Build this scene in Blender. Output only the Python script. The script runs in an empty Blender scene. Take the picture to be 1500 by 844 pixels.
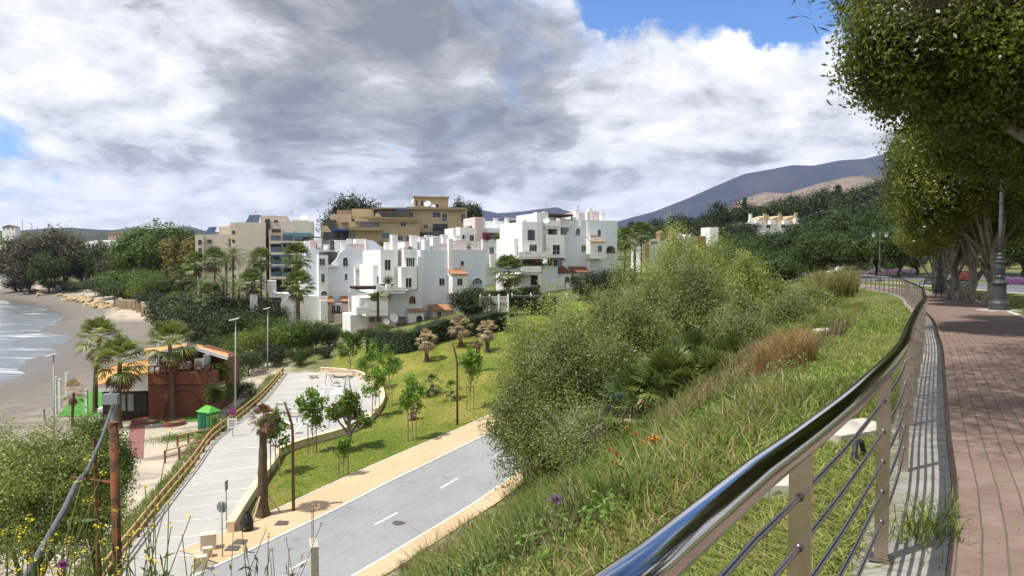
import bpy, math, random
import numpy as np
from mathutils import Vector, Matrix
R = math.radians
rng = np.random.default_rng(7)
random.seed(7)
sc = bpy.context.scene
COL = sc.collection
EZ = 17.0                      # eye height above the sea (z = 0)
F = 1090.0                     # focal length in photo pixels (1500 wide)
PITCH = math.atan(42 / F)
CP, SP = math.cos(PITCH), math.sin(PITCH)

def ray(px, py):
    a = (px - 750) / F; b = (422 - py) / F
    return (a, CP + b * SP, -SP + b * CP)
def P(px, py, D):
    d = ray(px, py); t = D / d[1]
    return Vector((d[0] * t, D, EZ + d[2] * t))
def PZ(px, py, zr):
    d = ray(px, py); t = zr / d[2]
    return Vector((d[0] * t, d[1] * t, EZ + zr))
def proj(v):
    y, z = v[1], v[2] - EZ
    dep = y * CP - z * SP
    return 750 + F * v[0] / dep, 422 - F * (y * SP + z * CP) / dep

# ------------------------------------------------------------------ mesh builder
class MB:
    def __init__(s, off=None):
        s.v = []; s.f = []; s.mi = []; s.off = off
    def add(s, vs, fs, mi=0):
        n = len(s.v)
        s.v += [tuple(v) for v in vs]
        s.f += [tuple(i + n for i in f) for f in fs]
        s.mi += [mi] * len(fs)
        return s
    def box(s, x0, x1, y0, y1, z0, z1, mi=0):
        vs = [(x0,y0,z0),(x1,y0,z0),(x1,y1,z0),(x0,y1,z0),(x0,y0,z1),(x1,y0,z1),(x1,y1,z1),(x0,y1,z1)]
        return s.add(vs, [(0,3,2,1),(4,5,6,7),(0,1,5,4),(1,2,6,5),(2,3,7,6),(3,0,4,7)], mi)
    def obox(s, c, u, v, w, mi=0):          # centre and three half vectors
        c, u, v, w = Vector(c), Vector(u), Vector(v), Vector(w)
        vs = [c-u-v-w, c+u-v-w, c+u+v-w, c-u+v-w, c-u-v+w, c+u-v+w, c+u+v+w, c-u+v+w]
        return s.add(vs, [(0,3,2,1),(4,5,6,7),(0,1,5,4),(1,2,6,5),(2,3,7,6),(3,0,4,7)], mi)
    def bar(s, a, b, w, h=None, up=(0,0,1), mi=0):   # rectangular bar from a to b
        a, b = Vector(a), Vector(b); d = b - a
        h = w if h is None else h
        t = d.normalized(); upv = Vector(up)
        if abs(t.dot(upv)) > .95: upv = Vector((0,1,0))
        sd = t.cross(upv).normalized(); u2 = sd.cross(t).normalized()
        return s.obox((a+b)/2, d/2, sd*w/2, u2*h/2, mi)
    def prism(s, poly, z0, z1, mi=0):
        n = len(poly)
        ar = sum(poly[i][0]*poly[(i+1)%n][1]-poly[(i+1)%n][0]*poly[i][1] for i in range(n))
        if ar < 0: poly = poly[::-1]
        vs = [(x,y,z0) for x,y in poly] + [(x,y,z1) for x,y in poly]
        fs = [tuple(range(n-1,-1,-1)), tuple(range(n,2*n))]
        fs += [(i,(i+1)%n,n+(i+1)%n,n+i) for i in range(n)]
        return s.add(vs, fs, mi)
    def vprism(s, poly, y0, y1, mi=0):       # polygon in x,z swept along y
        n = len(poly)
        ar = sum(poly[i][0]*poly[(i+1)%n][1]-poly[(i+1)%n][0]*poly[i][1] for i in range(n))
        if ar < 0: poly = poly[::-1]
        vs = [(x,y0,z) for x,z in poly] + [(x,y1,z) for x,z in poly]
        fs = [tuple(range(n)), tuple(range(2*n-1,n-1,-1))]
        fs += [(i,n+i,n+(i+1)%n,(i+1)%n) for i in range(n)]
        return s.add(vs, fs, mi)
    def tube(s, pts, rad, n=8, mi=0, cap=True):
        pts = [Vector(p) for p in pts]; k = len(pts)
        if not hasattr(rad, '__len__'): rad = [rad]*k
        t0 = (pts[1]-pts[0]).normalized()
        a = t0.orthogonal().normalized()
        vs = []; fs = []
        for i, p in enumerate(pts):
            t = (pts[min(i+1,k-1)]-pts[max(i-1,0)]).normalized()
            a = (a - t*a.dot(t)).normalized(); b = t.cross(a)
            for j in range(n):
                th = 2*math.pi*j/n
                vs.append(p + (a*math.cos(th)+b*math.sin(th))*rad[i])
        for i in range(k-1):
            for j in range(n):
                fs.append((i*n+j, i*n+(j+1)%n, (i+1)*n+(j+1)%n, (i+1)*n+j))
        if cap:
            fs.append(tuple(range(n-1,-1,-1))); fs.append(tuple((k-1)*n+j for j in range(n)))
        return s.add(vs, fs, mi)
    def lathe(s, prof, n=16, c=(0,0,0), mi=0):
        vs = []; fs = []; k = len(prof)
        for r, z in prof:
            for j in range(n):
                th = 2*math.pi*j/n
                vs.append((c[0]+r*math.cos(th), c[1]+r*math.sin(th), c[2]+z))
        for i in range(k-1):
            for j in range(n):
                fs.append((i*n+j, i*n+(j+1)%n, (i+1)*n+(j+1)%n, (i+1)*n+j))
        fs.append(tuple(range(n-1,-1,-1))); fs.append(tuple((k-1)*n+j for j in range(n)))
        return s.add(vs, fs, mi)
    def disc(s, c, nrm, r, th, n=16, mi=0):
        c = Vector(c); nn = Vector(nrm).normalized()
        return s.tube([c-nn*th/2, c+nn*th/2], r, n, mi)
    def build(s, name, mat, parent=None, smooth=False, off=None):
        off = off or s.off
        v = np.array(s.v, dtype=np.float64)
        if off is not None: v = v - np.array(off)
        me = bpy.data.meshes.new(name)
        me.from_pydata(v.tolist(), [], s.f)
        mats = mat if isinstance(mat, (list, tuple)) else [mat]
        for m in mats: me.materials.append(m)
        if len(mats) > 1: me.polygons.foreach_set('material_index', s.mi)
        if smooth: me.polygons.foreach_set('use_smooth', [True]*len(me.polygons))
        me.update()
        o = bpy.data.objects.new(name, me); COL.objects.link(o)
        if parent is not None: o.parent = parent
        elif off is not None: o.location = off
        return o

def quads_obj(name, V, mat, parent=None, col=None, loc=None, nper=4):
    """V: (n*nper, 3) array, every nper points one face."""
    V = np.ascontiguousarray(V, dtype=np.float32); n = len(V)//nper
    me = bpy.data.meshes.new(name)
    me.vertices.add(len(V)); me.vertices.foreach_set('co', V.ravel())
    me.loops.add(len(V)); me.loops.foreach_set('vertex_index', np.arange(len(V), dtype=np.int32))
    me.polygons.add(n)
    me.polygons.foreach_set('loop_start', np.arange(0, len(V), nper, dtype=np.int32))
    me.update(calc_edges=True)
    if col is not None:
        at = me.attributes.new('tint', 'FLOAT_COLOR', 'POINT')
        c4 = np.ones((len(V), 4), dtype=np.float32); c4[:, :3] = np.repeat(col, nper, axis=0)
        at.data.foreach_set('color', c4.ravel())
    me.materials.append(mat)
    o = bpy.data.objects.new(name, me); COL.objects.link(o)
    if parent is not None: o.parent = parent
    if loc is not None: o.location = loc
    return o

def tag(o, label=None, cat=None, group=None, kind=None):
    if label: o['label'] = label
    if cat: o['category'] = cat
    if group: o['group'] = group
    if kind: o['kind'] = kind
    return o
def thing(name, label, cat, loc=(0,0,0), rotz=0, group=None):
    o = bpy.data.objects.new(name, None); COL.objects.link(o)
    o.location = loc; o.rotation_euler = (0, 0, rotz); o.empty_display_size = .2
    return tag(o, label, cat, group)
def copy_tree(o, parent=None):
    c = o.copy(); COL.objects.link(c)
    if parent is not None: c.parent = parent
    for ch in list(KIDS(o)): copy_tree(ch, c)
    return c
def KIDS(o):
    return [x for x in o.children]
def place(proto, loc, rz=0, s=1.0, label=None, group=None, used=set(), sz=None):
    o = proto
    if proto.name in used: o = copy_tree(proto)
    else: used.add(proto.name)
    o.location = loc; o.rotation_euler = (0, 0, rz)
    o.scale = (s, s, s if sz is None else sz)
    if label: o['label'] = label
    if group: o['group'] = group
    return o

# ------------------------------------------------------------------ materials
def nd(nt, t, **kw):
    n = nt.nodes.new(t)
    for k, v in kw.items(): setattr(n, k, v)
    return n
def newmat(name):
    m = bpy.data.materials.new(name); m.use_nodes = True
    nt = m.node_tree; b = nt.nodes['Principled BSDF']
    return m, nt, b
def rgb(c): return (c[0], c[1], c[2], 1)
def mixc(nt, fac, a, b, blend='MIX'):
    n = nd(nt, 'ShaderNodeMix', data_type='RGBA', blend_type=blend)
    for sock, val in ((n.inputs[0], fac), (n.inputs[6], a), (n.inputs[7], b)):
        if isinstance(val, (int, float)): sock.default_value = val
        elif isinstance(val, (tuple, list)): sock.default_value = rgb(val)
        else: nt.links.new(val, sock)
    return n.outputs[2]
def ramp(nt, fac, stops):
    n = nd(nt, 'ShaderNodeValToRGB'); e = n.color_ramp.elements
    while len(e) < len(stops): e.new(.5)
    for i, (p, c) in enumerate(stops):
        e[i].position = p; e[i].color = rgb(c) if hasattr(c, '__len__') else (c, c, c, 1)
    nt.links.new(fac, n.inputs[0])
    return n.outputs[0]
def noise(nt, vec, scale, detail=4, rough=.55, dist=0):
    n = nd(nt, 'ShaderNodeTexNoise'); n.inputs['Scale'].default_value = scale
    n.inputs['Detail'].default_value = detail; n.inputs['Roughness'].default_value = rough
    n.inputs['Distortion'].default_value = dist
    if vec is not None: nt.links.new(vec, n.inputs['Vector'])
    return n
def math_n(nt, op, a, b=None, clamp=False):
    n = nd(nt, 'ShaderNodeMath', operation=op, use_clamp=clamp)
    for i, val in enumerate((a, b)):
        if val is None: continue
        if isinstance(val, (int, float)): n.inputs[i].default_value = val
        else: nt.links.new(val, n.inputs[i])
    return n.outputs[0]
def coords(nt, kind='Object', scale=None):
    t = nd(nt, 'ShaderNodeTexCoord'); o = t.outputs[kind]
    if scale is not None:
        mp = nd(nt, 'ShaderNodeMapping'); mp.inputs['Scale'].default_value = scale
        nt.links.new(o, mp.inputs['Vector']); o = mp.outputs[0]
    return o
def bump(nt, b, h, strength=.3, dist=.05):
    n = nd(nt, 'ShaderNodeBump'); n.inputs['Strength'].default_value = strength
    n.inputs['Distance'].default_value = dist
    nt.links.new(h, n.inputs['Height']); nt.links.new(n.outputs[0], b.inputs['Normal'])
def pmat(name, c1, c2=None, scale=4, rough=.8, metal=0, bmp=0, spec=.3, detail=5, stretch=None, lo=.35, hi=.65, bdist=.03):
    m, nt, b = newmat(name)
    b.inputs['Roughness'].default_value = rough; b.inputs['Metallic'].default_value = metal
    b.inputs['Specular IOR Level'].default_value = spec
    if c2 is None: c2 = tuple(x*.8 for x in c1)
    co = coords(nt, 'Object', stretch)
    n = noise(nt, co, scale, detail)
    f = ramp(nt, n.outputs[0], [(lo, 0.0), (hi, 1.0)])
    c = mixc(nt, f, c1, c2)
    nt.links.new(c, b.inputs['Base Color'])
    if bmp: bump(nt, b, n.outputs[0], bmp, bdist)
    return m
def leafmat(name, dark, light, trans=.3, scale=.5, rough=.5, spec=.25, tcol=None, lo=.3, hi=.7):
    m, nt, b = newmat(name)
    co = coords(nt, 'Object'); n = noise(nt, co, scale, 3)
    g = nd(nt, 'ShaderNodeNewGeometry'); oi = nd(nt, 'ShaderNodeObjectInfo')
    f = math_n(nt, 'ADD', math_n(nt, 'MULTIPLY', n.outputs[0], 1.1), math_n(nt, 'MULTIPLY', g.outputs['Random Per Island'], .28))
    f = math_n(nt, 'ADD', f, math_n(nt, 'MULTIPLY', oi.outputs['Random'], .2))
    f = math_n(nt, 'SUBTRACT', f, .28)
    f = ramp(nt, f, [(lo, 0.0), (hi, 1.0)])
    c = mixc(nt, f, dark, light)
    nt.links.new(c, b.inputs['Base Color'])
    b.inputs['Roughness'].default_value = rough; b.inputs['Specular IOR Level'].default_value = spec
    tr = nd(nt, 'ShaderNodeBsdfTranslucent')
    tc = mixc(nt, .5, c, tcol or tuple(min(1, x*1.6) for x in light))
    nt.links.new(tc, tr.inputs['Color'])
    mx = nd(nt, 'ShaderNodeMixShader'); mx.inputs[0].default_value = trans
    nt.links.new(b.outputs[0], mx.inputs[1]); nt.links.new(tr.outputs[0], mx.inputs[2])
    nt.links.new(mx.outputs[0], nt.nodes['Material Output'].inputs['Surface'])
    return m
def tintmat(name, trans=.3, rough=.6):
    """Leaf material whose colour is each blade's own tint."""
    m, nt, b = newmat(name)
    a = nd(nt, 'ShaderNodeAttribute', attribute_name='tint')
    nt.links.new(a.outputs['Color'], b.inputs['Base Color'])
    b.inputs['Roughness'].default_value = rough; b.inputs['Specular IOR Level'].default_value = .2
    tr = nd(nt, 'ShaderNodeBsdfTranslucent'); nt.links.new(a.outputs['Color'], tr.inputs['Color'])
    mx = nd(nt, 'ShaderNodeMixShader'); mx.inputs[0].default_value = trans
    nt.links.new(b.outputs[0], mx.inputs[1]); nt.links.new(tr.outputs[0], mx.inputs[2])
    nt.links.new(mx.outputs[0], nt.nodes['Material Output'].inputs['Surface'])
    return m
# ------------------------------------------------------------------ camera, sun, sky with clouds
cam = bpy.data.cameras.new('camera'); camo = bpy.data.objects.new('camera', cam); COL.objects.link(camo)
camo.location = (0, 0, EZ); camo.rotation_euler = (math.pi/2 - PITCH, 0, 0)
cam.sensor_width = 36; cam.lens = 36 * F / 1500; cam.clip_start = .05; cam.clip_end = 60000
sc.camera = camo
SUN_EL = R(63); SUN_DIR = Vector((-.91, -.41, 0)).normalized()      # horizontal direction towards the sun
sl = bpy.data.lights.new('sun', 'SUN'); so = bpy.data.objects.new('sun', sl); COL.objects.link(so)
sl.energy = 4.6; sl.angle = R(.5); sl.color = (1, .95, .87)
tosun = Vector((SUN_DIR.x*math.cos(SUN_EL), SUN_DIR.y*math.cos(SUN_EL), math.sin(SUN_EL)))
so.rotation_euler = tosun.to_track_quat('Z', 'Y').to_euler()
so.location = (-40, -30, 120)

w = bpy.data.worlds.new('World'); sc.world = w; w.use_nodes = True
nt = w.node_tree; nt.nodes.clear()
out = nd(nt, 'ShaderNodeOutputWorld'); bg = nd(nt, 'ShaderNodeBackground')
nt.links.new(bg.outputs[0], out.inputs[0])
SKY_S = .08
bg.inputs[1].default_value = SKY_S
sky = nd(nt, 'ShaderNodeTexSky', sky_type='NISHITA'); sky.sun_disc = False
sky.sun_elevation = SUN_EL; sky.sun_rotation = math.atan2(SUN_DIR.x, SUN_DIR.y)
sky.air_density = 1.0; sky.dust_density = .6; sky.ozone_density = 2.0
tc = nd(nt, 'ShaderNodeTexCoord'); gen = tc.outputs['Generated']
def vm(op, a, b=None, out=0, scale=None):
    n = nd(nt, 'ShaderNodeVectorMath', operation=op)
    for i, v in enumerate((a, b)):
        if v is None: continue
        if isinstance(v, (tuple, Vector)): n.inputs[i].default_value = v
        else: nt.links.new(v, n.inputs[i])
    if scale is not None:
        if isinstance(scale, (int, float)): n.inputs['Scale'].default_value = scale
        else: nt.links.new(scale, n.inputs['Scale'])
    return n.outputs[out]
d = vm('NORMALIZE', gen)
# cloud layer coordinates: flattened towards the horizon
sep = nd(nt, 'ShaderNodeSeparateXYZ'); nt.links.new(d, sep.inputs[0])
zz = math_n(nt, 'ADD', math_n(nt, 'MAXIMUM', sep.outputs[2], 0), .34)
inv = math_n(nt, 'DIVIDE', .62, zz)
pl = vm('SCALE', d, scale=inv)
wob = noise(nt, pl, 2.2, 3)
wv = vm('SCALE', vm('SUBTRACT', wob.outputs[1], (.5, .5, .5)), scale=.34)
n1 = noise(nt, vm('ADD', pl, wv), 2.3, 9, .56)                       # density
shift = vm('ADD', vm('ADD', pl, wv), (-.10, -.05, .10))
n2 = noise(nt, shift, 2.3, 6, .56)                                   # density a little towards the sun
n3 = noise(nt, vm('ADD', pl, vm('SCALE', wv, scale=.6)), 6.5, 8, .6) # billows
# broad cloud masses, by direction
warp = noise(nt, d, 6.5, 6, .6)
dw = vm('NORMALIZE', vm('ADD', d, vm('SCALE', vm('SUBTRACT', warp.outputs[1], (.5, .5, .5)), scale=.22)))
def blob(px, py, rad, soft=1.0):
    c = Vector(ray(px, py)).normalized()
    dot = vm('DOT_PRODUCT', dw, tuple(c), out=1)
    mr = nd(nt, 'ShaderNodeMapRange', interpolation_type='SMOOTHSTEP')
    mr.inputs[1].default_value = math.cos(rad/F*(1+.5*soft)); mr.inputs[2].default_value = math.cos(rad/F*max(0, 1-.9*soft))
    nt.links.new(dot, mr.inputs[0])
    return mr.outputs[0]
def total(lst):
    acc = None
    for px, py, rad, wgt in lst:
        t = math_n(nt, 'MULTIPLY', blob(px, py, rad), wgt)
        acc = t if acc is None else math_n(nt, 'ADD', acc, t)
    return acc
blue = total([(1010, -18, 84, .36), (1150, -12, 68, .34), (915, -30, 60, .32), (25, 190, 40, .18), (20, 255, 34, .15), (205, 155, 26, .16), (605, 186, 14, .15),
              (1250, -80, 120, .3), (700, -900, 500, .3), (1700, -700, 400, .3)])
dark = total([(330, 60, 130, .22), (470, 130, 140, .34), (430, 190, 90, .36), (600, 110, 160, .34), (720, 160, 130, .40), (850, 180, 120, .40),
              (950, 205, 90, .26), (210, 205, 70, .34), (100, 185, 50, .22), (250, 60, 90, .18), (700, 225, 60, .22), (1100, 235, 110, .14), (780, 285, 70, .26), (700, 40, 110, .10), (560, 20, 120, .06)])
lite = total([(110, 110, 85, .22), (60, 40, 90, .16), (220, 140, 55, .25), (980, 90, 120, .26), (1130, 130, 120, .26), (1200, 60, 100, .26), (830, 60, 90, .22),
              (560, 205, 60, .26), (900, 290, 90, .2), (330, 290, 120, .15), (650, 300, 90, .15), (1100, 290, 120, .12), (450, 260, 80, .15)])
dens = math_n(nt, 'SUBTRACT', math_n(nt, 'ADD', n1.outputs[0], .22), blue)
cov = nd(nt, 'ShaderNodeMapRange', interpolation_type='SMOOTHSTEP'); cov.inputs[1].default_value = .40; cov.inputs[2].default_value = .60
nt.links.new(dens, cov.inputs[0])
# brightness: sunlit side, thin edges bright, thick bellies grey
slope = math_n(nt, 'MULTIPLY', math_n(nt, 'SUBTRACT', n1.outputs[0], n2.outputs[0]), 1.7)
pw = vm('ADD', pl, vm('SCALE', wv, scale=.6))
n4 = noise(nt, vm('ADD', pw, (-.035, -.02, .05)), 6.5, 8, .6)                # billows a little towards the sun
bil = math_n(nt, 'ADD', math_n(nt, 'MULTIPLY', math_n(nt, 'SUBTRACT', n3.outputs[0], .5), .95), math_n(nt, 'MULTIPLY', math_n(nt, 'SUBTRACT', n3.outputs[0], n4.outputs[0]), 1.5))
br = math_n(nt, 'ADD', math_n(nt, 'ADD', slope, bil), .60)
br = math_n(nt, 'ADD', br, math_n(nt, 'MULTIPLY', lite, .55))
br = math_n(nt, 'SUBTRACT', br, math_n(nt, 'MULTIPLY', dark, .42))
br = math_n(nt, 'SUBTRACT', br, math_n(nt, 'MULTIPLY', math_n(nt, 'SUBTRACT', n1.outputs[0], .5), .5))
lowz = nd(nt, 'ShaderNodeMapRange', interpolation_type='SMOOTHSTEP'); lowz.inputs[1].default_value = .01; lowz.inputs[2].default_value = .15; lowz.inputs[3].default_value = .26; lowz.inputs[4].default_value = 0
nt.links.new(sep.outputs[2], lowz.inputs[0])
br = math_n(nt, 'ADD', math_n(nt, 'ADD', math_n(nt, 'MULTIPLY', br, .84), .125), lowz.outputs[0])
K = 1.0 / SKY_S
ccol = ramp(nt, br, [(0.0, (.21*K, .22*K, .245*K)), (.22, (.315*K, .322*K, .342*K)), (.42, (.435*K, .445*K, .465*K)), (.56, (.62*K, .635*K, .67*K)), (.75, (.77*K, .785*K, .815*K)), (1.0, (.95*K, .955*K, .965*K))])
skyc = mixc(nt, 1.0, sky.outputs[0], (.9, 1.32, 1.85), 'MULTIPLY')
w.cycles.sampling_method = 'MANUAL'; w.cycles.sample_map_resolution = 512
final = mixc(nt, cov.outputs[0], skyc, ccol)
nt.links.new(final, bg.inputs[0])
sc.view_settings.view_transform = 'Standard'; sc.view_settings.look = 'None'
sc.view_settings.exposure = .36; sc.view_settings.gamma = 1; sc.view_settings.use_curve_mapping = False
sc.cycles.use_denoising = True
sc.cycles.max_bounces = 6; sc.cycles.transparent_max_bounces = 8; sc.cycles.diffuse_bounces = 3
sc.cycles.caustics_reflective = False; sc.cycles.caustics_refractive = False
# ------------------------------------------------------------------ terrain
# railing line (x, y, ground z relative to the eye)
RAIL = [(-3.4, -1.9, -1.6), (-1.2, .0, -1.6), (-.2, .80, -1.6), (.245, 1.34, -1.6), (.34, 1.475, -1.6), (.604, 1.88, -1.6), (.965, 2.39, -1.6), (1.507, 3.19, -1.6), (2.51, 4.78, -1.61), (3.62, 6.75, -1.64), (5.9, 10.75, -1.71),
        (8.1, 14.6, -1.8), (10.4, 18.8, -1.88), (12.7, 23, -1.95), (15.2, 28, -2.0), (17.6, 33, -2.05), (19.9, 37.6, -2.1), (21.9, 42, -2.13), (23.7, 46.5, -2.18),
        (25.2, 51, -2.22), (26.6, 55.5, -2.27), (27.6, 60, -2.3), (28.2, 64, -2.34), (28.3, 68, -2.38), (28.0, 72, -2.4)]
def resample(pts, step):
    pts = [Vector(p) for p in pts]
    # Catmull-Rom, then equal steps
    fine = []
    for i in range(len(pts)-1):
        p0 = pts[max(i-1,0)]; p1 = pts[i]; p2 = pts[i+1]; p3 = pts[min(i+2,len(pts)-1)]
        for k in range(16):
            t = k/16
            fine.append(.5*((2*p1)+(p2-p0)*t+(2*p0-5*p1+4*p2-p3)*t*t+(3*p1-p0-3*p2+p3)*t**3))
    fine.append(pts[-1])
    out = [fine[0]]; acc = 0
    for a, b in zip(fine, fine[1:]):
        L = (b-a).length
        while L and acc + L >= step:
            f = (step-acc)/L; a = a + (b-a)*f; out.append(a.copy()); L = (b-a).length; acc = 0
        acc += L
    out.append(fine[-1])
    return out
def tangents(pts):
    k = len(pts); T = []
    for i in range(k):
        t = pts[min(i+1,k-1)]-pts[max(i-1,0)]; t = Vector((t.x,t.y,0)).normalized(); T.append(t)
    return T
railp = resample(RAIL, .95)
railt = tangents(railp)
# road at the foot of the slope: its slope-side edge, x y z
ROADR = [(-38, -22, -14.2), (-26, -2, -14.1), (-15.5, 16.5, -13.9), (-6.3, 32.5, -13.55), (-.2, 43, -12.8), (8, 57, -11.9), (15, 70, -11), (19, 84, -10)]
CTRL = []
for p, t in list(zip(railp, railt))[::5]:
    nl = Vector((-t.y, t.x, 0))
    wd_ = min(1, max(0, (p.y-9)/12))          # the flat strip widens away from the camera
    for s_, dz in ((-3, 0), (0, 0), (1.1+.3*wd_, -.10+.05*wd_), (2.4+1.0*wd_, -.75+.4*wd_), (4.0+1.4*wd_, -1.95+.7*wd_), (7.0+1.0*wd_, -4.2+.9*wd_)):
        q = p + nl*s_
        if s_ >= 0 or p.y > 1: CTRL.append((q.x, q.y, p.z+dz))
for (x, y, z) in ROADR: CTRL.append((x, y, z))
rr = resample(ROADR, 9)
rt = tangents(rr)
for p, t in zip(rr, rt):
    nr = Vector((t.y, -t.x, 0))
    q = p - nr*6.0; CTRL.append((q.x, q.y, p.z - .02))      # far edge of the road
    if p.y < 45:
        q = p + nr*1.6; CTRL.append((q.x, q.y, p.z + .1))
        q = p + nr*10; CTRL.append((q.x, q.y, -8.3 + (p.z+13.6)*.6))
for (px, py, zr) in [(345,775,-13.6),(400,682,-13.5),(530,628,-13.4),(560,592,-13.3),(546,560,-13.2),(470,552,-13.2),(165,815,-13.75),(300,655,-13.75),(415,550,-13.4),(210,835,-13.7),
        (725,590,-12.0),(600,655,-12.75),(480,725,-13.25),(600,508,-10.4),(740,475,-8.8),(640,545,-11.5),(525,540,-12.6),(700,520,-10.7),
        (470,486,-12),(400,505,-13.2),(200,612,-14.7),(100,600,-15.0),(250,680,-14.4),(100,760,-14.4),(60,700,-14.7),(330,600,-14.2),(260,560,-14.8),
        (0,555,-17.0),(60,520,-17.),(100,500,-17.),(97,470,-17.),(60,450,-17.),(0,440,-17.),(200,520,-15.7),(150,480,-16),(120,440,-15.2),(30,424,-14.8),(225,470,-15),(290,500,-14.4)]:
    q = PZ(px, py, zr); CTRL.append((q.x, q.y, zr))
CTRL += [(-150,120,-21),(-210,200,-22),(-300,290,-22),(-120,60,-21),(-100,10,-21),(-70,45,-17.2),(-66,10,-17),(-48,15,-14.9),(-40,-30,-14.6),(-70,-40,-17),(-60,90,-16.2),
         (-12,118,-8.9),(5,118,-7),(12,140,-5.2),(35,140,-4.6),(-35,132,-11.5),(-20,160,-6.5),(-25,188,0),(-45,190,-5),(-70,178,-12.5),(-90,190,-13),(-130,260,-13),(-190,340,-13),
         (0,188,0),(-10,230,5),(30,190,-3),(60,150,-1.5),(38,100,-3),(52,72,-2.6),(70,110,-1),(90,70,-2),(60,40,-2.2),(45,30,-2.1),(30,20,-1.8),(20,8,-1.6),(10,-5,-1.55),(30,-20,-1.6),(90,20,-2),
         (130,240,7),(80,230,3),(190,330,19),(120,330,14),(240,250,19),(150,150,6),(40,260,2),(60,360,12),(-60,330,-2),(-120,400,-9),(-240,440,-11),(250,420,34),(100,440,22),(0,440,6),(-350,420,-13),(22,92,-7.5),(28,84,-4.5)]
CTRL = np.array(CTRL, dtype=float)
# drop near-duplicates
keep = []
for i, c in enumerate(CTRL):
    if all((c[0]-CTRL[j][0])**2+(c[1]-CTRL[j][1])**2 > .25 for j in keep): keep.append(i)
CTRL = CTRL[keep]
def tps_k(r2):
    return .5*r2*np.log(r2+1e-9)
n_ = len(CTRL); X_ = CTRL[:, :2]/100.0
K_ = tps_k(((X_[:, None]-X_[None])**2).sum(-1)) + np.eye(n_)*2e-4
P_ = np.hstack([np.ones((n_,1)), X_])
A_ = np.zeros((n_+3, n_+3)); A_[:n_,:n_] = K_; A_[:n_,n_:] = P_; A_[n_:,:n_] = P_.T
W_ = np.linalg.solve(A_, np.concatenate([CTRL[:,2], np.zeros(3)]))
def gz(x, y):
    """Ground height (absolute z) at world x, y; arrays welcome."""
    x = np.atleast_1d(np.asarray(x, dtype=float)); y = np.atleast_1d(np.asarray(y, dtype=float))
    sh = x.shape; x = x.ravel(); y = y.ravel(); z = np.empty(len(x))
    for i in range(0, len(x), 20000):
        q = np.stack([x[i:i+20000], y[i:i+20000]], 1)/100
        z[i:i+20000] = tps_k(((q[:,None]-X_[None])**2).sum(-1)) @ W_[:n_] + W_[n_] + q @ W_[n_+1:]
    far = np.where(x < -260, np.where(y < 360, -22, -22 + np.clip((y-360)/60, 0, 1)*14), -6)
    dx = np.maximum(np.maximum(-300-x, x-260), 0); dy = np.maximum(np.maximum(-45-y, y-440), 0)
    f = np.clip(np.hypot(dx, dy)/120, 0, 1); f = f*f*(3-2*f)
    z = np.clip(z, -24, 40)*(1-f) + far*f
    return (z + EZ).reshape(sh)
def g1(x, y): return float(gz(x, y)[0])

def axis(a, fine0, fine1, b, step, grow=1.16, mx=900):
    mid = list(np.arange(fine0, fine1+1e-6, step))
    lo = []; p = fine0; s_ = step
    while p > a: s_ = min(s_*grow, mx); p -= s_; lo.append(p)
    hi = []; p = mid[-1]; s_ = step
    while p < b: s_ = min(s_*grow, mx); p += s_; hi.append(p)
    return np.array(lo[::-1]+mid+hi)
xs = axis(-7000, -45, 45, 7000, .75); ys = axis(-300, -4, 95, 12000, .75)
GX, GY = np.meshgrid(xs, ys)
GZ = gz(GX, GY)
def grid_obj(name, X, Y, Z, mat):
    h, w_ = X.shape
    V = np.stack([X, Y, Z], -1).reshape(-1, 3)
    idx = np.arange(h*w_).reshape(h, w_)
    q = np.stack([idx[:-1,:-1], idx[:-1,1:], idx[1:,1:], idx[1:,:-1]], -1).reshape(-1, 4)
    me = bpy.data.meshes.new(name)
    me.vertices.add(len(V)); me.vertices.foreach_set('co', V.astype(np.float32).ravel())
    me.loops.add(q.size); me.loops.foreach_set('vertex_index', q.astype(np.int32).ravel())
    me.polygons.add(len(q)); me.polygons.foreach_set('loop_start', np.arange(0, q.size, 4, dtype=np.int32))
    me.update(calc_edges=True)
    me.polygons.foreach_set('use_smooth', np.ones(len(q), dtype=bool))
    me.materials.append(mat)
    o = bpy.data.objects.new(name, me); COL.objects.link(o)
    return o
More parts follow.
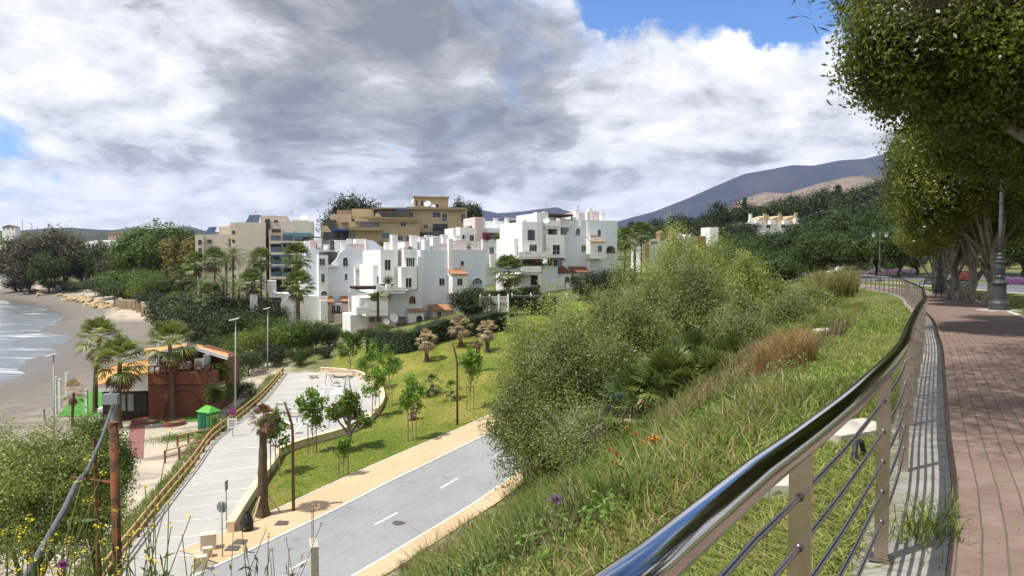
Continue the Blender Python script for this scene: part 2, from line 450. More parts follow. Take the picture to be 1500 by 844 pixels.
# ground material: sand by the shore (by height), wet near the water, earth and green scrub above
def ground_mat():
    m, nt, b = newmat('ground')
    co = coords(nt, 'Object'); b.inputs['Specular IOR Level'].default_value = .2
    sp = nd(nt, 'ShaderNodeSeparateXYZ'); nt.links.new(co, sp.inputs[0]); z = sp.outputs[2]
    big = noise(nt, co, .05, 5); mid = noise(nt, co, .5, 6); fine = noise(nt, co, 9, 4)
    zz = math_n(nt, 'ADD', z, math_n(nt, 'MULTIPLY', math_n(nt, 'SUBTRACT', mid.outputs[0], .5), .5))
    sand = mixc(nt, ramp(nt, mid.outputs[0], [(.3, 0.), (.7, 1.)]), (.44, .365, .275), (.34, .285, .215))
    hi_ = ramp(nt, math_n(nt, 'MULTIPLY', z, .2), [(.34, 0.), (.5, 1.)])
    sand = mixc(nt, ramp(nt, mid.outputs[0], [(.3, 0.), (.7, 1.)]), (.205, .185, .158), (.145, .13, .112))
    sand = mixc(nt, hi_, sand, mixc(nt, ramp(nt, mid.outputs[0], [(.3, 0.), (.7, 1.)]), (.45, .395, .305), (.36, .315, .24)))
    tracks = noise(nt, coords(nt, 'Object', (.03, .2, 1)), 1.6, 6, .6, .8)
    sand = mixc(nt, ramp(nt, tracks.outputs[0], [(.54, 0.), (.62, .75)]), sand, (.17, .145, .12))
    wet = (.135, .115, .10)
    s1 = mixc(nt, ramp(nt, math_n(nt, 'MULTIPLY', zz, 1/3.0), [(.10, 0.), (.40, 1.)]), wet, sand)
    green = mixc(nt, ramp(nt, fine.outputs[0], [(.35, 0.), (.65, 1.)]), (.075, .10, .028), (.15, .155, .055))
    green = mixc(nt, ramp(nt, mid.outputs[0], [(.5, 0.), (.7, .8)]), green, (.21, .18, .10))
    gm = math_n(nt, 'ADD', math_n(nt, 'SUBTRACT', z, 3.0), math_n(nt, 'MULTIPLY', math_n(nt, 'SUBTRACT', mid.outputs[0], .5), 2.0))
    c = mixc(nt, ramp(nt, math_n(nt, 'MULTIPLY', gm, .5), [(.2, 0.), (.6, 1.)]), s1, green)
    nt.links.new(c, b.inputs['Base Color'])
    rg = ramp(nt, math_n(nt, 'MULTIPLY', zz, 1/3.0), [(.06, .28), (.3, .9)])
    nt.links.new(rg, b.inputs['Roughness'])
    bump(nt, b, math_n(nt, 'ADD', mid.outputs[0], math_n(nt, 'MULTIPLY', fine.outputs[0], .4)), .5, .15)
    return m
tag(grid_obj('ground', GX, GY, GZ, ground_mat()), kind='structure')

# sea
def sea_mat():
    m, nt, b = newmat('sea_water')
    co = coords(nt, 'Object'); b.inputs['Roughness'].default_value = .16
    n1 = noise(nt, coords(nt, 'Object', (.35, 1.0, 1)), .55, 5, .6, .6)
    n2 = noise(nt, coords(nt, 'Object', (.12, .5, 1)), .35, 7, .62, 1.0)
    foam = ramp(nt, n2.outputs[0], [(.53, 0.), (.64, 1.)])
    at = nd(nt, 'ShaderNodeAttribute', attribute_name='shore')
    foam = math_n(nt, 'MULTIPLY', foam, math_n(nt, 'ADD', .28, math_n(nt, 'MULTIPLY', at.outputs['Fac'], .8)), clamp=True)
    c = mixc(nt, n1.outputs[0], (.10, .13, .16), (.22, .24, .25))
    c = mixc(nt, foam, c, (.72, .73, .74))
    nt.links.new(c, b.inputs['Base Color'])
    bump(nt, b, math_n(nt, 'ADD', n1.outputs[0], math_n(nt, 'MULTIPLY', n2.outputs[0], .5)), .55, .5)
    return m
sx = axis(-9000, -240, -40, 200, 2.0); sy = axis(-600, 20, 330, 9000, 2.0)
SX, SY = np.meshgrid(sx, sy)
dep = -(gz(SX, SY))                     # water depth
SZ = .12*np.sin(SX*.16+SY*.30)*np.exp(-np.clip(dep, 0, 9)/4) + .05*np.sin(SX*.5-SY*.23)
so_ = grid_obj('sea', SX, SY, SZ*(np.abs(SX) < 400), sea_mat())
at = so_.data.attributes.new('shore', 'FLOAT', 'POINT')
at.data.foreach_set('value', np.clip(1.0-dep.ravel()/2.2, 0, 1).astype(np.float32))
tag(so_, kind='structure')
# ------------------------------------------------------------------ roads, paving, car park, lawn
def offs(pts, T, o):
    return [p + Vector((t.y, -t.x, 0))*o for p, t in zip(pts, T)]          # o > 0: to the right
def drape(p, lift): return Vector((p[0], p[1], g1(p[0], p[1]) + lift))
def strip(name, pts, T, o0, o1, lift, mat, n=4, kind='structure', thick=0, uv=True, flat=None):
    """Draped ribbon along pts between side offsets o0 and o1."""
    rows = []
    for p, t in zip(pts, T):
        nr = Vector((t.y, -t.x, 0))
        rows.append([p + nr*(o0+(o1-o0)*k/n) for k in range(n+1)])
    A = np.array([[(q.x, q.y) for q in r] for r in rows])
    Z = gz(A[..., 0], A[..., 1]) + lift
    if flat is not None: Z[:] = flat(np.array([p.z for p in pts]))[:, None] + lift
    Vv = np.concatenate([A, Z[..., None]], -1)
    h, w_ = Z.shape
    mb = MB(); mb.v = [tuple(v) for v in Vv.reshape(-1, 3)]
    for i in range(h-1):
        for j in range(w_-1):
            mb.f.append((i*w_+j, i*w_+j+1, (i+1)*w_+j+1, (i+1)*w_+j)); mb.mi.append(0)
    if thick:
        b0 = len(mb.v)
        mb.v += [(x, y, z-thick) for x, y, z in Vv.reshape(-1, 3)]
        for i in range(h-1):
            for j in (0, w_-1):
                a, c = i*w_+j, (i+1)*w_+j
                mb.f.append((a, c, b0+c, b0+a) if j == 0 else (c, a, b0+a, b0+c)); mb.mi.append(0)
        for i in (0, h-1):
            for j in range(w_-1):
                a, c = i*w_+j, i*w_+j+1
                mb.f.append((c, a, b0+a, b0+c) if i == 0 else (a, c, b0+c, b0+a)); mb.mi.append(0)
    o = mb.build(name, mat)
    L = np.concatenate([[0], np.cumsum([(b-a).length for a, b in zip(pts, pts[1:])])])
    uvl = o.data.uv_layers.new(name='uv')
    buf = []
    for lp in o.data.loops:
        k = lp.vertex_index % (h*w_); i, j = divmod(k, w_)
        buf += [o0+(o1-o0)*j/n, L[i]]
    uvl.data.foreach_set('uv', buf)
    if kind: tag(o, kind=kind)
    return o
def poly_sheet(name, poly, lift, mat, step=1.0, kind='structure', zf=None):
    """Draped sheet filling a polygon of (x, y), triangulated on a grid."""
    import bmesh
    poly = [Vector((p[0], p[1], 0)) for p in poly]
    bm = bmesh.new(); vs = [bm.verts.new(p) for p in poly]; bm.faces.new(vs)
    x0, x1 = min(p.x for p in poly), max(p.x for p in poly); y0, y1 = min(p.y for p in poly), max(p.y for p in poly)
    for ax, lo, hi in ((Vector((1,0,0)), x0, x1), (Vector((0,1,0)), y0, y1)):
        k = lo + step
        while k < hi - .01:
            bmesh.ops.bisect_plane(bm, geom=bm.verts[:]+bm.edges[:]+bm.faces[:], plane_co=ax*k, plane_no=ax)
            k += step
    bmesh.ops.triangulate(bm, faces=bm.faces[:])
    V = np.array([v.co[:] for v in bm.verts]); Z = gz(V[:,0], V[:,1]) + lift
    for v, z in zip(bm.verts, Z): v.co.z = z
    bmesh.ops.recalc_face_normals(bm, faces=bm.faces[:])
    if sum(f.normal.z for f in bm.faces) < 0: bmesh.ops.reverse_faces(bm, faces=bm.faces[:])
    me = bpy.data.meshes.new(name); bm.to_mesh(me); bm.free()
    me.materials.append(mat); o = bpy.data.objects.new(name, me); COL.objects.link(o)
    if kind: tag(o, kind=kind)
    return o
def asphalt(name, c1, c2, sc_=3, brick=None):
    m, nt, b = newmat(name); co = coords(nt, 'Object')
    big = noise(nt, co, .25, 5, .6); f = noise(nt, co, 40, 3); st = noise(nt, coords(nt, 'UV', (2.2, .10, 1)), 1.0, 5, .6, .4)
    c = mixc(nt, ramp(nt, big.outputs[0], [(.35, 0.), (.65, 1.)]), c1, c2)
    c = mixc(nt, ramp(nt, st.outputs[0], [(.5, 0.), (.75, .35)]), c, tuple(min(1, x*1.45) for x in c1))
    c = mixc(nt, math_n(nt, 'MULTIPLY', f.outputs[0], .5), c, tuple(x*.7 for x in c1))
    sp_ = noise(nt, co, 1.1, 4, .5); c = mixc(nt, ramp(nt, sp_.outputs[0], [(.66, 0.), (.72, .35)]), c, tuple(x*.45 for x in c1))
    ck = noise(nt, co, .7, 3, .5, 1.5); c = mixc(nt, ramp(nt, math_n(nt, 'ABSOLUTE', math_n(nt, 'SUBTRACT', ck.outputs[0], .5)), [(.0, .4), (.006, 0.)]), c, tuple(x*.5 for x in c1))
    if brick:
        bt = nd(nt, 'ShaderNodeTexBrick'); bt.inputs['Scale'].default_value = brick
        nt.links.new(co, bt.inputs['Vector']); bt.inputs['Mortar Size'].default_value = .03
        bt.inputs['Color1'].default_value = (1,1,1,1); bt.inputs['Color2'].default_value = (.9,.9,.9,1); bt.inputs['Mortar'].default_value = (.72,.72,.72,1)
        c = mixc(nt, 1.0, c, bt.outputs[0], 'MULTIPLY')
    nt.links.new(c, b.inputs['Base Color']); b.inputs['Roughness'].default_value = .85
    b.inputs['Specular IOR Level'].default_value = .2
    bump(nt, b, f.outputs[0], .25, .02)
    return m
M_ROAD = asphalt('grey_road_paving', (.30, .305, .315), (.36, .365, .37), brick=2.6)
M_WALK = asphalt('tan_sidewalk_paving', (.58, .42, .255), (.66, .50, .32), brick=3.2)
M_PARK = asphalt('car_park_concrete', (.375, .365, .34), (.45, .435, .405))
M_KERB = pmat('kerb_concrete', (.62, .60, .55), (.48, .46, .42), 3, .9, bmp=.1)
M_WPAINT = pmat('white_road_paint', (.72, .72, .70), (.52, .52, .50), 6, .7)
M_PLAZA = asphalt('plaza_paving', (.38, .385, .39), (.45, .45, .45))

rr = resample(ROADR, 1.2); rt = tangents(rr)
strip('road', rr, rt, -6.0, 0, .035, M_ROAD, 6)
strip('kerb_slope_side', rr, rt, 0.0, .16, .07, M_KERB, 1, thick=.2)
strip('sidewalk_slope_side', rr, rt, .163, 1.5, .066, M_WALK, 3)
strip('kerb_lawn_side', rr, rt, -6.16, -6.0, .07, M_KERB, 1, thick=.2)
near = [i for i, p in enumerate(rr) if p.y > 29.5]
strip('sidewalk_lawn_side', rr[near[0]:], rt[near[0]:], -8.9, -6.163, .066, M_WALK, 4)
strip('sidewalk_edging', rr[near[0]:], rt[near[0]:], -9.02, -8.903, .085, M_KERB, 1, thick=.2)
# a small splay of paving where the car park meets the road
# centre line dashes
Lr = 0; dash = MB()
for i in range(len(rr)-1):
    L0 = Lr; Lr += (rr[i+1]-rr[i]).length
fine = resample(ROADR, .3); ft = tangents(fine)
i0 = min(range(len(fine)), key=lambda i: abs(proj(drape(fine[i] - Vector((ft[i].y, -ft[i].x, 0))*3.0, 0))[1] - 792))
k = 0
for st_ in (-50, -31, -12, 7, 26, 45, 64, 83):
    a = i0 + st_
    seg = [j for j in range(a, a+7) if 0 <= j < len(fine)]
    if len(seg) < 3: continue
    mb_pts = [fine[j] for j in seg]; mb_t = [ft[j] for j in seg]
    for (p, t, p2, t2) in zip(mb_pts, mb_t, mb_pts[1:], mb_t[1:]):
        q = [p - Vector((t.y,-t.x,0))*3.06, p - Vector((t.y,-t.x,0))*2.94, p2 - Vector((t2.y,-t2.x,0))*2.94, p2 - Vector((t2.y,-t2.x,0))*3.06]
        dash.add([drape(v, .042) for v in q], [(0,1,2,3)])
tag(dash.build('road_marking', M_WPAINT), kind='structure')

# car park beside the fence, and the exercise plaza beyond it
def px_pts(lst): return [PZ(a, b, c) for a, b, c in lst]
FENCE_LINE = [(-17.2, 30.5), (-18.0, 34), (-22.3, 53.5), (-26.6, 86)]
wallpx = [(338,782,-13.6),(357,752,-13.6),(380,716,-13.55),(402,683,-13.5),(412,668,-13.5),(440,658,-13.5),(486,645,-13.45),(528,628,-13.4),(548,610,-13.35),(560,592,-13.3),(557,577,-13.25),(545,563,-13.2),(522,553,-13.2),(470,548,-13.2)]
WALL = [Vector((q.x, q.y, 0)) for q in px_pts(wallpx)]
wall_line = resample(WALL, .7)
park = [(FENCE_LINE[0][0]+.1, FENCE_LINE[0][1]-2)] + [(-16.5,29), (-13.9, 30.3)]
e0 = PZ(338, 782, -13.6)
# corner where car park meets the sidewalk
park = [(-17.4, 28.5), (-14.6, 28.7), (-13.6, 32.0), (-14.3, 36.0)] + [(p.x, p.y) for p in wall_line] + [(-26.4, 86.4), (-22.2, 53.5), (-17.9, 34)]
poly_sheet('car_park', park, .035, M_PARK, 1.5)
lines = MB()
def paint(a, b, w_, lift=.042, n=6):
    a, b = Vector((a[0],a[1],0)), Vector((b[0],b[1],0)); d_ = (b-a).normalized(); s_ = Vector((d_.y,-d_.x,0))*w_/2
    for i in range(n):
        p = a+(b-a)*i/n; q = a+(b-a)*(i+1)/n
        lines.add([drape(p-s_, lift), drape(p+s_, lift), drape(q+s_, lift), drape(q-s_, lift)], [(0,1,2,3)])
def fence_at(y):
    for (x0,y0),(x1,y1) in zip(FENCE_LINE, FENCE_LINE[1:]):
        if y0 <= y <= y1: return x0+(x1-x0)*(y-y0)/(y1-y0)
    return FENCE_LINE[-1][0]
y = 31.2; kk = 0
while y < 85:
    x0 = fence_at(y)+.75
    # stalls are measured from the fence to a line 4.9 m out, or to the wall
    x1 = min(x0 + 5.0, 1e9)
    for p, q in zip(wall_line, wall_line[1:]):
        if min(p.y,q.y) <= y <= max(p.y,q.y) and p.x > x0: x1 = min(x1, p.x+(q.x-p.x)*(y-p.y)/((q.y-p.y) or 1)-.35)
    paint((x0, y), (x1, y+.35), .085)
    y += 2.42
ya = 52.5
paint((fence_at(53)+5.9, 53.3), (fence_at(84)+5.9, 82), .13, n=30)
for (pxa, pya, pxb, pyb, z) in ((652,588,680,604,-13.4),(480,563,505,571,-13.2),(498,576,522,583,-13.25),(447,596,478,602,-13.35),(462,640,488,646,-13.4)):
    q0, q1 = PZ(pxa, pyb, z), PZ(pxb, pya, z)
    if pxa > 600: continue
    lines.add([drape(v, .044) for v in ((q0.x,q0.y),(q1.x,q0.y),(q1.x,q1.y),(q0.x,q1.y))], [(0,1,2,3)])
tag(lines.build('parking_lines', M_WPAINT), kind='structure')

# low retaining wall round the car park, thing of its own
M_STONE = pmat('cream_stone_wall', (.60, .47, .31), (.70, .58, .42), 2.5, .9, bmp=.15)
def wall_ribbon(name, pts, half, z0, z1, mat, label, cat, capmat=None):
    root = thing(name, label, cat, drape(pts[0], 0))
    T = tangents(pts)
    for nm, h_, lo, hi, mt in (('wall', half, z0, z1, mat), ('coping', half+.05, z1-.004, z1+.09, capmat or mat)):
        mb = MB(off=root.location); k = len(pts)
        for p, t in zip(pts, T):
            g = g1(p.x, p.y); nr = Vector((t.y,-t.x,0))
            for sgn, zz in ((-1,lo),(1,lo),(1,hi),(-1,hi)):
                q = p+nr*sgn*h_; mb.v.append((q.x, q.y, g+zz))
        for i in range(k-1):
            for j in range(4):
                a = i*4+j; b2 = i*4+(j+1)%4
                mb.f.append((a, b2, b2+4, a+4)); mb.mi.append(0)
        mb.f.append((3,2,1,0)); mb.f.append(tuple((k-1)*4+j for j in range(4))); mb.mi += [0,0]
        mb.build(nm, mt, root)
    return root
wall_ribbon('retaining_wall', wall_line, .16, -.3, .52, M_STONE, 'low cream stone wall curving between the car park and the lawn', 'wall')

# lawn (mown turf between sidewalk, wall and hedge)
def lawn_mat():
    m, nt, b = newmat('lawn_turf'); co = coords(nt, 'Object')
    n1 = noise(nt, coords(nt, 'Object', (.6, .16, 1)), .9, 5, .6, .5); n2 = noise(nt, co, .13, 4); n3 = noise(nt, co, 14, 4, .65)
    c = mixc(nt, ramp(nt, n1.outputs[0], [(.36, 0.), (.62, 1.)]), (.145, .178, .026), (.30, .262, .062))
    c = mixc(nt, ramp(nt, n2.outputs[0], [(.45, 0.), (.65, .7)]), c, (.11, .18, .024))
    n4 = noise(nt, co, .35, 6, .65, .7); c = mixc(nt, ramp(nt, n4.outputs[0], [(.60, 0.), (.68, .75)]), c, (.31, .235, .11))
    c = mixc(nt, ramp(nt, n3.outputs[0], [(.3, .55), (.55, 0.)]), c, (.05, .08, .015))
    nt.links.new(c, b.inputs['Base Color']); b.inputs['Roughness'].default_value = .9; b.inputs['Specular IOR Level'].default_value = .1
    bump(nt, b, math_n(nt, 'ADD', n3.outputs[0], n1.outputs[0]), .9, .08)
    return m
edge = [p - Vector((t.y,-t.x,0))*9.0 for p, t in zip(rr, rt) if p.y > 38]
edge = [p for p in edge if p.y > 34.6]
HEDGE = [PZ(548,512,-11.6), PZ(640,497,-10.0), PZ(700,484,-9.4), PZ(750,473,-8.7), PZ(800,458,-7.9), PZ(840,448,-7.3)]
lawn_poly = [(p.x, p.y) for p in edge] + [(20, 96)] + [(p.x, p.y+.5) for p in HEDGE[::-1]] + [(-22, 92)] + \
            [(p.x+.1, p.y) for p in wall_line[::-1] if True][3:] + [(-13.9, 35.6)]
poly_sheet('lawn', lawn_poly, .022, lawn_mat(), 1.5)

# promenade: concrete kerb and red brick path with grassy joints
def brick_mat():
    m, nt, b = newmat('red_brick_path'); uv = coords(nt, 'UV'); co = coords(nt, 'Object')
    mp = nd(nt, 'ShaderNodeMapping'); mp.inputs['Rotation'].default_value = (0, 0, R(90)); nt.links.new(uv, mp.inputs['Vector'])
    wb = noise(nt, co, 3, 3); off = nd(nt, 'ShaderNodeVectorMath', operation='SCALE'); off.inputs['Scale'].default_value = .012
    nt.links.new(wb.outputs[1], off.inputs[0])
    ad = nd(nt, 'ShaderNodeVectorMath', operation='ADD'); nt.links.new(mp.outputs[0], ad.inputs[0]); nt.links.new(off.outputs[0], ad.inputs[1])
    bt = nd(nt, 'ShaderNodeTexBrick'); nt.links.new(ad.outputs[0], bt.inputs['Vector'])
    bt.inputs['Scale'].default_value = 1; bt.inputs['Brick Width'].default_value = .22; bt.inputs['Row Height'].default_value = .115
    bt.inputs['Mortar Size'].default_value = .006; bt.inputs['Mortar Smooth'].default_value = .3; bt.inputs['Bias'].default_value = -.1
    bt.inputs['Color1'].default_value = (.158, .104, .083, 1); bt.inputs['Color2'].default_value = (.212, .146, .118, 1); bt.inputs['Mortar'].default_value = (.13, .10, .08, 1)
    n1 = noise(nt, co, 2.2, 5, .6); n2 = noise(nt, co, 60, 3)
    c = mixc(nt, ramp(nt, n1.outputs[0], [(.35, 0.), (.7, .55)]), bt.outputs[0], (.265, .215, .18))
    c = mixc(nt, ramp(nt, n2.outputs[0], [(.35, .3), (.6, 0.)]), c, (.2, .12, .10))
    # long joints every fourth row, dark and open
    sx_ = nd(nt, 'ShaderNodeSeparateXYZ'); nt.links.new(ad.outputs[0], sx_.inputs[0])
    fr = math_n(nt, 'FRACT', math_n(nt, 'DIVIDE', sx_.outputs[1], .115))
    jl = ramp(nt, math_n(nt, 'ABSOLUTE', math_n(nt, 'SUBTRACT', fr, .5)), [(.445, 0.), (.485, 1.)])
    moss = noise(nt, coords(nt, 'Object'), 1.3, 4)
    jc = mixc(nt, ramp(nt, moss.outputs[0], [(.45, 0.), (.6, 1.)]), (.10, .075, .06), (.10, .11, .05))
    c = mixc(nt, jl, c, jc)
    nt.links.new(c, b.inputs['Base Color']); b.inputs['Roughness'].default_value = .88; b.inputs['Specular IOR Level'].default_value = .25
    h = math_n(nt, 'SUBTRACT', math_n(nt, 'MULTIPLY', n2.outputs[0], .3), math_n(nt, 'MULTIPLY', math_n(nt, 'MAXIMUM', bt.outputs[1], jl), 1.0))
    bump(nt, b, h, .6, .012)
    return m
M_BRICK = brick_mat()
M_KERBP = pmat('promenade_kerb_concrete', (.30, .285, .265), (.21, .20, .185), 5, .9, bmp=.3, bdist=.01)
pp = railp[:]; pt = railt[:]
strip('promenade_kerb', pp, pt, -.14, .30, .02, M_KERBP, 2, thick=.35)
strip('promenade_path', pp, pt, .303, 3.1, .015, M_BRICK, 6)
strip('path_edging', pp, pt, 3.103, 3.25, .05, M_KERB, 1, thick=.2)
M_VERGE = pmat('verge_grass', (.10, .125, .03), (.22, .19, .08), 1.6, .95, bmp=.6, bdist=.05)
strip('verge', pp, pt, 3.253, 8.2, .012, M_VERGE, 8)
strip('promenade_road_kerb', pp, pt, 8.2, 8.4, .09, M_KERB, 1, thick=.2)
M_ASPH = asphalt('dark_asphalt', (.115, .12, .13), (.15, .155, .165))
strip('promenade_road', pp, pt, 8.4, 24, .02, M_ASPH, 12)
mk = [i for i in range(len(pp))]
strip('road_edge_line', pp, pt, 12.2, 12.34, .028, M_WPAINT, 1)
# the avenue turning across the end of the promenade
ex = [Vector((35+3*i, 80+i*.5, 0)) for i in range(0, 24)]
strip('avenue', ex, tangents(ex), -6, 4, .03, M_ASPH, 8)
# ------------------------------------------------------------------ steel railing
def steel(name, c, rough, scr=.15):
    m, nt, b = newmat(name); co = coords(nt, 'Object')
    n = noise(nt, co, 30, 4); n2 = noise(nt, co, 3, 4)
    b.inputs['Metallic'].default_value = 1
    nt.links.new(mixc(nt, ramp(nt, n2.outputs[0], [(.4, 0.), (.65, .6)]), c, tuple(x*.72 for x in c)), b.inputs['Base Color'])
    nt.links.new(math_n(nt, 'ADD', rough, math_n(nt, 'MULTIPLY', n.outputs[0], scr)), b.inputs['Roughness'])
    return m
M_STEEL = steel('polished_steel', (.60, .57, .54), .035, .09)
M_POST = steel('post_steel', (.56, .47, .41), .16, .2)
M_ROD = steel('rod_steel', (.36, .34, .34), .2, .15)
M_CLIP = steel('clip_steel', (.16, .15, .15), .35, .1)
rail = thing('railing', 'polished steel handrail and cable railing along the slope edge of the brick path', 'railing', (railp[4].x, railp[4].y, EZ+railp[4].z))
rp = resample(RAIL, .35)
TOP = 1.03
hz = [Vector((p.x, p.y, EZ+p.z+TOP)) for p in rp]
MB(off=rail.location).tube(hz, .046, 20).build('handrail', M_STEEL, rail, smooth=True)
for k, hh in enumerate((.86, .70, .54, .38, .22)):
    MB(off=rail.location).tube([Vector((p.x, p.y, EZ+p.z+hh)) for p in rp], .0095, 6).build('rod', M_ROD, rail, smooth=True)
# posts about every 1.9 m; the first ones at the places the photo shows them
posts = resample([(p.x, p.y, p.z) for p in rp], 1.9)
# phase the row so that one stands at (0.89, 2.24)
fine_r = resample(RAIL, .05); ft_r = tangents(fine_r)
acc = 0; ds = [0]
for a, b in zip(fine_r, fine_r[1:]): acc += (b-a).length; ds.append(acc)
i1 = min(range(len(fine_r)), key=lambda i: (fine_r[i]-Vector((.88, 2.27, -1.6))).length)
s0 = ds[i1]; want = []
s_ = s0 - 1.85*2
while s_ < ds[-1]:
    if s_ > 0: want.append(s_)
    s_ += 1.88
for s_ in want:
    i = min(range(len(ds)), key=lambda k: abs(ds[k]-s_))
    p, t = fine_r[i], ft_r[i]; nr = Vector((t.y, -t.x, 0))
    base = Vector((p.x, p.y, EZ+p.z))
    mb = MB(off=rail.location)
    mb.obox(base+Vector((0,0,.5)), nr*.033, t*.010, (0,0,.50))
    mb.obox(base+Vector((0,0,.025)), nr*.06, t*.05, (0,0,.006))
    po = mb.build('post', M_POST, rail)
    if p.y < 16:
        for hh in (.86, .70, .54, .38, .22):
            MB(off=rail.location).disc(base+Vector((0,0,hh))-t*.012, t, .013, .014, 10).build('rod_clip', M_CLIP, po, smooth=True)

# ------------------------------------------------------------------ ornate lamp posts along the promenade
M_IRON = pmat('grey_cast_iron', (.075, .08, .085), (.055, .058, .062), 9, .45, metal=.3, bmp=.08, spec=.4)
M_IRON2 = pmat('pole_grey', (.16, .17, .18), (.12, .13, .14), 5, .45, metal=.5)
M_CONC = pmat('pale_concrete', (.52, .49, .43), (.40, .38, .34), 4, .9, bmp=.15)
M_LGLASS = pmat('lamp_glass', (.55, .55, .5), (.48, .48, .44), 3, .25)
def lantern_lamp(loc, label, H=5.6, s=1.0):
    t = thing('lamp_post', label, 'street lamp', loc, 0, 'ornate lamp posts along the promenade')
    MB().box(-.55*s,.55*s,-.55*s,.55*s,-.3,.06).build('plinth', M_CONC, t)
    pr = [(.36,.06),(.36,.32),(.34,.36),(.30,.40),(.29,.44),(.245,.46),(.235,1.0),(.25,1.04),(.29,1.07),(.29,1.12),(.25,1.16),(.20,1.20)]
    MB().lathe([(r*s,z*s if z>.06 else z) for r,z in pr],24).build('pedestal', M_IRON, t, smooth=False)
    pr = [(.185,1.20),(.17,1.28),(.20,1.33),(.165,1.40),(.175,1.65),(.15,1.85),(.19,1.88),(.19,1.92),(.145,1.96),(.16,2.05),(.12,2.10),(.13,2.2),(.10,2.25)]
    fl = MB().lathe([(r*s,z*s) for r,z in pr],16)
    for k in range(10):
        a = 2*math.pi*k/10
        for zz in (1.45, 1.55, 1.65):
            fl.obox((.175*s*math.cos(a),.175*s*math.sin(a),zz*s),(.02*math.cos(a),.02*math.sin(a),0),(-.03*math.sin(a),.03*math.cos(a),0),(0,0,.03))
    fl.build('fluted_shaft', M_IRON, t)
    MB().lathe([(.095*s,2.25*s),(.075*s,3.2*s),(.065*s,H*.82),(.085*s,H*.83),(.085*s,H*.84),(.05*s,H*.86),(.04*s,H*.93)],16).build('pole', M_IRON2, t, smooth=True)
    for sg in (-1, 1):
        arm = MB().tube([(0,0,H*.86),(sg*.25,0,H*.90),(sg*.5,0,H*.92),(sg*.62,0,H*.905)],.022,8)
        arm.build('arm', M_IRON, t, smooth=True)
        ln = MB().lathe([(.05,0),(.14,.05),(.19,.33),(.21,.36)],8,(sg*.62,0,H*.905-.38)).build('lantern', M_LGLASS, t)
        MB().lathe([(.23,0),(.23,.02),(.12,.14),(.03,.19),(.02,.25)],8,(sg*.62,0,H*.905-.02)).build('lantern_cap', M_IRON, ln)
    return t
q = PZ(1463, 455, -1.97); lamp1 = (q.x, q.y, g1(q.x, q.y)+.01)
lantern_lamp(lamp1, 'big grey cast iron lamp post with fluted shaft, its top hidden in leaves', 6.9)
q = PZ(1376, 431, -2.16); lantern_lamp((q.x, q.y, g1(q.x, q.y)), 'ornate lamp post standing behind the iron bench under the tree row', 5.6)
D3 = 73; q = P(1288, 400, D3); lantern_lamp((q.x, q.y, g1(q.x, q.y)), 'slender lamp post beyond the far bend of the steel railing', 5.3, .75)

# iron bench
def iron_bench(loc, rz, label):
    t = thing('park_bench', label, 'bench', loc, rz, 'iron benches on the promenade')
    M = M_IRON_D
    st = MB()
    for k in range(5): st.box(-.8,.8,.02+k*.10,.09+k*.10,.43,.455)
    st.build('seat', M, t)
    bk = MB()
    for k in range(5): bk.obox((0,.54+k*.03,.52+k*.105),(.8,0,0),(0,.012,0),(0,.012,.04))
    bk.build('backrest', M, t)
    for sx_ in (-.78, .78):
        lg = MB(); lg.tube([(sx_,-.02,0),(sx_,.05,.22),(sx_,.0,.43),(sx_,.03,.64),(sx_,.3,.68),(sx_,.56,.62)],.028,8)
        lg.tube([(sx_,.62,0),(sx_,.5,.22),(sx_,.53,.45),(sx_,.70,1.02)],.028,8); lg.bar((sx_,0,.43),(sx_,.55,.43),.035,.05)
        lg.build('leg', M, t, smooth=True)
    return t
M_IRON_D = pmat('black_iron', (.018,.018,.02),(.03,.03,.03),8,.5,spec=.4)
q = PZ(1391, 437, -2.08); iron_bench((q.x, q.y, g1(q.x,q.y)+.02), R(-62), 'black iron bench facing the path in front of the tree trunks')
q = PZ(1362, 426, -2.2); iron_bench((q.x, q.y, g1(q.x,q.y)+.02), R(-62), 'pale-lit iron bench beside the second ornate lamp post')
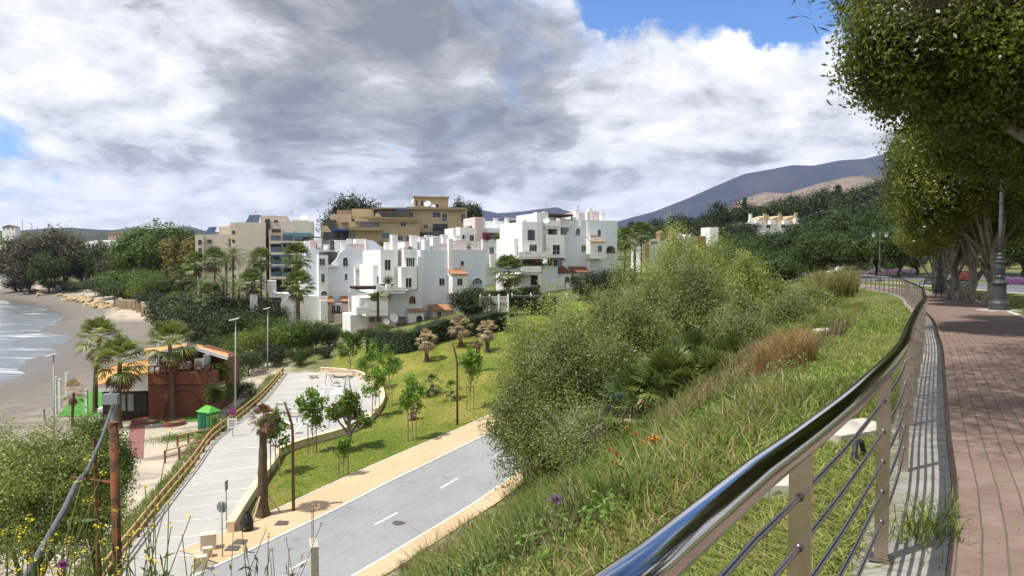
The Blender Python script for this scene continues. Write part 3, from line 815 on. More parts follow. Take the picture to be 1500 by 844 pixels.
# ------------------------------------------------------------------ plant builders
def unit(a): return a/np.maximum(np.linalg.norm(a, axis=-1, keepdims=True), 1e-9)
def leaves(T, N, m, spread, L, W, g, up=.25, rnd=.8):
    """m leaves round every twig point T, leaning along its outward normal N; returns rhombic faces."""
    n = len(T); p = np.repeat(T, m, 0) + g.normal(size=(n*m, 3))*spread
    fn = unit(np.repeat(N, m, 0)*.8 + g.normal(size=(n*m, 3))*rnd*.62 + np.array([0, 0, up]))     # leaf faces turn outwards
    d = unit(np.cross(fn, g.normal(size=(n*m, 3)))); s = np.cross(fn, d)
    l = L*(.6+.8*g.random((n*m, 1))); w_ = W*(.6+.8*g.random((n*m, 1)))
    return np.stack([p, p+d*l*.5+s*w_*.5, p+d*l, p+d*l*.5-s*w_*.5], 1).reshape(-1, 3)
def shell(lobes, n, g, inner=.4, bottom=-.75, bump_=.16):
    """Points through the outer volume of a set of ellipsoid lobes, with outward normals."""
    lob = np.array(lobes, dtype=float); A = (lob[:,3]*lob[:,4]+lob[:,4]*lob[:,5]+lob[:,3]*lob[:,5])
    pts = []; nrm = []; got = 0
    while got < n:
        k = g.choice(len(lob), size=n, p=A/A.sum()); u = unit(g.normal(size=(n, 3)))
        u = u[u[:,2] > bottom] if bottom > -1 else u; k = k[:len(u)]
        c = lob[k,:3]; r = lob[k,3:]
        f = 1 - inner*g.random((len(u),1))**1.6
        ph = k[:,None]*1.7
        f = f*(1+bump_*(np.sin(u[:,:1]*7+ph)*np.sin(u[:,1:2]*6+ph*2)+.7*np.sin(u[:,2:3]*9+u[:,:1]*8+ph)))
        q = c+u*r*f
        ok = np.ones(len(q), bool)
        for j, l in enumerate(lob):
            dd = (((q-l[:3])/l[3:])**2).sum(1); ok &= (dd > .42) | (k == j)
        pts.append(q[ok]); nrm.append(unit(u/r)[ok]); got += ok.sum()
    return np.concatenate(pts)[:n], np.concatenate(nrm)[:n]
def crown(name, lobes, ntw, m, spread, L, W, mat, seed, parent=None, inner=.4, bottom=-.75, up=.25, rnd=.8, bump_=.22):
    g = np.random.default_rng(seed)
    T, N = shell(lobes, ntw, g, inner, bottom, bump_)
    return quads_obj(name, leaves(T, N, m, spread, L, W, g, up, rnd), mat, parent)
def limbs(mb, base, top, r, lobes, g, nb=7, r2=.3, n=8, wob=.25):
    """Wavy trunk and limbs that reach into the lobes."""
    base = Vector(base); top = Vector(top); k = 6; pts = []
    for i in range(k+1):
        t = i/k; j = Vector((g.normal(), g.normal(), 0))*wob*(0 if i in (0,) else 1)*.4
        pts.append(base.lerp(top, t)+j)
    mb.tube(pts, [r*(1.25 if i == 0 else 1-.35*i/k) for i in range(k+1)], n)
    for b in range(nb):
        l = lobes[b % len(lobes)]
        e = Vector(l[:3]) + Vector((g.normal()*l[3], g.normal()*l[4], g.normal()*l[5]))*.35
        s_ = pts[max(2, k-2-(b % 3))]
        mid = s_.lerp(e, .5)+Vector((g.normal()*.1, g.normal()*.1, .12))*(e-s_).length*.5
        mb.tube([s_, s_.lerp(mid, .5), mid, e], [r*r2*1.5, r*r2*1.2, r*r2*.8, r*r2*.25], max(5, n-2))
    return pts
M_BARK = pmat('grey_bark', (.30, .27, .23), (.17, .15, .125), 6, .95, bmp=.5, stretch=(1,1,.35))
M_BARKD = pmat('dark_bark', (.09, .07, .05), (.05, .04, .03), 6, .95, bmp=.5, stretch=(1,1,.3))
M_PALMT = pmat('palm_trunk_fibre', (.15, .105, .07), (.07, .05, .035), 9, .95, bmp=.8, stretch=(1,1,3))
L_DARK = leafmat('leaf_dark_pine', (.016, .028, .009), (.042, .060, .018), .12, .12)
L_PINE = leafmat('leaf_mid_green', (.022, .044, .009), (.07, .105, .02), .2, .15)
L_BROWN = leafmat('leaf_olive_brown', (.050, .050, .026), (.12, .108, .055), .15, .12)
L_GREEN = leafmat('leaf_fresh_green', (.040, .080, .012), (.14, .20, .032), .3, .3)
L_LIME = leafmat('leaf_lime', (.06, .10, .014), (.165, .205, .03), .35, .5)
L_FICUS = leafmat('leaf_ficus', (.018, .040, .006), (.15, .20, .022), .35, .45, rough=.38, spec=.4, tcol=(.30,.34,.03))
L_OLIVE = leafmat('leaf_mastic', (.062, .092, .022), (.225, .27, .068), .3, .55, rough=.45, spec=.35)
L_OLIVE2 = leafmat('leaf_mastic_bright', (.095, .14, .027), (.315, .36, .085), .3, .55, rough=.45, spec=.35)
L_SAP = leafmat('leaf_plane_sapling', (.065, .135, .018), (.19, .30, .045), .4, .8)
L_PALM = leafmat('palm_frond', (.045, .080, .017), (.16, .205, .052), .25, .5, rough=.42, spec=.4)
L_PALML = leafmat('palm_frond_yellowing', (.06, .10, .018), (.23, .26, .06), .3, .5, rough=.42, spec=.4)
L_DRY = leafmat('dry_frond', (.20, .15, .08), (.44, .345, .21), .2, .9)
L_DRYD = leafmat('brown_dead_frond', (.09, .05, .024), (.20, .12, .06), .15, .9)
L_HEDGE = leafmat('leaf_hedge', (.014, .034, .009), (.048, .085, .018), .15, .5)
L_PURP = leafmat('flower_purple', (.13, .04, .16), (.30, .12, .34), .3, .9)
L_RED = leafmat('flower_bougainvillea', (.12, .02, .03), (.26, .04, .06), .3, .9)

def fan_fronds(g, n, Lp, Lb, el0=80, el1=-35, seg=15, spread=75, droop=.35, w_=.035, r0=.12):
    V = []
    for i in range(n):
        az = i*2.39996 + g.normal()*.15; f = i/(n-1)
        el = R(el0+(el1-el0)*f + g.normal()*6)
        dr = np.array([math.cos(az)*math.cos(el), math.sin(az)*math.cos(el), math.sin(el)])
        side = unit(np.cross(dr, [0,0,1.0])); upv = np.cross(side, dr)
        lp = Lp*(.85+.3*g.random()); lb = Lb*(.85+.3*g.random())
        o = dr*r0*.5; e = o+dr*lp; e = e+np.array([0,0,-.08*lp])
        V += [o-side*.012, o+side*.012, e+side*.012, e-side*.012]
        for k in range(seg):
            a = R(-spread+2*spread*k/(seg-1)+g.normal()*2)
            dd = unit(dr*math.cos(a)+side*math.sin(a)+upv*.12*(1-abs(a)))
            ll = lb*(1-.25*abs(a)/1.3)
            sd = unit(np.cross(dd, upv)); w_ = .6*ll*R(2*spread/(seg-1))*.44; m_ = e+dd*ll*.6; t_ = e+dd*ll + np.array([0,0,-droop*ll*(.6+.5*g.random())])
            V += [e-sd*w_*.3, e+sd*w_*.3, m_+sd*w_, m_-sd*w_, m_-sd*w_, m_+sd*w_, t_+sd*.004, t_-sd*.004]
    return np.array(V)
def feather_fronds(g, n, L, el0=75, el1=-30, nl=26, ll=.45, w_=.03, curl=1.0):
    V = []
    for i in range(n):
        az = i*2.39996 + g.normal()*.15; f = i/(n-1); el = R(el0+(el1-el0)*f+g.normal()*5)
        h = np.array([math.cos(az), math.sin(az), 0]); side = np.array([-math.sin(az), math.cos(az), 0])
        p = np.array([0,0,0.0]); steps = 9; pr = [p]; an = el; Ln = L*(.85+.3*g.random())
        for k in range(steps):
            p = p+(h*math.cos(an)+np.array([0,0,math.sin(an)]))*Ln/steps; pr.append(p); an -= curl*R(9)
        pr = np.array(pr)
        for a, b in zip(pr, pr[1:]): V += [a-side*.015, a+side*.015, b+side*.012, b-side*.012]
        for k in range(nl):
            t = .12+.88*k/(nl-1); x = t*steps; j = min(int(x), steps-1); q = pr[j]+(pr[j+1]-pr[j])*(x-j)
            tg = unit(pr[j+1]-pr[j]); l_ = ll*math.sin(math.pi*(.12+.80*t))**.6
            for sg in (-1, 1):
                dd = unit(side*sg*.8+tg*.65+np.array([0,0,.1-.35*g.random()])); wv = unit(np.cross(dd, side*sg+tg*.2+np.array([0,0,.5])))*w_
                V += [q-wv*.5, q+wv*.5, q+dd*l_*.6+wv*.6, q+dd*l_+wv*.1]
    return np.array(V)
def palm_trunk(mb, H, r0, r1, g, lean=(0,0), n=9):
    k = max(6, int(H/.45)); pts = []; rad = []
    for i in range(k+1):
        t = i/k; pts.append((lean[0]*t*t, lean[1]*t*t, H*t)); rad.append((r0+(r1-r0)*t)*(1+.10*(i % 2))*(1.5 if i == 0 else 1))
    mb.tube(pts, rad, n)
def make_palm(name, label, H, kind='fan', seed=1, L=1.5, nf=34, lm=None, skirt=10, r=(.17,.13), lean=(0,0), group=None, cat='palm tree', el1=-35, droop=.35):
    g = np.random.default_rng(seed); lm = lm or L_PALM
    t = thing(name, label, cat, (0,0,0), 0, group)
    mb = MB(); palm_trunk(mb, H, r[0], r[1], g, lean); mb.build('trunk', M_PALMT, t, smooth=False)
    top = np.array([lean[0], lean[1], H])
    V = fan_fronds(g, nf, L*.5, L*.62, 82, el1, droop=droop) if kind == 'fan' else feather_fronds(g, nf, L, 78, el1)
    quads_obj('crown', V+top, lm, t)
    if skirt:
        V = fan_fronds(g, skirt, L*.42, L*.5, -45, -80, 9, 60, .2) if kind == 'fan' else feather_fronds(g, skirt, L*.7, -40, -75, curl=.5)
        quads_obj('dead_skirt', V+top-np.array([0,0,.12]), L_DRYD, t)
    return t
def at(px, D): 
    """Ground point in image column px at forward distance D."""
    x = (px-750)/F*D
    return (x, D, g1(x, D))
def at_px(px, D, pytop):
    x, y, z = at(px, D)
    x = P(px, pytop, D).x
    return (x, y, g1(x, y)), P(px, pytop, D).z - g1(x, y)
# ------------------------------------------------------------------ mountains and far hills
def ridge(name, pts, D0, depth, mat, seed, foot=-10, nx=150, ny=40, amp=.10):
    """Mountain whose crest follows pts (px, py) at distance D0 and falls away to both sides."""
    g = np.random.default_rng(seed)
    px = np.linspace(pts[0][0], pts[-1][0], nx)
    py = np.interp(px, [p[0] for p in pts], [p[1] for p in pts])
    cx = (px-750)/F*D0; cz = np.array([P(a, b, D0).z for a, b in zip(px, py)])
    v = np.linspace(-1, 1, ny)
    X = np.repeat(cx[None], ny, 0); Y = D0 + v[:,None]*depth + 0*X
    X = X*(Y/D0)**.4
    prof = np.maximum(0, 1-np.abs(v))[:,None]
    H = np.maximum(cz[None]-foot, 0)
    gul = np.zeros_like(X)
    for k, a in ((1,1.),(2,.6),(4,.38),(8,.22),(16,.13)):
        ph = g.random(6)*6.28; s_ = k*2*math.pi/(depth*1.3)
        gul += a*(1-2*np.abs(np.sin(X*s_*.5+ph[0]+1.3*np.sin(Y*s_*.35+ph[1])+.8*np.sin(X*s_*.21+ph[2]))))
    Z = foot + H*prof**1.15 + H.max()*amp*gul*np.minimum(prof, 1-prof)*1.6
    Z[ny//2] = cz
    o = grid_obj(name, X, Y, Z, mat)
    return tag(o, kind='structure')
def hill_mat(name, c1, c2, c3, s=.002, thr=(.5,.6)):
    m, nt, b = newmat(name); co = coords(nt, 'Object')
    n1 = noise(nt, co, s, 8, .65, .6); n2 = noise(nt, co, s*7, 6, .65)
    c = mixc(nt, ramp(nt, n2.outputs[0], [(.35, 0.), (.65, 1.)]), c1, c2)
    c = mixc(nt, ramp(nt, n1.outputs[0], [(thr[0], 0.), (thr[1], 1.)]), c, c3)
    nt.links.new(c, b.inputs['Base Color']); b.inputs['Roughness'].default_value = .95; b.inputs['Specular IOR Level'].default_value = .05
    return m
M_MTN = hill_mat('hazed_mountain_scrub', (.027, .033, .050), (.044, .046, .058), (.068, .060, .062), .0012)  # cloud shade and haze blue are put into the scrub colour
M_FOOT = hill_mat('bare_foothill', (.24, .18, .135), (.15, .12, .095), (.07, .07, .05), .0035, (.52, .60))
M_GREENH = hill_mat('green_hill', (.035, .05, .02), (.07, .085, .03), (.10, .13, .035), .006)
M_BLUEH = hill_mat('low_scrub_hills', (.035, .045, .035), (.06, .065, .05), (.09, .09, .06), .003)
ridge('mountain', [(800,352),(890,328),(960,309),(1010,289),(1050,271),(1090,254),(1130,247),(1160,241),(1190,242),(1230,234),(1265,232),(1300,223),(1340,215),(1420,200),(1520,190),(1640,215),(1760,260),(1900,320)], 6500, 2300, M_MTN, 3, nx=220, ny=60)
ridge('foothill', [(1020,336),(1060,305),(1090,291),(1120,281),(1150,283),(1175,276),(1200,268),(1235,259),(1270,254),(1300,262),(1360,250),(1450,265),(1600,310)], 3600, 900, M_FOOT, 5, nx=140, ny=40, amp=.14)
ridge('mountain_range', [(600,350),(660,330),(700,306),(730,312),(760,310),(790,306),(815,303),(840,312),(870,325),(900,330),(950,345)], 7000, 1500, M_MTN, 8)
ridge('low_hills', [(-300,345),(-60,342),(20,338),(60,335),(100,333),(140,336),(165,337),(200,332),(225,336),(275,331),(300,338),(360,345),(450,350)], 4200, 800, M_BLUEH, 11)
ridge('green_hill', [(-420,352),(-200,330),(-60,336),(10,338),(45,341),(90,348),(150,357),(260,362)], 900, 240, M_GREENH, 14, foot=2)
ridge('wooded_ridge', [(20,352),(80,343),(150,340),(230,344),(320,340),(420,348),(520,345),(640,350)], 1500, 350, M_BLUEH, 15, foot=2)

# ------------------------------------------------------------------ far town beyond the bay
M_WHITE = pmat('white_stucco', (.80, .80, .79), (.62, .62, .605), .6, .85, bmp=.06, lo=.42, hi=.85, stretch=(1,1,.3))
M_DGLASS = pmat('dark_glass', (.022, .027, .033), (.04, .05, .06), 2, .08, spec=.5)
M_TILE = pmat('terracotta_tile', (.45, .235, .13), (.30, .15, .085), 6, .9, bmp=.1)
def far_house(px, py0, px1, py1, D, label, roof=None, steps=2, wm=None, rows=2, nw=4):
    a = P(px, py1, D); b = P(px1, py0, D); W = b.x-a.x; H = b.z-a.z; g0 = g1((a.x+b.x)/2, D+4)
    t = thing('far_house', label, 'house', (a.x, D, a.z), 0, 'white houses of the far town')
    mb = MB(); mb.box(0, W, 0, 9, min(-.5, g0-a.z-1), H*.62); k = steps
    for i in range(k):
        mb.box(W*(.06+i*.9/k), W*(.06+(i+.72)*.9/k), 1.0+.2*i, 8.5-.2*i, H*.62-.01, H*(.86+.14*((i*7+3) % 3)/2))
    mb.build('wall', wm or M_WHITE, t)
    for r_ in range(rows):
        for i in range(nw):
            MB().box(W*(.06+i/nw), W*(.06+(i+.55)/nw), -.06, .05, H*(.1+.28*r_), H*(.26+.28*r_)).build('window', M_DGLASS, t)
    if roof:
        mb = MB(); mb.vprism([(-.4,H*.62+.1),(W*.5,H*1.05),(W+.4,H*.62+.1)], -.4, 9.4); mb.build('roof', roof, t)
    return t
far_house(-14, 357, 12, 382, 420, 'white terraced house at the edge of the frame below the green hill', steps=3)
far_house(6, 366, 31, 386, 400, 'low white house with dark windows in front of the tall brown tree', steps=2, nw=5)
far_house(2, 386, 14, 402, 380, 'small white house half hidden behind the dark beach trees', steps=1)
far_house(120, 352, 146, 366, 520, 'white house with chimneys between the far trees', steps=3)
far_house(143, 350, 166, 362, 540, 'white flat roofed block in the gap above the beach trees', steps=1)
far_house(258, 350, 268, 362, 520, 'small white tower house beside the round green tree', steps=1)
far_house(158, 341, 196, 347, 1250, 'long low block with red roof on the wooded ridge', roof=M_TILE, wm=pmat('pink_stucco',(.5,.36,.28)), nw=8)
far_house(3, 330, 22, 337, 860, 'houses with dark red roof on top of the green hill', roof=pmat('dark_red_roof',(.16,.06,.05)), wm=M_WHITE, nw=3)
# white marquee with pointed tops
q = P(167, 363, 500); t = thing('marquee', 'white marquee tent with pointed peaks between the far trees', 'tent', (q.x, 500, q.z))
M_CANVAS = pmat('white_canvas', (.85,.84,.8), (.75,.74,.7), 1, .7)
mb = MB()
for (x0, h_) in ((0,5.2),(7,6.8),(14,4.8)):
    mb.box(x0, x0+6.9, 0, 7, -2, 1.5)
    c = (x0+3.45, 3.5); b0 = [(x0,0),(x0+6.9,0),(x0+6.9,7),(x0,7)]
    for i in range(4):
        p, q2 = b0[i], b0[(i+1) % 4]
        m1 = (p[0]+(c[0]-p[0])*.55, p[1]+(c[1]-p[1])*.55, 1.5+(h_-1.5)*.35); m2 = (q2[0]+(c[0]-q2[0])*.55, q2[1]+(c[1]-q2[1])*.55, 1.5+(h_-1.5)*.35)
        mb.add([(p[0],p[1],1.5),(q2[0],q2[1],1.5),m2,m1],[(0,1,2,3)]); mb.add([m1,m2,(c[0],c[1],h_)],[(0,1,2)])
mb.build('canvas', M_CANVAS, t)
q = P(33, 335, 880); t = thing('radio_mast', 'thin radio mast on the green hill', 'mast', (q.x, 880, q.z-6))
mb = MB()
for dx, dy in ((-.5,-.3),(.5,-.3),(0,.5)): mb.tube([(dx,dy,0),(dx*.2,dy*.2,17.5)], .12, 5)
for k in range(8): mb.tube([(-.5*(1-k*.1),-.3*(1-k*.1),k*2.1),(.5*(1-k*.1),-.3*(1-k*.1),k*2.1+1)], .07, 4); mb.tube([(.5*(1-k*.1),-.3*(1-k*.1),k*2.1+1),(0,.5*(1-k*.1),k*2.1+2)], .07, 4)
mb.build('mast_frame', M_IRON2, t)
# ------------------------------------------------------------------ buildings
M_WHITE_SHADE = pmat('blue_shade_stucco', (.67, .72, .765), (.57, .615, .66), .5, .88, bmp=.08, stretch=(1,1,.35), lo=.35, hi=.8)  # white stucco with bluish sky shade put into its colour
M_PINK = pmat('pink_stucco', (.66, .52, .50), (.58, .45, .44), .8, .88)
M_CREAM = pmat('cream_render', (.62, .555, .46), (.55, .49, .405), .35, .88, stretch=(1,1,.4))
M_TAN = pmat('tan_render', (.50, .395, .255), (.43, .335, .215), .35, .88, stretch=(1,1,.4))
M_TAN2 = pmat('tan_render_dark', (.30, .225, .14), (.25, .19, .12), .35, .88)
M_WFRAME = pmat('white_window_frame', (.60, .60, .59), (.52, .52, .51), 3, .5)
M_BFRAME = pmat('brown_window_frame', (.07, .045, .03), (.05, .032, .022), 3, .5)
M_BLUEAW = pmat('blue_awning', (.045, .10, .26), (.035, .08, .2), 2, .8)
M_TEAL = pmat('teal_roof_sheet', (.13, .27, .34), (.10, .22, .29), 2, .4)
M_BLUEGL = pmat('blue_balcony_glass', (.06, .09, .14), (.09, .13, .19), 1.5, .12, spec=.5)
M_SOLAR = pmat('solar_panel', (.07, .11, .20), (.10, .15, .26), 1.2, .15, spec=.6)
M_SHADE = pmat('recess_shade', (.10, .095, .09), (.06, .058, .055), 1, .9)  # solid dark colour standing for the shade inside balconies and openings
M_WOODD = pmat('dark_pergola_wood', (.085, .05, .035), (.06, .035, .025), 4, .8)
M_METALW = pmat('white_metal', (.72,.72,.72), (.64,.64,.64), 4, .5)

class Frame:
    def __init__(s, px, py, D, deg, z=None):
        p = P(px, py, D); s.o = p if z is None else Vector((p.x, p.y, z)); s.a = R(deg)
        s.U = Vector((math.cos(s.a), math.sin(s.a), 0)); s.V = Vector((-math.sin(s.a), math.cos(s.a), 0))
    def u(s, px, v):
        k = (px-750)/F*CP                      # x = k * (y + drop): close enough at eye level
        q = s.o + s.V*v
        k2 = (px-750)/F; dz = EZ - s.o.z
        kk = k2*CP; c0 = k2*SP*dz*.5
        return (kk*q.y + c0 - q.x)/(s.U.x - kk*s.U.y)
    def w(s, py, u, v):
        q = s.o + s.U*u + s.V*v
        d = ray(proj((q.x, q.y, s.o.z))[0], py)
        return EZ + d[2]/d[1]*q.y - s.o.z
    def rect(s, x0, y0, x1, y1, v):
        u0, u1 = s.u(x0, v), s.u(x1, v); um = (u0+u1)/2
        return u0, u1, s.w(y1, um, v), s.w(y0, um, v)

class Bld:
    """A building laid out on planes v = const of a turned frame; picture rectangles give the sizes."""
    def __init__(s, fr, name, label, cat='apartment building', group=None):
        s.f = fr; s.t = thing(name, label, cat, fr.o, fr.a, group); s.wall = {}
    def mb(s, key):
        return s.wall.setdefault(key, MB())
    def box(s, x0, y0, x1, y1, v0, v1, m='wall', ext=0):
        u0, u1, w0, w1 = s.f.rect(x0, y0, x1, y1, v0); mb = s.mb(m) if m == 'wall' else s.sep(m); mb.box(u0, u1, v0, v1, w0-ext, w1); return s
    def sep(s, m):
        mb = MB(); s.wall[m+'#%d' % len(s.wall)] = mb; return mb
    def ubox(s, *a, m='wall'): s.mb(m).box(*a); return s
    def poly(s, pts, v0, v1, m='wall'):
        (s.mb(m) if m == 'wall' else s.sep(m)).vprism([(s.f.u(x, v0), s.f.w(y, s.f.u(x, v0), v0)) for x, y in pts], v0, v1)
    def flush(s, mats):
        out = {}
        for k, mb in s.wall.items():
            k = k.split('#')[0]; out[k] = mb.build(k, mats.get(k, M_WHITE), s.t)
        s.wall = {}; return out
    def win(s, x0, y0, x1, y1, v, arch=False, frame=None, pane=None, bars=1, name='window', sill=True):
        u0, u1, w0, w1 = s.f.rect(x0, y0, x1, y1, v); W = u1-u0; H = w1-w0; e = .07
        fr = MB(); n = 10
        if arch:
            cx = (u0+u1)/2; r = W/2; hb = max(.1, H-r*.9); ring = []; out = []
            for k in range(n+1):
                a = math.pi*k/n; ring.append((cx+r*math.cos(a), w0+hb+(H-hb)*math.sin(a))); out.append((cx+(r+.09)*math.cos(a), w0+hb+(H-hb+.09)*math.sin(a)))
            for k in range(n):
                q = [ring[k], out[k], out[k+1], ring[k+1]]
                fr.vprism(q, v-.07, v+.02)
            fr.box(u0-.09, u0, v-.07, v+.02, w0, w0+hb); fr.box(u1, u1+.09, v-.07, v+.02, w0, w0+hb)
            pm = MB(); pm.vprism([(u0,w0),(u1,w0)]+ring, v-.018, v+.015)
        else:
            fr.box(u0-e, u0, v-.06, v+.02, w0, w1); fr.box(u1, u1+e, v-.06, v+.02, w0, w1); fr.box(u0-e, u1+e, v-.062, v+.02, w1, w1+e)
            pm = MB(); pm.box(u0, u1, v-.018, v+.015, w0, w1)
        if sill: fr.box(u0-.12, u1+.12, v-.14, v+.02, w0-.09, w0-.003)
        for b in range(bars):
            c = u0+W*(b+1)/(bars+1); fr.box(c-.025, c+.025, v-.05, v-.014, w0, w1-(.25*H if arch else 0))
        if H > 1.6 and bars: fr.box(u0, u1, v-.045, v-.012, w0+H*.33, w0+H*.33+.05)
        f_ = fr.build(name, frame or M_WFRAME, s.t)
        pm.build('pane', pane or M_DGLASS, f_)
        return f_
    def tiles(s, x0, y0, x1, y1, v, depth, mat=None, skew=0, over=.25):
        """Corrugated tile lean-to roof: eave at v - depth (front), head at v."""
        vf = v-depth-over
        u0, u1 = s.f.u(x0, vf), s.f.u(x1, vf); um = (u0+u1)/2
        we = s.f.w(y1, um, vf); wh = s.f.w(y0, um, v)
        if wh < we+.35: wh = we+.35
        n = max(6, int((u1-u0)/.24)); mb = MB(); prof = []
        for i in range(n*4+1): 
            prof.append((u0+(u1-u0)*i/(n*4), .06*abs(math.sin(math.pi*i/4))))
        k = 5
        for r_ in range(k):
            a, b = r_/k, (r_+1)/k
            va, vb = vf+(v-vf)*a, vf+(v-vf)*b; wa, wb = we+(wh-we)*a+.03, we+(wh-we)*b
            b0 = len(mb.v)
            for (u, h) in prof: mb.v.append((u-(skew*0), va, wa+h))
            for (u, h) in prof: mb.v.append((u, vb, wb+h))
            for i in range(len(prof)-1):
                mb.f.append((b0+i, b0+i+1, b0+len(prof)+i+1, b0+len(prof)+i)); mb.mi.append(0)
        mb.vprism([(u0,we-.06),(u1,we-.06),(u1,we+.02),(u0,we+.02)], vf, vf+.05)
        b0 = len(mb.v); mb.v += [(u0,vf,we-.05),(u1,vf,we-.05),(u1,v,wh-.05),(u0,v,wh-.05)]; mb.f.append((b0,b0+3,b0+2,b0+1)); mb.mi.append(0)
        return mb.build('tiled_roof', mat or M_TILE, s.t)
    def chimney(s, x0, y0, x1, y1, v, d_=.9, mat=None):
        u0, u1, w0, w1 = s.f.rect(x0, y0, x1, y1, v)
        mb = MB(); mb.box(u0, u1, v, v+d_, w0-.3, w1-.35)
        mb.box(u0+.08, u1-.08, v+.08, v+d_-.08, w1-.36, w1-.12); mb.box(u0-.06, u1+.06, v-.06, v+d_+.06, w1-.121, w1)
        return mb.build('chimney', mat or M_WHITE, s.t)
    def dish(s, px, py, v, r, D_=(-.4,-.85,.35)):
        r *= .55
        u = s.f.u(px, v); w_ = s.f.w(py, u, v); d_ = Vector(D_).normalized(); mb = MB()
        a = d_.orthogonal().normalized(); b = d_.cross(a); c = Vector((u, v, w_)); vs = []; fs = []; n = 16
        for i, (rr_, dd) in enumerate(((.02,0),(.5,.06),(.8,.15),(1,.25))):
            for k in range(n):
                th = 2*math.pi*k/n; vs.append(c+(a*math.cos(th)+b*math.sin(th))*r*rr_+d_*dd*r)
        for i in range(3):
            for k in range(n): fs.append((i*n+k, i*n+(k+1) % n, (i+1)*n+(k+1) % n, (i+1)*n+k))
        mb.add(vs, fs); mb.tube([c, c-Vector((0,0,r*1.5))], .04, 6); mb.tube([c+d_*.1-Vector((0,0,r*.7)), c+d_*r*.7], .02, 5)
        return mb.build('satellite_dish', M_METALW, s.t)
    def rail(s, x0, y0, x1, y1, v, mat=None):
        u0, u1, w0, w1 = s.f.rect(x0, y0, x1, y1, v); mb = MB()
        mb.box(u0, u1, v-.03, v+.03, w1-.05, w1); n = max(2, int((u1-u0)/.18))
        for i in range(n+1):
            u = u0+(u1-u0)*i/n; mb.box(u-.012, u+.012, v-.012, v+.012, w0, w1-.05)
        return mb.build('balcony_railing', mat or M_METALW, s.t)
    def plants(s, x0, y0, x1, y1, v, mat, n=220, seed=1, name='planter_foliage', r=.8, L=.2):
        u0, u1, w0, w1 = s.f.rect(x0, y0, x1, y1, v); c = ((u0+u1)/2, v, (w0+w1)/2)
        return crown(name, [(c[0], c[1], c[2], (u1-u0)/2, r, (w1-w0)/2)], n, 4, .12, L, L*.55, mat, seed, s.t, bottom=-1, inner=.9)
    def aerial(s, px, py0, py1, v):
        u = s.f.u(px, v); w0 = s.f.w(py1, u, v); w1 = s.f.w(py0, u, v); mb = MB()
        mb.tube([(u,v,w0-.3),(u,v,w1)], .03, 5)
        for k in range(5): mb.tube([(u-.5+k*.06, v, w1-.1-k*.16),(u+.5-k*.06, v, w1-.1-k*.16)], .015, 4)
        return mb.build('aerial', M_IRON2, s.t)

WM = {'wall': M_WHITE, 'pink_wall': M_PINK, 'shade_recess': M_SHADE, 'side_wall': M_WHITE_SHADE, 'wood_pergola': M_WOODD}

# ---- middle white block, nearest of the white apartment buildings
f = Frame(616, 470, 117, 24, z=EZ-10.2)
b = Bld(f, 'apartment_building', 'white stepped apartment building in the middle with battlements and a broad pale side wall')
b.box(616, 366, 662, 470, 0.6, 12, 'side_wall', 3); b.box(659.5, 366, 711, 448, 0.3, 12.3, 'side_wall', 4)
b.box(616, 378, 622, 400, .55, .9); 
for (x0, x1, y0) in ((630, 636.5, 361), (636.4, 644.6, 379)): pass
b.box(622, 351, 630, 378, .62, 2.2); b.box(634.5, 348, 644, 379, .62, 2.4); b.box(612.5, 376, 618.5, 458, .15, .9); b.box(658, 350, 664, 404, -.1, .9)
# left tower group (its faces step back towards the left)
b.box(558, 366, 577, 416, -3.0, 9); b.box(575, 344, 583, 420, -2.4, -1.0); b.box(577, 366, 600, 412, -1.2, 8, 'pink_wall')
b.box(592, 365, 611, 392, -3.6, 7); b.box(588, 391, 611, 424, -5.0, .6); b.box(547, 388, 561, 430, -1.6, 8)
b.box(577, 412, 592, 424, .2, 6, 'shade_recess'); b.box(560, 400, 577, 418, -2.97, .2, 'shade_recess')
b.box(552, 421, 594, 428, -6.2, -5.9); b.box(552, 420, 563, 427, -6.6, -5.8); b.box(566, 417, 573, 427, -6.4, -5.8); b.box(560, 426, 594, 430, -6.2, -1.5)
b.poly([(568,463),(568,443),(580,427),(600,427),(618,427),(618,466)], -2.2, .65, 'side_wall')
b.box(528, 436, 569, 460, -3.3, 3); 
b.box(536, 442, 568, 457, -6.0, -5.7); b.box(536, 456, 568, 463, -6.0, -2, 'wall'); b.box(522, 450, 540, 460, -6.6, -6.3)
b.box(538, 461, 580, 473, -3.0, 0, 'pink_wall', 3); b.box(513, 460, 600, 474, -1.0, 5, 'wall', 4)
b.box(598, 455, 621, 478, -3.4, .64, 'wall', 2); b.box(634, 455, 667, 470, -2.6, .3, 'pink_wall', 2); b.box(663, 400, 686, 430, -1.6, .32)
b.box(700, 442, 712, 450, .2, .35, 'shade_recess')
# roof terrace
b.box(640, 357, 700, 367, 3.0, 3.3, 'pink_wall'); b.box(668, 352, 684, 368, 5, 8, 'pink_wall'); b.box(585, 354, 615, 367, 4.0, 9, 'pink_wall')
for x in (661, 680, 700.5): b.box(x, 354, x+1.7, 367, .9, 1.2)
b.box(661, 353, 702, 355.6, .85, 1.25); b.box(661, 353, 702, 355.6, 5.0, 5.3)
for (x, y0, y1, v) in ((603,345,366,3.0),(615,347,368,4.5),(625.5,345,362,4.0),(638,346,366,4.2),(648.5,344,358,6.2),(667,345,358,6.0),(565,355,367,3.)):
    b.chimney(x, y0, x+8.5, y1, v, 1.2)
b.tiles(599, 446, 624.5, 456.5, .62, 4.1); b.tiles(635, 446, 666, 455, .28, 3.0); b.tiles(661.5, 394.5, 686.5, 402, .3, 2.0)
b.flush(WM)
for a in ((564,380.5,572,396),(595,378,607,391.5)): pass
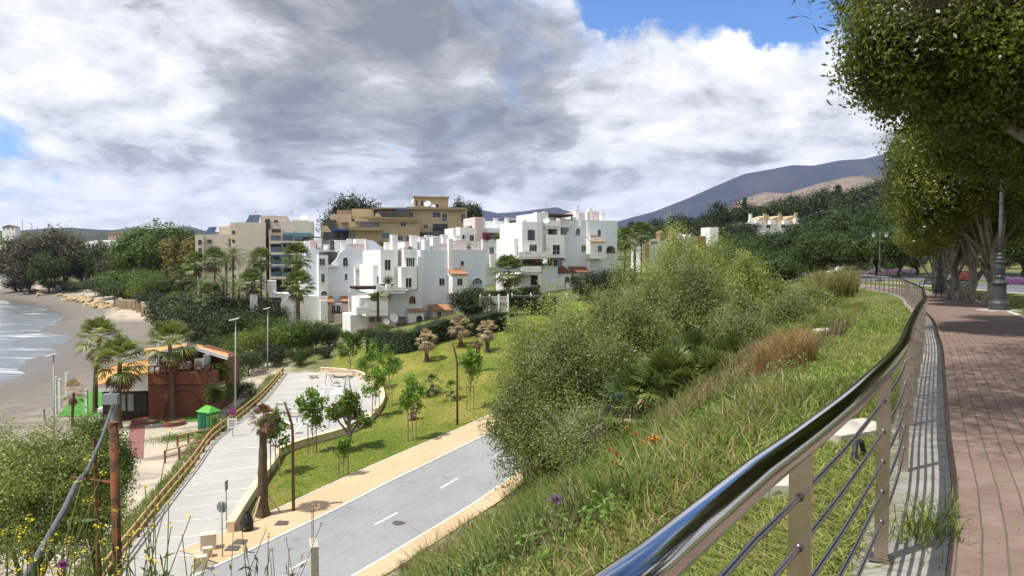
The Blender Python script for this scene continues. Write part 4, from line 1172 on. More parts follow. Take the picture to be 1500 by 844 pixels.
b.win(564, 381, 572, 395.5, -3.0, bars=1); b.win(595.5, 378, 607, 391, -3.6, bars=3); b.win(594.5, 407.5, 602.5, 421, -5.0, bars=1); b.win(552.5, 405, 559, 415, -1.6)
b.win(643.5, 408, 651, 418, .6); b.win(675.3, 382.5, 679.2, 389, .3, bars=0); b.win(670, 408.5, 677, 417.5, -1.6); b.win(692, 407.5, 706, 416.5, .3, arch=True, bars=3, pane=M_BLUEGL)
b.win(668.5, 433.5, 677.5, 444, .3, bars=1, frame=M_BFRAME); b.win(610.5, 463, 617.5, 477, -3.4, arch=True, frame=M_BFRAME, bars=1, name='door')
b.win(640.5, 457, 646, 465.5, -2.6, pane=M_SHADE); b.win(600, 434.5, 608, 444, .55 if False else -2.2, arch=True, frame=M_TILE, bars=2, pane=M_SHADE)
for x in (541, 551): b.win(x, 464.5, x+7, 471.5, -3.0, arch=True, bars=2)
b.dish(589, 359, 1.0, 1.0); b.dish(576, 466, -6, 1.3, (.3,-.9,.4)); b.dish(565.5, 471.5, -6, .8)
b.plants(540, 428, 555, 442, -5, L_GREEN, 200, 3, r=1.0); b.plants(562, 405, 576, 418, -3.3, L_PINE, 120, 4, r=.6); b.plants(684, 356, 690, 367, 1.6, L_GREEN, 50, 5, r=.5); b.plants(596,362,606,367.5,-3,L_PINE,50,6,r=.5)
# pergola beams over the lower terrace
mb = MB(); u0, u1, w0, w1 = f.rect(520, 421, 555, 424, -6)
mb.box(u0, u1, -6.2, -5.9, w0, w1); mb.box(u0, u1, -2.9, -2.6, w0, w1)
for i in range(8): mb.box(u0+(u1-u0)*i/7-.06, u0+(u1-u0)*i/7+.06, -6.3, -2.5, w1, w1+.14)
mb.box(u1-.3, u1, -6.1, -5.8, w0-4.2, w0); mb.build('pergola', M_WOODD, b.t)

# ---- left white block
f = Frame(480, 470, 134, 20, z=EZ-11.5)
b = Bld(f, 'apartment_building', 'white stepped apartment building behind the tall fan palms, with a plain shade-tinted white gable wall')
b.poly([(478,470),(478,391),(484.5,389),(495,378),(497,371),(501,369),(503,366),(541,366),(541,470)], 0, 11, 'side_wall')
b.box(467, 374, 481, 470, -1.6, 8); b.box(448, 366, 468, 470, 2, 10, 'side_wall'); b.box(441, 395, 470, 470, 3.0, 9); b.box(470, 369, 496, 392, 1.2, 6, 'shade_recess')
b.box(467, 366, 482, 377, 2.6, 8); b.box(481, 388, 496, 391, -.7, .0)
b.box(411, 434, 470, 474, -1.0, 6, 'wall', 3); b.box(394, 428, 405, 436, -3.0, -.5); b.box(393, 411, 405, 430, -2.8, 0); b.box(405, 430, 424, 466, -2.2, 3, 'wall', 3)
b.poly([(411,470),(411,446),(416,438),(430,433),(430,470)], -4.2, -3.8); b.box(366, 431, 377, 470, -5.0, -3.5, 'wall', 3); b.box(376, 448, 396, 460, -3.5, -3.1, 'wall', 2)
b.box(402, 436, 412, 446, -2.24, -1.9, 'shade_recess'); b.box(440, 396, 448, 414, 1.9, 2.2, 'shade_recess')
b.box(469.5, 440, 480, 476, -3.4, 0, 'wall', 2); b.box(479, 445, 531, 462, -2.4, 0, 'pink_wall', 3); b.box(490, 460, 521, 477, -4.2, -3.9, 'pink_wall', 3); b.box(479, 476, 534, 500, -4.2, 0, 'wall', 3)
b.box(512, 440, 542, 462, -4.0, -.1); b.box(516, 430, 542, 445, -3.0, -.05)
b.poly([(511,450),(511,430),(514,424),(520,418),(524,418),(524,450)], -5.2, -4.9)
b.box(521, 392, 546, 421, -2.2, 6); b.box(536, 352, 541, 392, -.1, 1.0); b.box(538, 372, 560, 420, 2, 10, 'side_wall')
b.poly([(540,380),(540,352),(546,352),(561,363),(561,392),(540,392)], 4, 12, 'side_wall')
# roof terrace clutter: parapets, pink screens
b.box(511, 357, 537, 367, 1.0, 1.3, 'pink_wall'); b.box(455, 352, 463, 367, 3, 5, 'pink_wall'); b.box(463, 349, 472, 366, 4, 7); b.box(492, 352, 510, 368, 3, 6); b.box(522, 350, 538, 358, 4, 8); b.box(440, 358, 448, 372, 5, 8)
b.box(474, 358, 492, 370, 3.4, 5); b.box(447, 353, 455, 368, 7, 9)
for (x, y0, y1, v) in ((500,352,366,1.6),(465,350,360,3.4),(486,354,366,3.6),(510,350,358,4.5),(545,355,366,5.0)): b.chimney(x, y0, x+6.5, y1, v, 1.2)
b.tiles(470.5, 434, 490, 443, -.02, 3.0); b.tiles(500, 434, 512, 442, -.02, 2.2); b.tiles(521.5, 390.5, 546.5, 397, .5, 2.6)
b.flush(WM)
b.win(468.5, 379, 476, 388.5, -1.6, bars=2); b.win(471, 401.5, 475.5, 413.5, -1.6); b.win(503, 377.5, 509.5, 390, 0, arch=True, bars=1); b.win(505.5, 401.5, 508.5, 410, 0, bars=0)
b.win(470.5, 426.5, 479, 433, -1.6, arch=True, bars=2); b.win(533.8, 403, 538.2, 409.3, -2.2); b.win(484, 380, 490, 388, 1.2, frame=M_BFRAME)
b.win(543, 380, 546, 388, 2, bars=0); b.win(486, 447.5, 490.5, 457, -2.4, arch=True); b.win(493, 447.5, 498, 457, -2.4, arch=True); b.win(519, 449, 529, 461, -2.4 if False else -4.0, bars=3)
b.win(373.5, 459, 378, 469, -3.5, bars=0, name='door'); b.win(404, 441, 410, 456, -2.2); b.win(484, 352, 490, 366, 3.4 if False else 3.0)
b.rail(511, 358, 537, 366, .9); b.rail(402, 448, 412, 457, -2.6, M_IRON); b.dish(478, 362, 2.4, .6); b.plants(516, 430, 522, 440, -4.6, L_GREEN, 60, 8, r=.6); b.plants(484, 456, 504, 461, -3, L_PINE, 90, 9, r=.5)

# ---- right white block
f = Frame(826, 440, 140, 22, z=EZ-7.5)
b = Bld(f, 'apartment_building', 'white apartment building with blue-shaded walls and tall chimneys beside the dark palms')
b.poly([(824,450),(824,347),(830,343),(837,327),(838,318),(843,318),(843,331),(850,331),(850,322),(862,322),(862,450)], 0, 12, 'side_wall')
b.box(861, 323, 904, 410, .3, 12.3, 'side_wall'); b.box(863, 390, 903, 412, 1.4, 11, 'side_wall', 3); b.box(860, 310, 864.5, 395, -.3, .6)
b.box(842, 321, 850, 333, .4, 1.6)
b.box(765, 325, 788, 370, -5.0, 6); b.box(786, 311, 794.5, 372, -4.4, -3); b.box(788, 312, 803, 378, -3.4, 7, 'side_wall')
b.box(801, 344, 827, 378, -4.5, 5); b.box(801, 323, 820, 334, -4.5, -4.2); b.box(801, 333.5, 824, 345, -1.6, .0, 'shade_recess'); b.box(801, 331.8, 820, 335, -4.5, 0); b.box(817, 320, 821, 346, -4.2, -3.4)
b.box(819, 321, 836, 333, -1.0, 6); b.box(803, 318, 820, 326, -1.0, 6, 'pink_wall')
b.box(753.5, 349, 769, 380, -3.0, 6); b.poly([(760,350),(766,341),(766,352),(760,352)], -3.6, -3.2)
b.box(760, 369, 802, 378, -7.0, -6.7); b.box(760, 376.5, 802, 379.5, -7.0, -3); b.box(769, 366, 800, 377, -3.2, -2, 'wall')
b.box(766, 378, 795, 392, -2.4, 2, 'shade_recess'); b.box(764, 390, 793, 402, -7.0, -6.7); b.box(752, 401, 794, 440, -4.6, 4, 'wall', 3); b.box(764, 398.5, 793, 402.5, -7.0, -4)
b.poly([(793,440),(793,402),(800,389),(817,385),(817,440)], -3.6, 1, 'side_wall'); b.box(815, 399, 838, 428, -2.8, .1, 'wall', 2); b.box(841, 400, 866, 418, -2.4, .1, 'wall', 3); b.box(830, 414, 864, 430, -3.4, -3.1, 'wall', 2)
b.box(864.5, 348, 888, 379, -1.8, .32)
# roof: pink stair heads, brown canopy, round cowls
b.box(840, 312, 877, 323, 4, 9, 'pink_wall'); b.box(866, 310, 876, 324, 3, 6, 'pink_wall'); b.box(801, 313.5, 839, 316.5, -2, 4, 'wood_pergola'); b.box(808, 316, 832, 323, 3, 5, 'pink_wall')
for x in (802, 820, 837): b.box(x, 316, x+1.2, 324, -1.9, -1.7, 'wood_pergola')
for (x, y0, y1, v, m_) in ((843,307,322,3,None),(881,312,324,2,None),(862.5,306,314,5,None),(797.5,310,320,0,None),(766,322,326,2,None)): b.chimney(x, y0, x+5, y1, v, 1.1)
b.tiles(816.5, 390.5, 838, 400, .0, 3.0, pmat('dark_terracotta', (.25,.11,.06), (.17,.075,.045), 6, .9)); b.tiles(842.5, 390.5, 867, 399.5, .0, 2.6, bpy.data.materials['dark_terracotta']); b.tiles(865, 345.5, 887.5, 354.5, .3, 2.1)
b.flush(WM)
b.win(773.5, 337.5, 782.5, 351, -5.0, frame=M_BFRAME); b.win(775.5, 359, 786, 368, -5.0, bars=2); b.win(758.5, 361, 766, 373, -3.0, frame=M_BFRAME); b.win(809.5, 359, 819.5, 372.5, -4.5, bars=1)
b.win(852, 359.5, 857.5, 368.5, 0); b.win(843.5, 334.5, 849, 344.5, 0, arch=True); b.win(876, 337.5, 879, 344, .3, bars=0, frame=M_BFRAME); b.win(875.7, 360, 881, 368.5, -1.8); b.win(888.5, 361, 900, 370, .3, arch=True, frame=M_BFRAME)
b.win(871.5, 383, 878, 392.5, 1.4, frame=M_BFRAME); b.win(889, 383, 898, 396, 1.4, frame=M_BFRAME); b.win(778, 404, 787, 417, -4.6, frame=M_BFRAME); b.win(827.5, 405.5, 833.5, 415, -2.8, arch=True); b.win(841.5, 404.5, 846.5, 414, -2.4)
b.win(802.5, 380, 808, 390, -3.6, arch=True); b.win(811, 380, 816.5, 390, -3.6, arch=True); b.win(809, 338, 817, 345, -1.6, frame=M_BFRAME); b.win(812, 319, 816, 325, -1.0, bars=0); b.win(756, 422, 770, 432, -4.6, arch=True, frame=M_BFRAME)
b.dish(800, 323, -4.8, 1.1, (-.5,-.8,.3)); b.aerial(847, 300, 308, 4); b.rail(770, 367, 777, 372, -7.1, M_IRON)
b.plants(771, 376, 778, 391, -5, L_PINE, 90, 12, r=.7); b.plants(776, 377, 794, 383, -5.5, L_RED, 140, 13, r=.9); b.plants(770, 387, 777, 392, -6.5, L_GREEN, 50, 14, r=.6)
b.plants(873, 394, 878, 398, .6, L_GREEN, 40, 15, r=.4)
mb = MB(); u0, u1, w0, w1 = f.rect(800, 377.5, 826, 381, -4.2); mb.add([(u0,-5.2,w0),(u1,-5.2,w0),(u1,-3.6,w1),(u0,-3.6,w1)], [(0,1,2,3)]); mb.add([(u0,-5.2,w0-.08),(u1,-5.2,w0-.08),(u1,-3.6,w1-.08),(u0,-3.6,w1-.08)], [(3,2,1,0)]); mb.build('awning', M_WOODD, b.t)

# ---- rear white block, between the middle and the right one
f = Frame(729, 440, 160, 20, z=EZ-6.5)
b = Bld(f, 'apartment_building', 'white apartment building set back, bougainvillea hanging from its balconies')
b.box(729, 332, 768, 400, 0, 10, 'side_wall', 4); b.box(674, 334, 700, 372, -2, 8, 'wall', 8); b.box(696, 318, 707, 380, -2.6, 6, 'pink_wall', 8); b.box(707, 351, 730, 400, -3.6, 6, 'wall', 6); b.box(707, 341, 730, 353, -1.5, 4, 'shade_recess'); b.box(707, 334, 735, 341, -1, 6)
b.box(674, 336, 699, 342, -4, -3.7); b.box(664, 334, 676, 384, 1, 8, 'wall', 6); b.box(709, 396, 727, 425, -3, 4, 'pink_wall', 6); b.box(700, 376, 712, 400, -4.4, -1); b.box(719, 374, 731, 392, -5, -3.5)
b.box(690, 324, 764, 334, 4, 4.3); b.box(716, 324, 724, 334, 4.5, 8, 'shade_recess'); b.box(731, 325, 741, 334, 5, 8, 'shade_recess'); b.box(748, 323, 762, 327, 2, 6, 'wood_pergola')
for (x, y0, y1, v) in ((706,319,336,-.5),(725,320,334,1.5),(741.5,319,334,2.5),(688,322,334,1),(670,333,346,1.5),(751,320,328,3),(757.5,321,330,4)): b.chimney(x, y0, x+5, y1, v, 1.2)
b.flush(WM)
b.win(688, 344.5, 694, 354, -2); b.win(717.5, 362.5, 723, 371.5, -3.6, bars=1, pane=M_BLUEGL); b.win(746, 342, 750, 352.5, 0, arch=True, bars=0); b.win(746.3, 361.5, 748.8, 369.5, 0, bars=0); b.win(677.5, 344.5, 680.5, 350, -2, bars=0)
b.win(711.5, 399, 718, 409, -3, arch=True); b.win(703, 379, 707, 389, -4.4); b.win(713, 344, 717, 351, -1.5, frame=M_BFRAME); b.win(716.5, 326, 723.5, 333, 4.4, bars=2); b.win(731.5, 326, 740, 333, 4.9, bars=2)
b.dish(711, 364, -4.6, 1.3, (.55,-.8,.2)); b.plants(707, 341, 718, 353, -3.8, L_RED, 260, 21, r=.8); b.plants(723, 342, 734, 352, -3.8, L_GREEN, 220, 22, r=.9); b.plants(680, 331, 706, 335, 0, L_DARK, 160, 23, r=.6); b.plants(686,381,694,388,-4.5,L_GREEN,60,24,r=.5)

# ---- cream block on the shore side
CM = {'wall': M_CREAM, 'shade_recess': M_SHADE, 'teal_roof': M_TEAL, 'blue_awning': M_BLUEAW, 'solar_panel': M_SOLAR, 'balcony_glass': M_BLUEGL}
f = Frame(347, 470, 178, 14, z=EZ-14)
b = Bld(f, 'apartment_building', 'large cream apartment block with stacked blue balconies behind the row of palms')
b.box(347, 326, 390, 475, 0, 16, 'wall', 4); b.box(339, 326, 348, 475, 1.0, 14, 'wall', 4); b.box(318, 343, 341, 475, 2.0, 14, 'wall', 4); b.box(287, 344, 299, 475, 1.2, 16, 'wall', 4); b.box(298.5, 344, 319, 475, 2.6, 14, 'wall', 4)
b.box(322, 332, 341, 345, 5, 12); b.box(335, 330, 348, 340, 6, 12)
b.box(383, 316, 421, 440, 4, 18, 'wall', 6); b.box(389.5, 321, 396, 440, 2, 6, 'shade_recess'); b.box(395, 324, 460, 345, 3.5, 16, 'wall'); b.box(396, 345, 455, 475, 5, 16, 'wall', 3); b.box(430, 322, 452, 340, 7, 14)
rows_ = ((345,354),(362,370),(381,387.5),(398,405.5))
for (y0, y1) in rows_:
    b.box(396, y1-.5, 432 if y0 > 350 else 456, y1+3.5, -1.0, 5); b.box(396.5, y0-8, 430, y0+8.4, 4.6, 4.98, 'shade_recess'); 
for x in (395, 413, 430): b.box(x, 337, x+2, 420, -.4, 5)
b.box(395, 412, 424, 440, 3, 5, 'shade_recess'); b.box(418, 341, 456, 347, -.6, 5.2, 'teal_roof'); b.box(395, 353, 455, 356, -1.1, 5); b.box(413, 355.5, 441, 357, -1.2, 3, 'blue_awning'); b.box(398, 374, 425, 376, -1.2, 3, 'blue_awning'); b.box(396, 390, 425, 393, -1.2, 3, 'blue_awning')
for k in range(7):
    yy = 338+k*13
    b.box(341, yy, 345.5, yy+5, .97, 1.1, 'shade_recess')
for (x, y) in ((305,351),(305,368),(305,386),(305,394),(336,350),(336,356),(336,372),(336,392)): b.box(x, y, x+5, y+5, 1.8, 2.7, 'shade_recess')
b.poly([(361,326),(367,315),(383,315),(380,326)], 3, 3.4, 'solar_panel'); b.poly([(301,343.5),(307,333),(319,332),(315,343.5)], 3.4, 3.7, 'solar_panel')
b.flush(CM)
for (y0, y1) in rows_:
    for (x0, x1) in ((397.5, 412), (414.5, 429.5)):
        u0, u1, w0, w1 = f.rect(x0, y0, x1, y1, -.9); MB().box(u0, u1, -.98, -.90, w0, w1).build('balcony_glass', M_BLUEGL, b.t)
for x0 in (419, 433): 
    u0, u1, w0, w1 = f.rect(x0, 346, x0+11, 351, -.9); MB().box(u0, u1, -.98, -.90, w0, w1).build('balcony_glass', M_BLUEGL, b.t)
b.win(400, 336, 412, 340, 3.5, frame=M_BFRAME, bars=2); b.win(391, 323, 395, 330, 2, frame=M_BFRAME); b.win(391, 337, 395, 346, 2, frame=M_BFRAME); b.win(403, 323, 408, 325, 4 if False else 3.5, frame=M_BFRAME)
for k, y in enumerate((352, 364, 378, 390, 402)): b.win(292, y, 296, y+6, 1.2, frame=M_BFRAME)
b.dish(446, 319, 5, 1.7, (-.2,-.8,.55)); b.aerial(429, 307, 322, 8); b.chimney(374, 309, 377, 317, 6, 1); b.chimney(411, 315, 416, 320, 8, 1); b.chimney(423, 408, 426.5, 418, 3, 1) if False else None

# ---- tan block on the rise behind
TM = {'wall': M_TAN, 'shade_recess': M_SHADE, 'penthouse': M_TAN, 'roof_slab': M_TAN2, 'blue_awning': M_BLUEAW, 'balcony_glass': M_BLUEGL}
f = Frame(597, 350, 190, 10, z=EZ+2.5)
b = Bld(f, 'apartment_building', 'tan apartment block on the rise with a penthouse tower and dark balconies')
b.box(597, 305, 684, 352, 0, 16, 'wall', 8); b.box(511, 325, 615, 356, -2.0, 12, 'wall', 8); b.box(607, 290, 657, 308, 5, 13, 'penthouse'); b.box(605.5, 287.6, 658.5, 290.2, 4.4, 13.6, 'roof_slab')
b.box(596, 303.6, 683.5, 307, -1.4, 15, 'roof_slab'); b.box(520, 320, 614, 325, -3, 10); b.box(548, 305, 600, 322, 1.6, 10, 'shade_recess'); b.box(546, 304, 600, 306.5, -1.2, 9, 'roof_slab'); b.box(553, 309, 598, 319.5, -2.2, -2.0, 'shade_recess')
b.box(538, 318.5, 612, 321.5, -3.6, 1, 'roof_slab'); b.box(511, 333, 562, 337.5, -4.6, 0, 'roof_slab'); b.box(491, 336, 513, 352, -1, 8, 'shade_recess'); b.box(484, 314, 514, 342, 2, 10); b.box(494, 308, 530, 324, 5, 12, 'roof_slab'); b.box(474, 322, 492, 350, 0, 8, 'shade_recess'); b.box(500, 314, 515, 326, 1.2, 4); b.box(470, 330, 484, 346, 1, 8)
b.box(516, 306, 548, 322, 4, 11); b.box(616, 340, 660, 345, -1.6, 3, 'shade_recess'); b.box(634, 328, 656, 339, -.03, 1, 'shade_recess'); b.box(581, 306, 597, 312, -2.0, 1.0, 'blue_awning'); b.box(489, 335, 512, 338, -4, 0, 'blue_awning')
for x in (486, 500): b.box(x, 337, x+1.2, 352, -3.4, -3, 'blue_awning')
b.poly([(512,334),(514,327),(520,327),(526,334)], -4.6, -4.2); b.poly([(548,320),(551,312),(555,312),(561,320)], -3.6, -3.2); b.poly([(470,340),(474,331),(480,331),(486,340)], -3, -2.6)
b.flush(TM)
for a in ((587,325.5,595,332),(599.5,328,606.5,338),(620.5,329,627,334.5),(634,311,645,318.5),(648,313,655,324),(675.5,313,681.5,326),(599,311,605.5,321.5)):
    b.win(*a, 0 if a[0] > 596 else -2.0, bars=1)
b.win(560, 341, 570, 349, -2, pane=M_BLUEGL); b.win(583, 345, 590, 352, -2); b.win(595, 345, 603, 358, -2, pane=M_BLUEGL); b.win(512, 341, 521, 352, -2, pane=M_BLUEGL); b.win(527, 322, 545.5, 333.5, -2.6, bars=5, pane=M_BLUEGL); b.win(549, 325, 556, 336.5, -2, pane=M_BLUEGL)
b.win(609, 294, 612, 302, 5, bars=0); b.win(617, 294, 620, 302, 5, bars=0); b.win(639, 299, 643, 304, 5, bars=0)
b.rail(554, 312, 582, 319, -2.4, M_IRON); b.rail(632, 334, 657, 340, -.4, M_IRON); b.rail(526, 329, 546, 335, -4, M_IRON); b.rail(492, 343, 512, 352, -2, M_IRON)
b.dish(626.5, 299, 2, 1.6, (-.3,-.8,.5)); b.dish(634, 302.5, 2, 1.3, (.2,-.9,.4)); b.dish(606, 294, 3, 1.2, (-.9,-.3,.3)); b.aerial(600, 287, 304, 6)
b.plants(553, 351, 566, 362, -4, L_PINE, 160, 31, r=1.2); b.plants(520, 318, 548, 321, 0, L_DARK, 120, 32, r=.7)

# ---- villas on the wooded hill
M_YEL = pmat('yellow_render', (.45,.36,.22), (.38,.30,.19), .6, .88); M_ORB = pmat('orange_brick', (.29,.17,.10), (.23,.135,.08), 3, .9)
f = Frame(1096, 332, 235, 12, z=P(1096, 334, 235).z)
t_ = Bld(f, 'hill_villa', 'row of white terraced villas with yellow gables and chimneys high among the hill trees', 'house')
t_.box(1094, 328, 1176, 336, 0, 9, 'wall', 6); t_.box(1094, 326, 1110, 329, .4, 8); t_.box(1165, 320, 1177, 329, .5, 9)
for x in (1110, 1130, 1150): t_.poly([(x,328),(x+2,320),(x+16,315.5),(x+17,328)], 2, 9, 'gable'); t_.box(x-2, 323, x+6, 329, -.2, 2)
t_.flush({'wall': M_WHITE, 'gable': M_YEL})
for x in (1098, 1119, 1141, 1164.5): t_.chimney(x, 311+ (1164-x)*.03, x+3.4, 327, 1.2, .8, M_YEL if x > 1100 else M_WHITE)
for x in (1103, 1122, 1144, 1160): t_.win(x, 329.5, x+6, 334, 0, bars=1)
f = Frame(950, 356, 175, 12, z=P(950, 360, 175).z)
t_ = Bld(f, 'hill_villa', 'white house with orange brick turrets just above the big round shrub', 'house')
t_.box(945, 350, 1006, 362, 0, 9, 'wall', 6); t_.box(1004, 343, 1012, 362, 1, 6, 'wall', 4); t_.box(1020, 346, 1034, 362, 2, 8, 'turret', 4)
for x in (967, 984): t_.box(x, 341.5, x+7, 352, -.4, 2, 'turret'); t_.poly([(x-.5,341.5),(x+3.5,338),(x+7.5,341.5)], -.6, 2.2, 'turret')
t_.box(1040, 333, 1052, 345, 3, 8, 'wall', 5); t_.box(945, 352, 951, 364, -.5, 1, 'turret', 4)
t_.flush({'wall': M_WHITE, 'turret': M_ORB}); t_.win(953, 353.5, 962, 357.5, 0, bars=2); t_.win(976, 352, 982, 357, 0); t_.win(993, 353, 1000, 358, 0); t_.dish(995, 345, .5, 1.0)
f = Frame(1222, 290, 330, 5, z=P(1222, 291, 330).z)
t_ = Bld(f, 'hill_villa', 'small pale house on the hill crest beside a lone conifer', 'house')
t_.box(1222, 287, 1244, 292, 0, 8, 'wall', 6); t_.poly([(1221,287),(1226,284.5),(1240,284.5),(1246,287)], -.5, 8.5, 'roof'); t_.flush({'wall': M_PINK, 'roof': M_TILE})
for x in (1226, 1233, 1239): t_.win(x, 288, x+2.5, 290.3, 0, bars=0)
# beige house glimpsed under the far trees beyond the promenade
f = Frame(1230, 398, 118, 0, z=EZ-3)
t_ = Bld(f, 'road_house', 'low beige house glimpsed under the dark roadside trees', 'house')
t_.box(1226, 373, 1310, 397, 0, 8, 'wall', 3); t_.box(1222, 371, 1314, 374.5, -.6, 9, 'roof_slab'); t_.flush({'wall': M_CREAM, 'roof_slab': M_TAN2})
for x in (1234, 1262, 1290): t_.win(x, 380, x+8, 390, 0, bars=1)
# ------------------------------------------------------------------ vegetation
def hit(px, py, d0=2, d1=900):
    """First point of the ground seen through a picture point."""
    d = np.array(ray(px, py)); D = np.geomspace(d0, d1, 1500); t = D/d[1]
    x, y, z = d[0]*t, D, EZ+d[2]*t; g = gz(x, y); k = np.argmax(z < g)
    return Vector((x[k], y[k], g[k]))
def shrub_lobes(rx, ry, h, g, n=9, base=.0):
    L = [(0,0,h*.42,rx*.84,ry*.84,h*.54)]
    for i in range(n):
        az = i*2.4+g.random(); f = .25+.7*g.random(); el = g.random()
        L.append((rx*f*.72*math.cos(az), ry*f*.72*math.sin(az), h*(.25+.52*(1-f*.75))+h*.08*g.normal(), rx*(.26+.2*g.random()), ry*(.26+.2*g.random()), h*(.17+.13*g.random())))
    return L
def twigs(mb, lobes, n, g, r=.012, L=.7):
    T, N = shell(lobes, n, g, .5)
    for p, q in zip(T, N):
        p = Vector(p); e = p+Vector(q)*L*.6*(.4+g.random())+Vector((g.normal()*.15,g.normal()*.15,.1))
        s_ = p-Vector(q)*L*(.8+g.random())
        mb.tube([s_, p, e], [r*1.6, r, r*.3], 4)
    return mb
M_TWIG = pmat('grey_twig', (.30,.26,.21), (.19,.16,.13), 5, .9)
def shrub(label, px, D, pytop, hw, mat, seed, ntw=2600, m=14, L=.115, W=.046, ry=None, name='shrub', group='big shrubs on the slope', nt=60, n=9, spread=.16, lift=0):
    g = np.random.default_rng(seed); loc, h = at_px(px, D, pytop); h = max(h, 1.2); rx = hw/F*D
    t = thing(name, label, 'shrub', loc, 0, group)
    lb = shrub_lobes(rx, ry or rx*.95, h, g, n)
    lb = [(a, b, max(min(c, h*1.0-f_), .3), d_, e, f_) for a, b, c, d_, e, f_ in lb]
    if lift: lb = [(a, b, h*lift+c*(1-lift), d_, e, f_*(1-lift)) for a, b, c, d_, e, f_ in lb]
    crown('foliage', lb, int(ntw*1.7), m, spread, L, W, mat, seed+1, t, inner=.4, bottom=-.9, bump_=.32)
    mb = MB(); limbs(mb, (0,0,-.4), (0,0,h*max(.35,lift)), .16, lb, g, 8, .45, 6)
    mb.build('branch_frame', M_BARKD, t)
    if nt: twigs(MB(), lb, nt, g).build('bare_twig_foliage', M_TWIG, t)
    return t
shrub('grey-green bushy shrub standing beside the kerb of the lower road, bare twigs at its side', 838, 29, 468, 118, L_OLIVE, 101, 4200, 14, nt=220, n=12)
shrub('bright green shrub in the gap beside the lawn, under the blue-shaded apartment wall', 812, 40, 418, 84, L_OLIVE2, 102, 2600, nt=20)
shrub('tallest pale olive shrub with a broad round head rising against the dark trees', 1005, 45, 343, 118, L_OLIVE2, 103, 4200, nt=40, n=12)
shrub('olive shrub in the middle of the thicket just below the tallest one', 1015, 35, 388, 100, L_OLIVE, 104, 3600, nt=70)
shrub('round olive shrub bulging between the bright green shrub and the tallest one', 915, 39, 388, 82, L_OLIVE, 105, 2800, nt=30)
shrub('small dense shrub at the uphill end of the thicket beside the tall grass', 1092, 41, 378, 52, L_OLIVE2, 106, 1800, nt=30, n=7)
shrub('dull shrub with bare grey twigs behind the dwarf fan palms', 935, 31, 440, 84, L_OLIVE, 107, 2600, nt=140)
shrub('low tangled shrub full of dead stems above the lower sidewalk', 880, 20.5, 655, 95, L_OLIVE, 108, 1500, 9, .08, .03, nt=200, n=8)
shrub('low leafy shrub at the foot of the thicket near the red poppies', 985, 21, 600, 62, L_GREEN, 109, 1200, 9, .09, .035, nt=70, n=7)
shrub('dark low shrub downhill from the dry straw tuft', 1085, 22, 555, 50, L_OLIVE, 110, 900, 9, .08, .03, nt=60, n=6)
shrub('small grey shrub on the open slope beside the white stone', 1160, 27, 470, 40, L_OLIVE, 111, 800, 9, .08, .03, nt=50, n=6)
shrub('low pale shrub spreading between the small dense shrub and the tall grass', 1138, 40, 412, 48, L_OLIVE2, 112, 1300, 11, nt=20, n=7)
shrub('low olive shrub in the scrub above the dwarf fan palms', 1085, 31, 438, 52, L_OLIVE, 113, 1500, 11, nt=50, n=7)
shrub('dull low shrub on the slope in front of the tall grass', 1185, 37, 440, 46, L_OLIVE, 114, 1000, 10, nt=30, n=6)
# dwarf fan palms
def dwarf_palm(px, D, pytop, label, seed, heads=3, L=.98):
    g = np.random.default_rng(seed); loc, h = at_px(px, D, pytop); h = max(h, 1.2)
    t = thing('dwarf_fan_palm', label, 'fan palm', loc, g.random()*6, 'dwarf fan palms on the slope')
    st = MB(); V = []; Vd = []
    for k in range(heads):
        a = k*2.1; r_ = .55 if heads > 1 else 0; hh = max(.4, h*(.62-.15*k)-.5); top = np.array([r_*math.cos(a)*1.2, r_*math.sin(a)*1.2, hh])
        st.tube([(r_*.3*math.cos(a), r_*.3*math.sin(a), -.3), tuple(top*.6), tuple(top)], [.16,.13,.11], 8)
        V.append(fan_fronds(g, 26, L*.55, L*.5, 85, -25, 13, 85, .12, .022)+top); Vd.append(fan_fronds(g, 9, L*.45, L*.45, -20, -65, 9, 70, .3, .022)+top)
    st.build('stem', M_PALMT, t); quads_obj('fronds', np.concatenate(V), L_PALM, t); quads_obj('dry_fronds', np.concatenate(Vd), L_DRY, t)
    return t
dwarf_palm(1050, 21.5, 488, 'dwarf fan palm highest on the slope, standing against the olive shrubs', 120, 3)
dwarf_palm(1003, 20.5, 515, 'large dwarf fan palm with dry fronds in the middle of its clump', 121, 4, 1.15)
dwarf_palm(960, 20.5, 556, 'dwarf fan palm lowest on the slope, spilling over the bare twigs', 122, 3)

# promenade row: broad leaved fig trees
def fig_tree(label, loc, lobes, seed, ntw, m=14, L=.15, W=.068, trunks=((0,0,0),), th=2.6, r=.24, group='fig trees along the promenade', mat=None, name='fig_tree', lean=(.5,.2)):
    g = np.random.default_rng(seed); t = thing(name, label, 'tree', loc, 0, group)
    crown('crown', lobes, int(ntw*1.25), m, .17, L, W, mat or L_FICUS, seed, t, inner=.4, bottom=-1, bump_=.15)
    for k, (dx, dy, ln) in enumerate(trunks):
        mb = MB(); limbs(mb, (dx,dy,-.2), (dx+lean[0]*(1 if k % 2 == 0 else -1.1), dy+lean[1], th), r*(1-.2*k), lobes[k::max(1,len(trunks))], g, 5, .38, 10, .3)
        mb.build('trunk', M_BARK, t, smooth=True)
    return t
x, y = 14.2, 16.5
L_FIGSUN = leafmat('leaf_fig_sun_tint', (.03,.052,.008), (.22,.235,.028), .35, .45, rough=.38, spec=.4, tcol=(.34,.36,.03))  # same fig leaf, its sunlit look put into a brighter colour
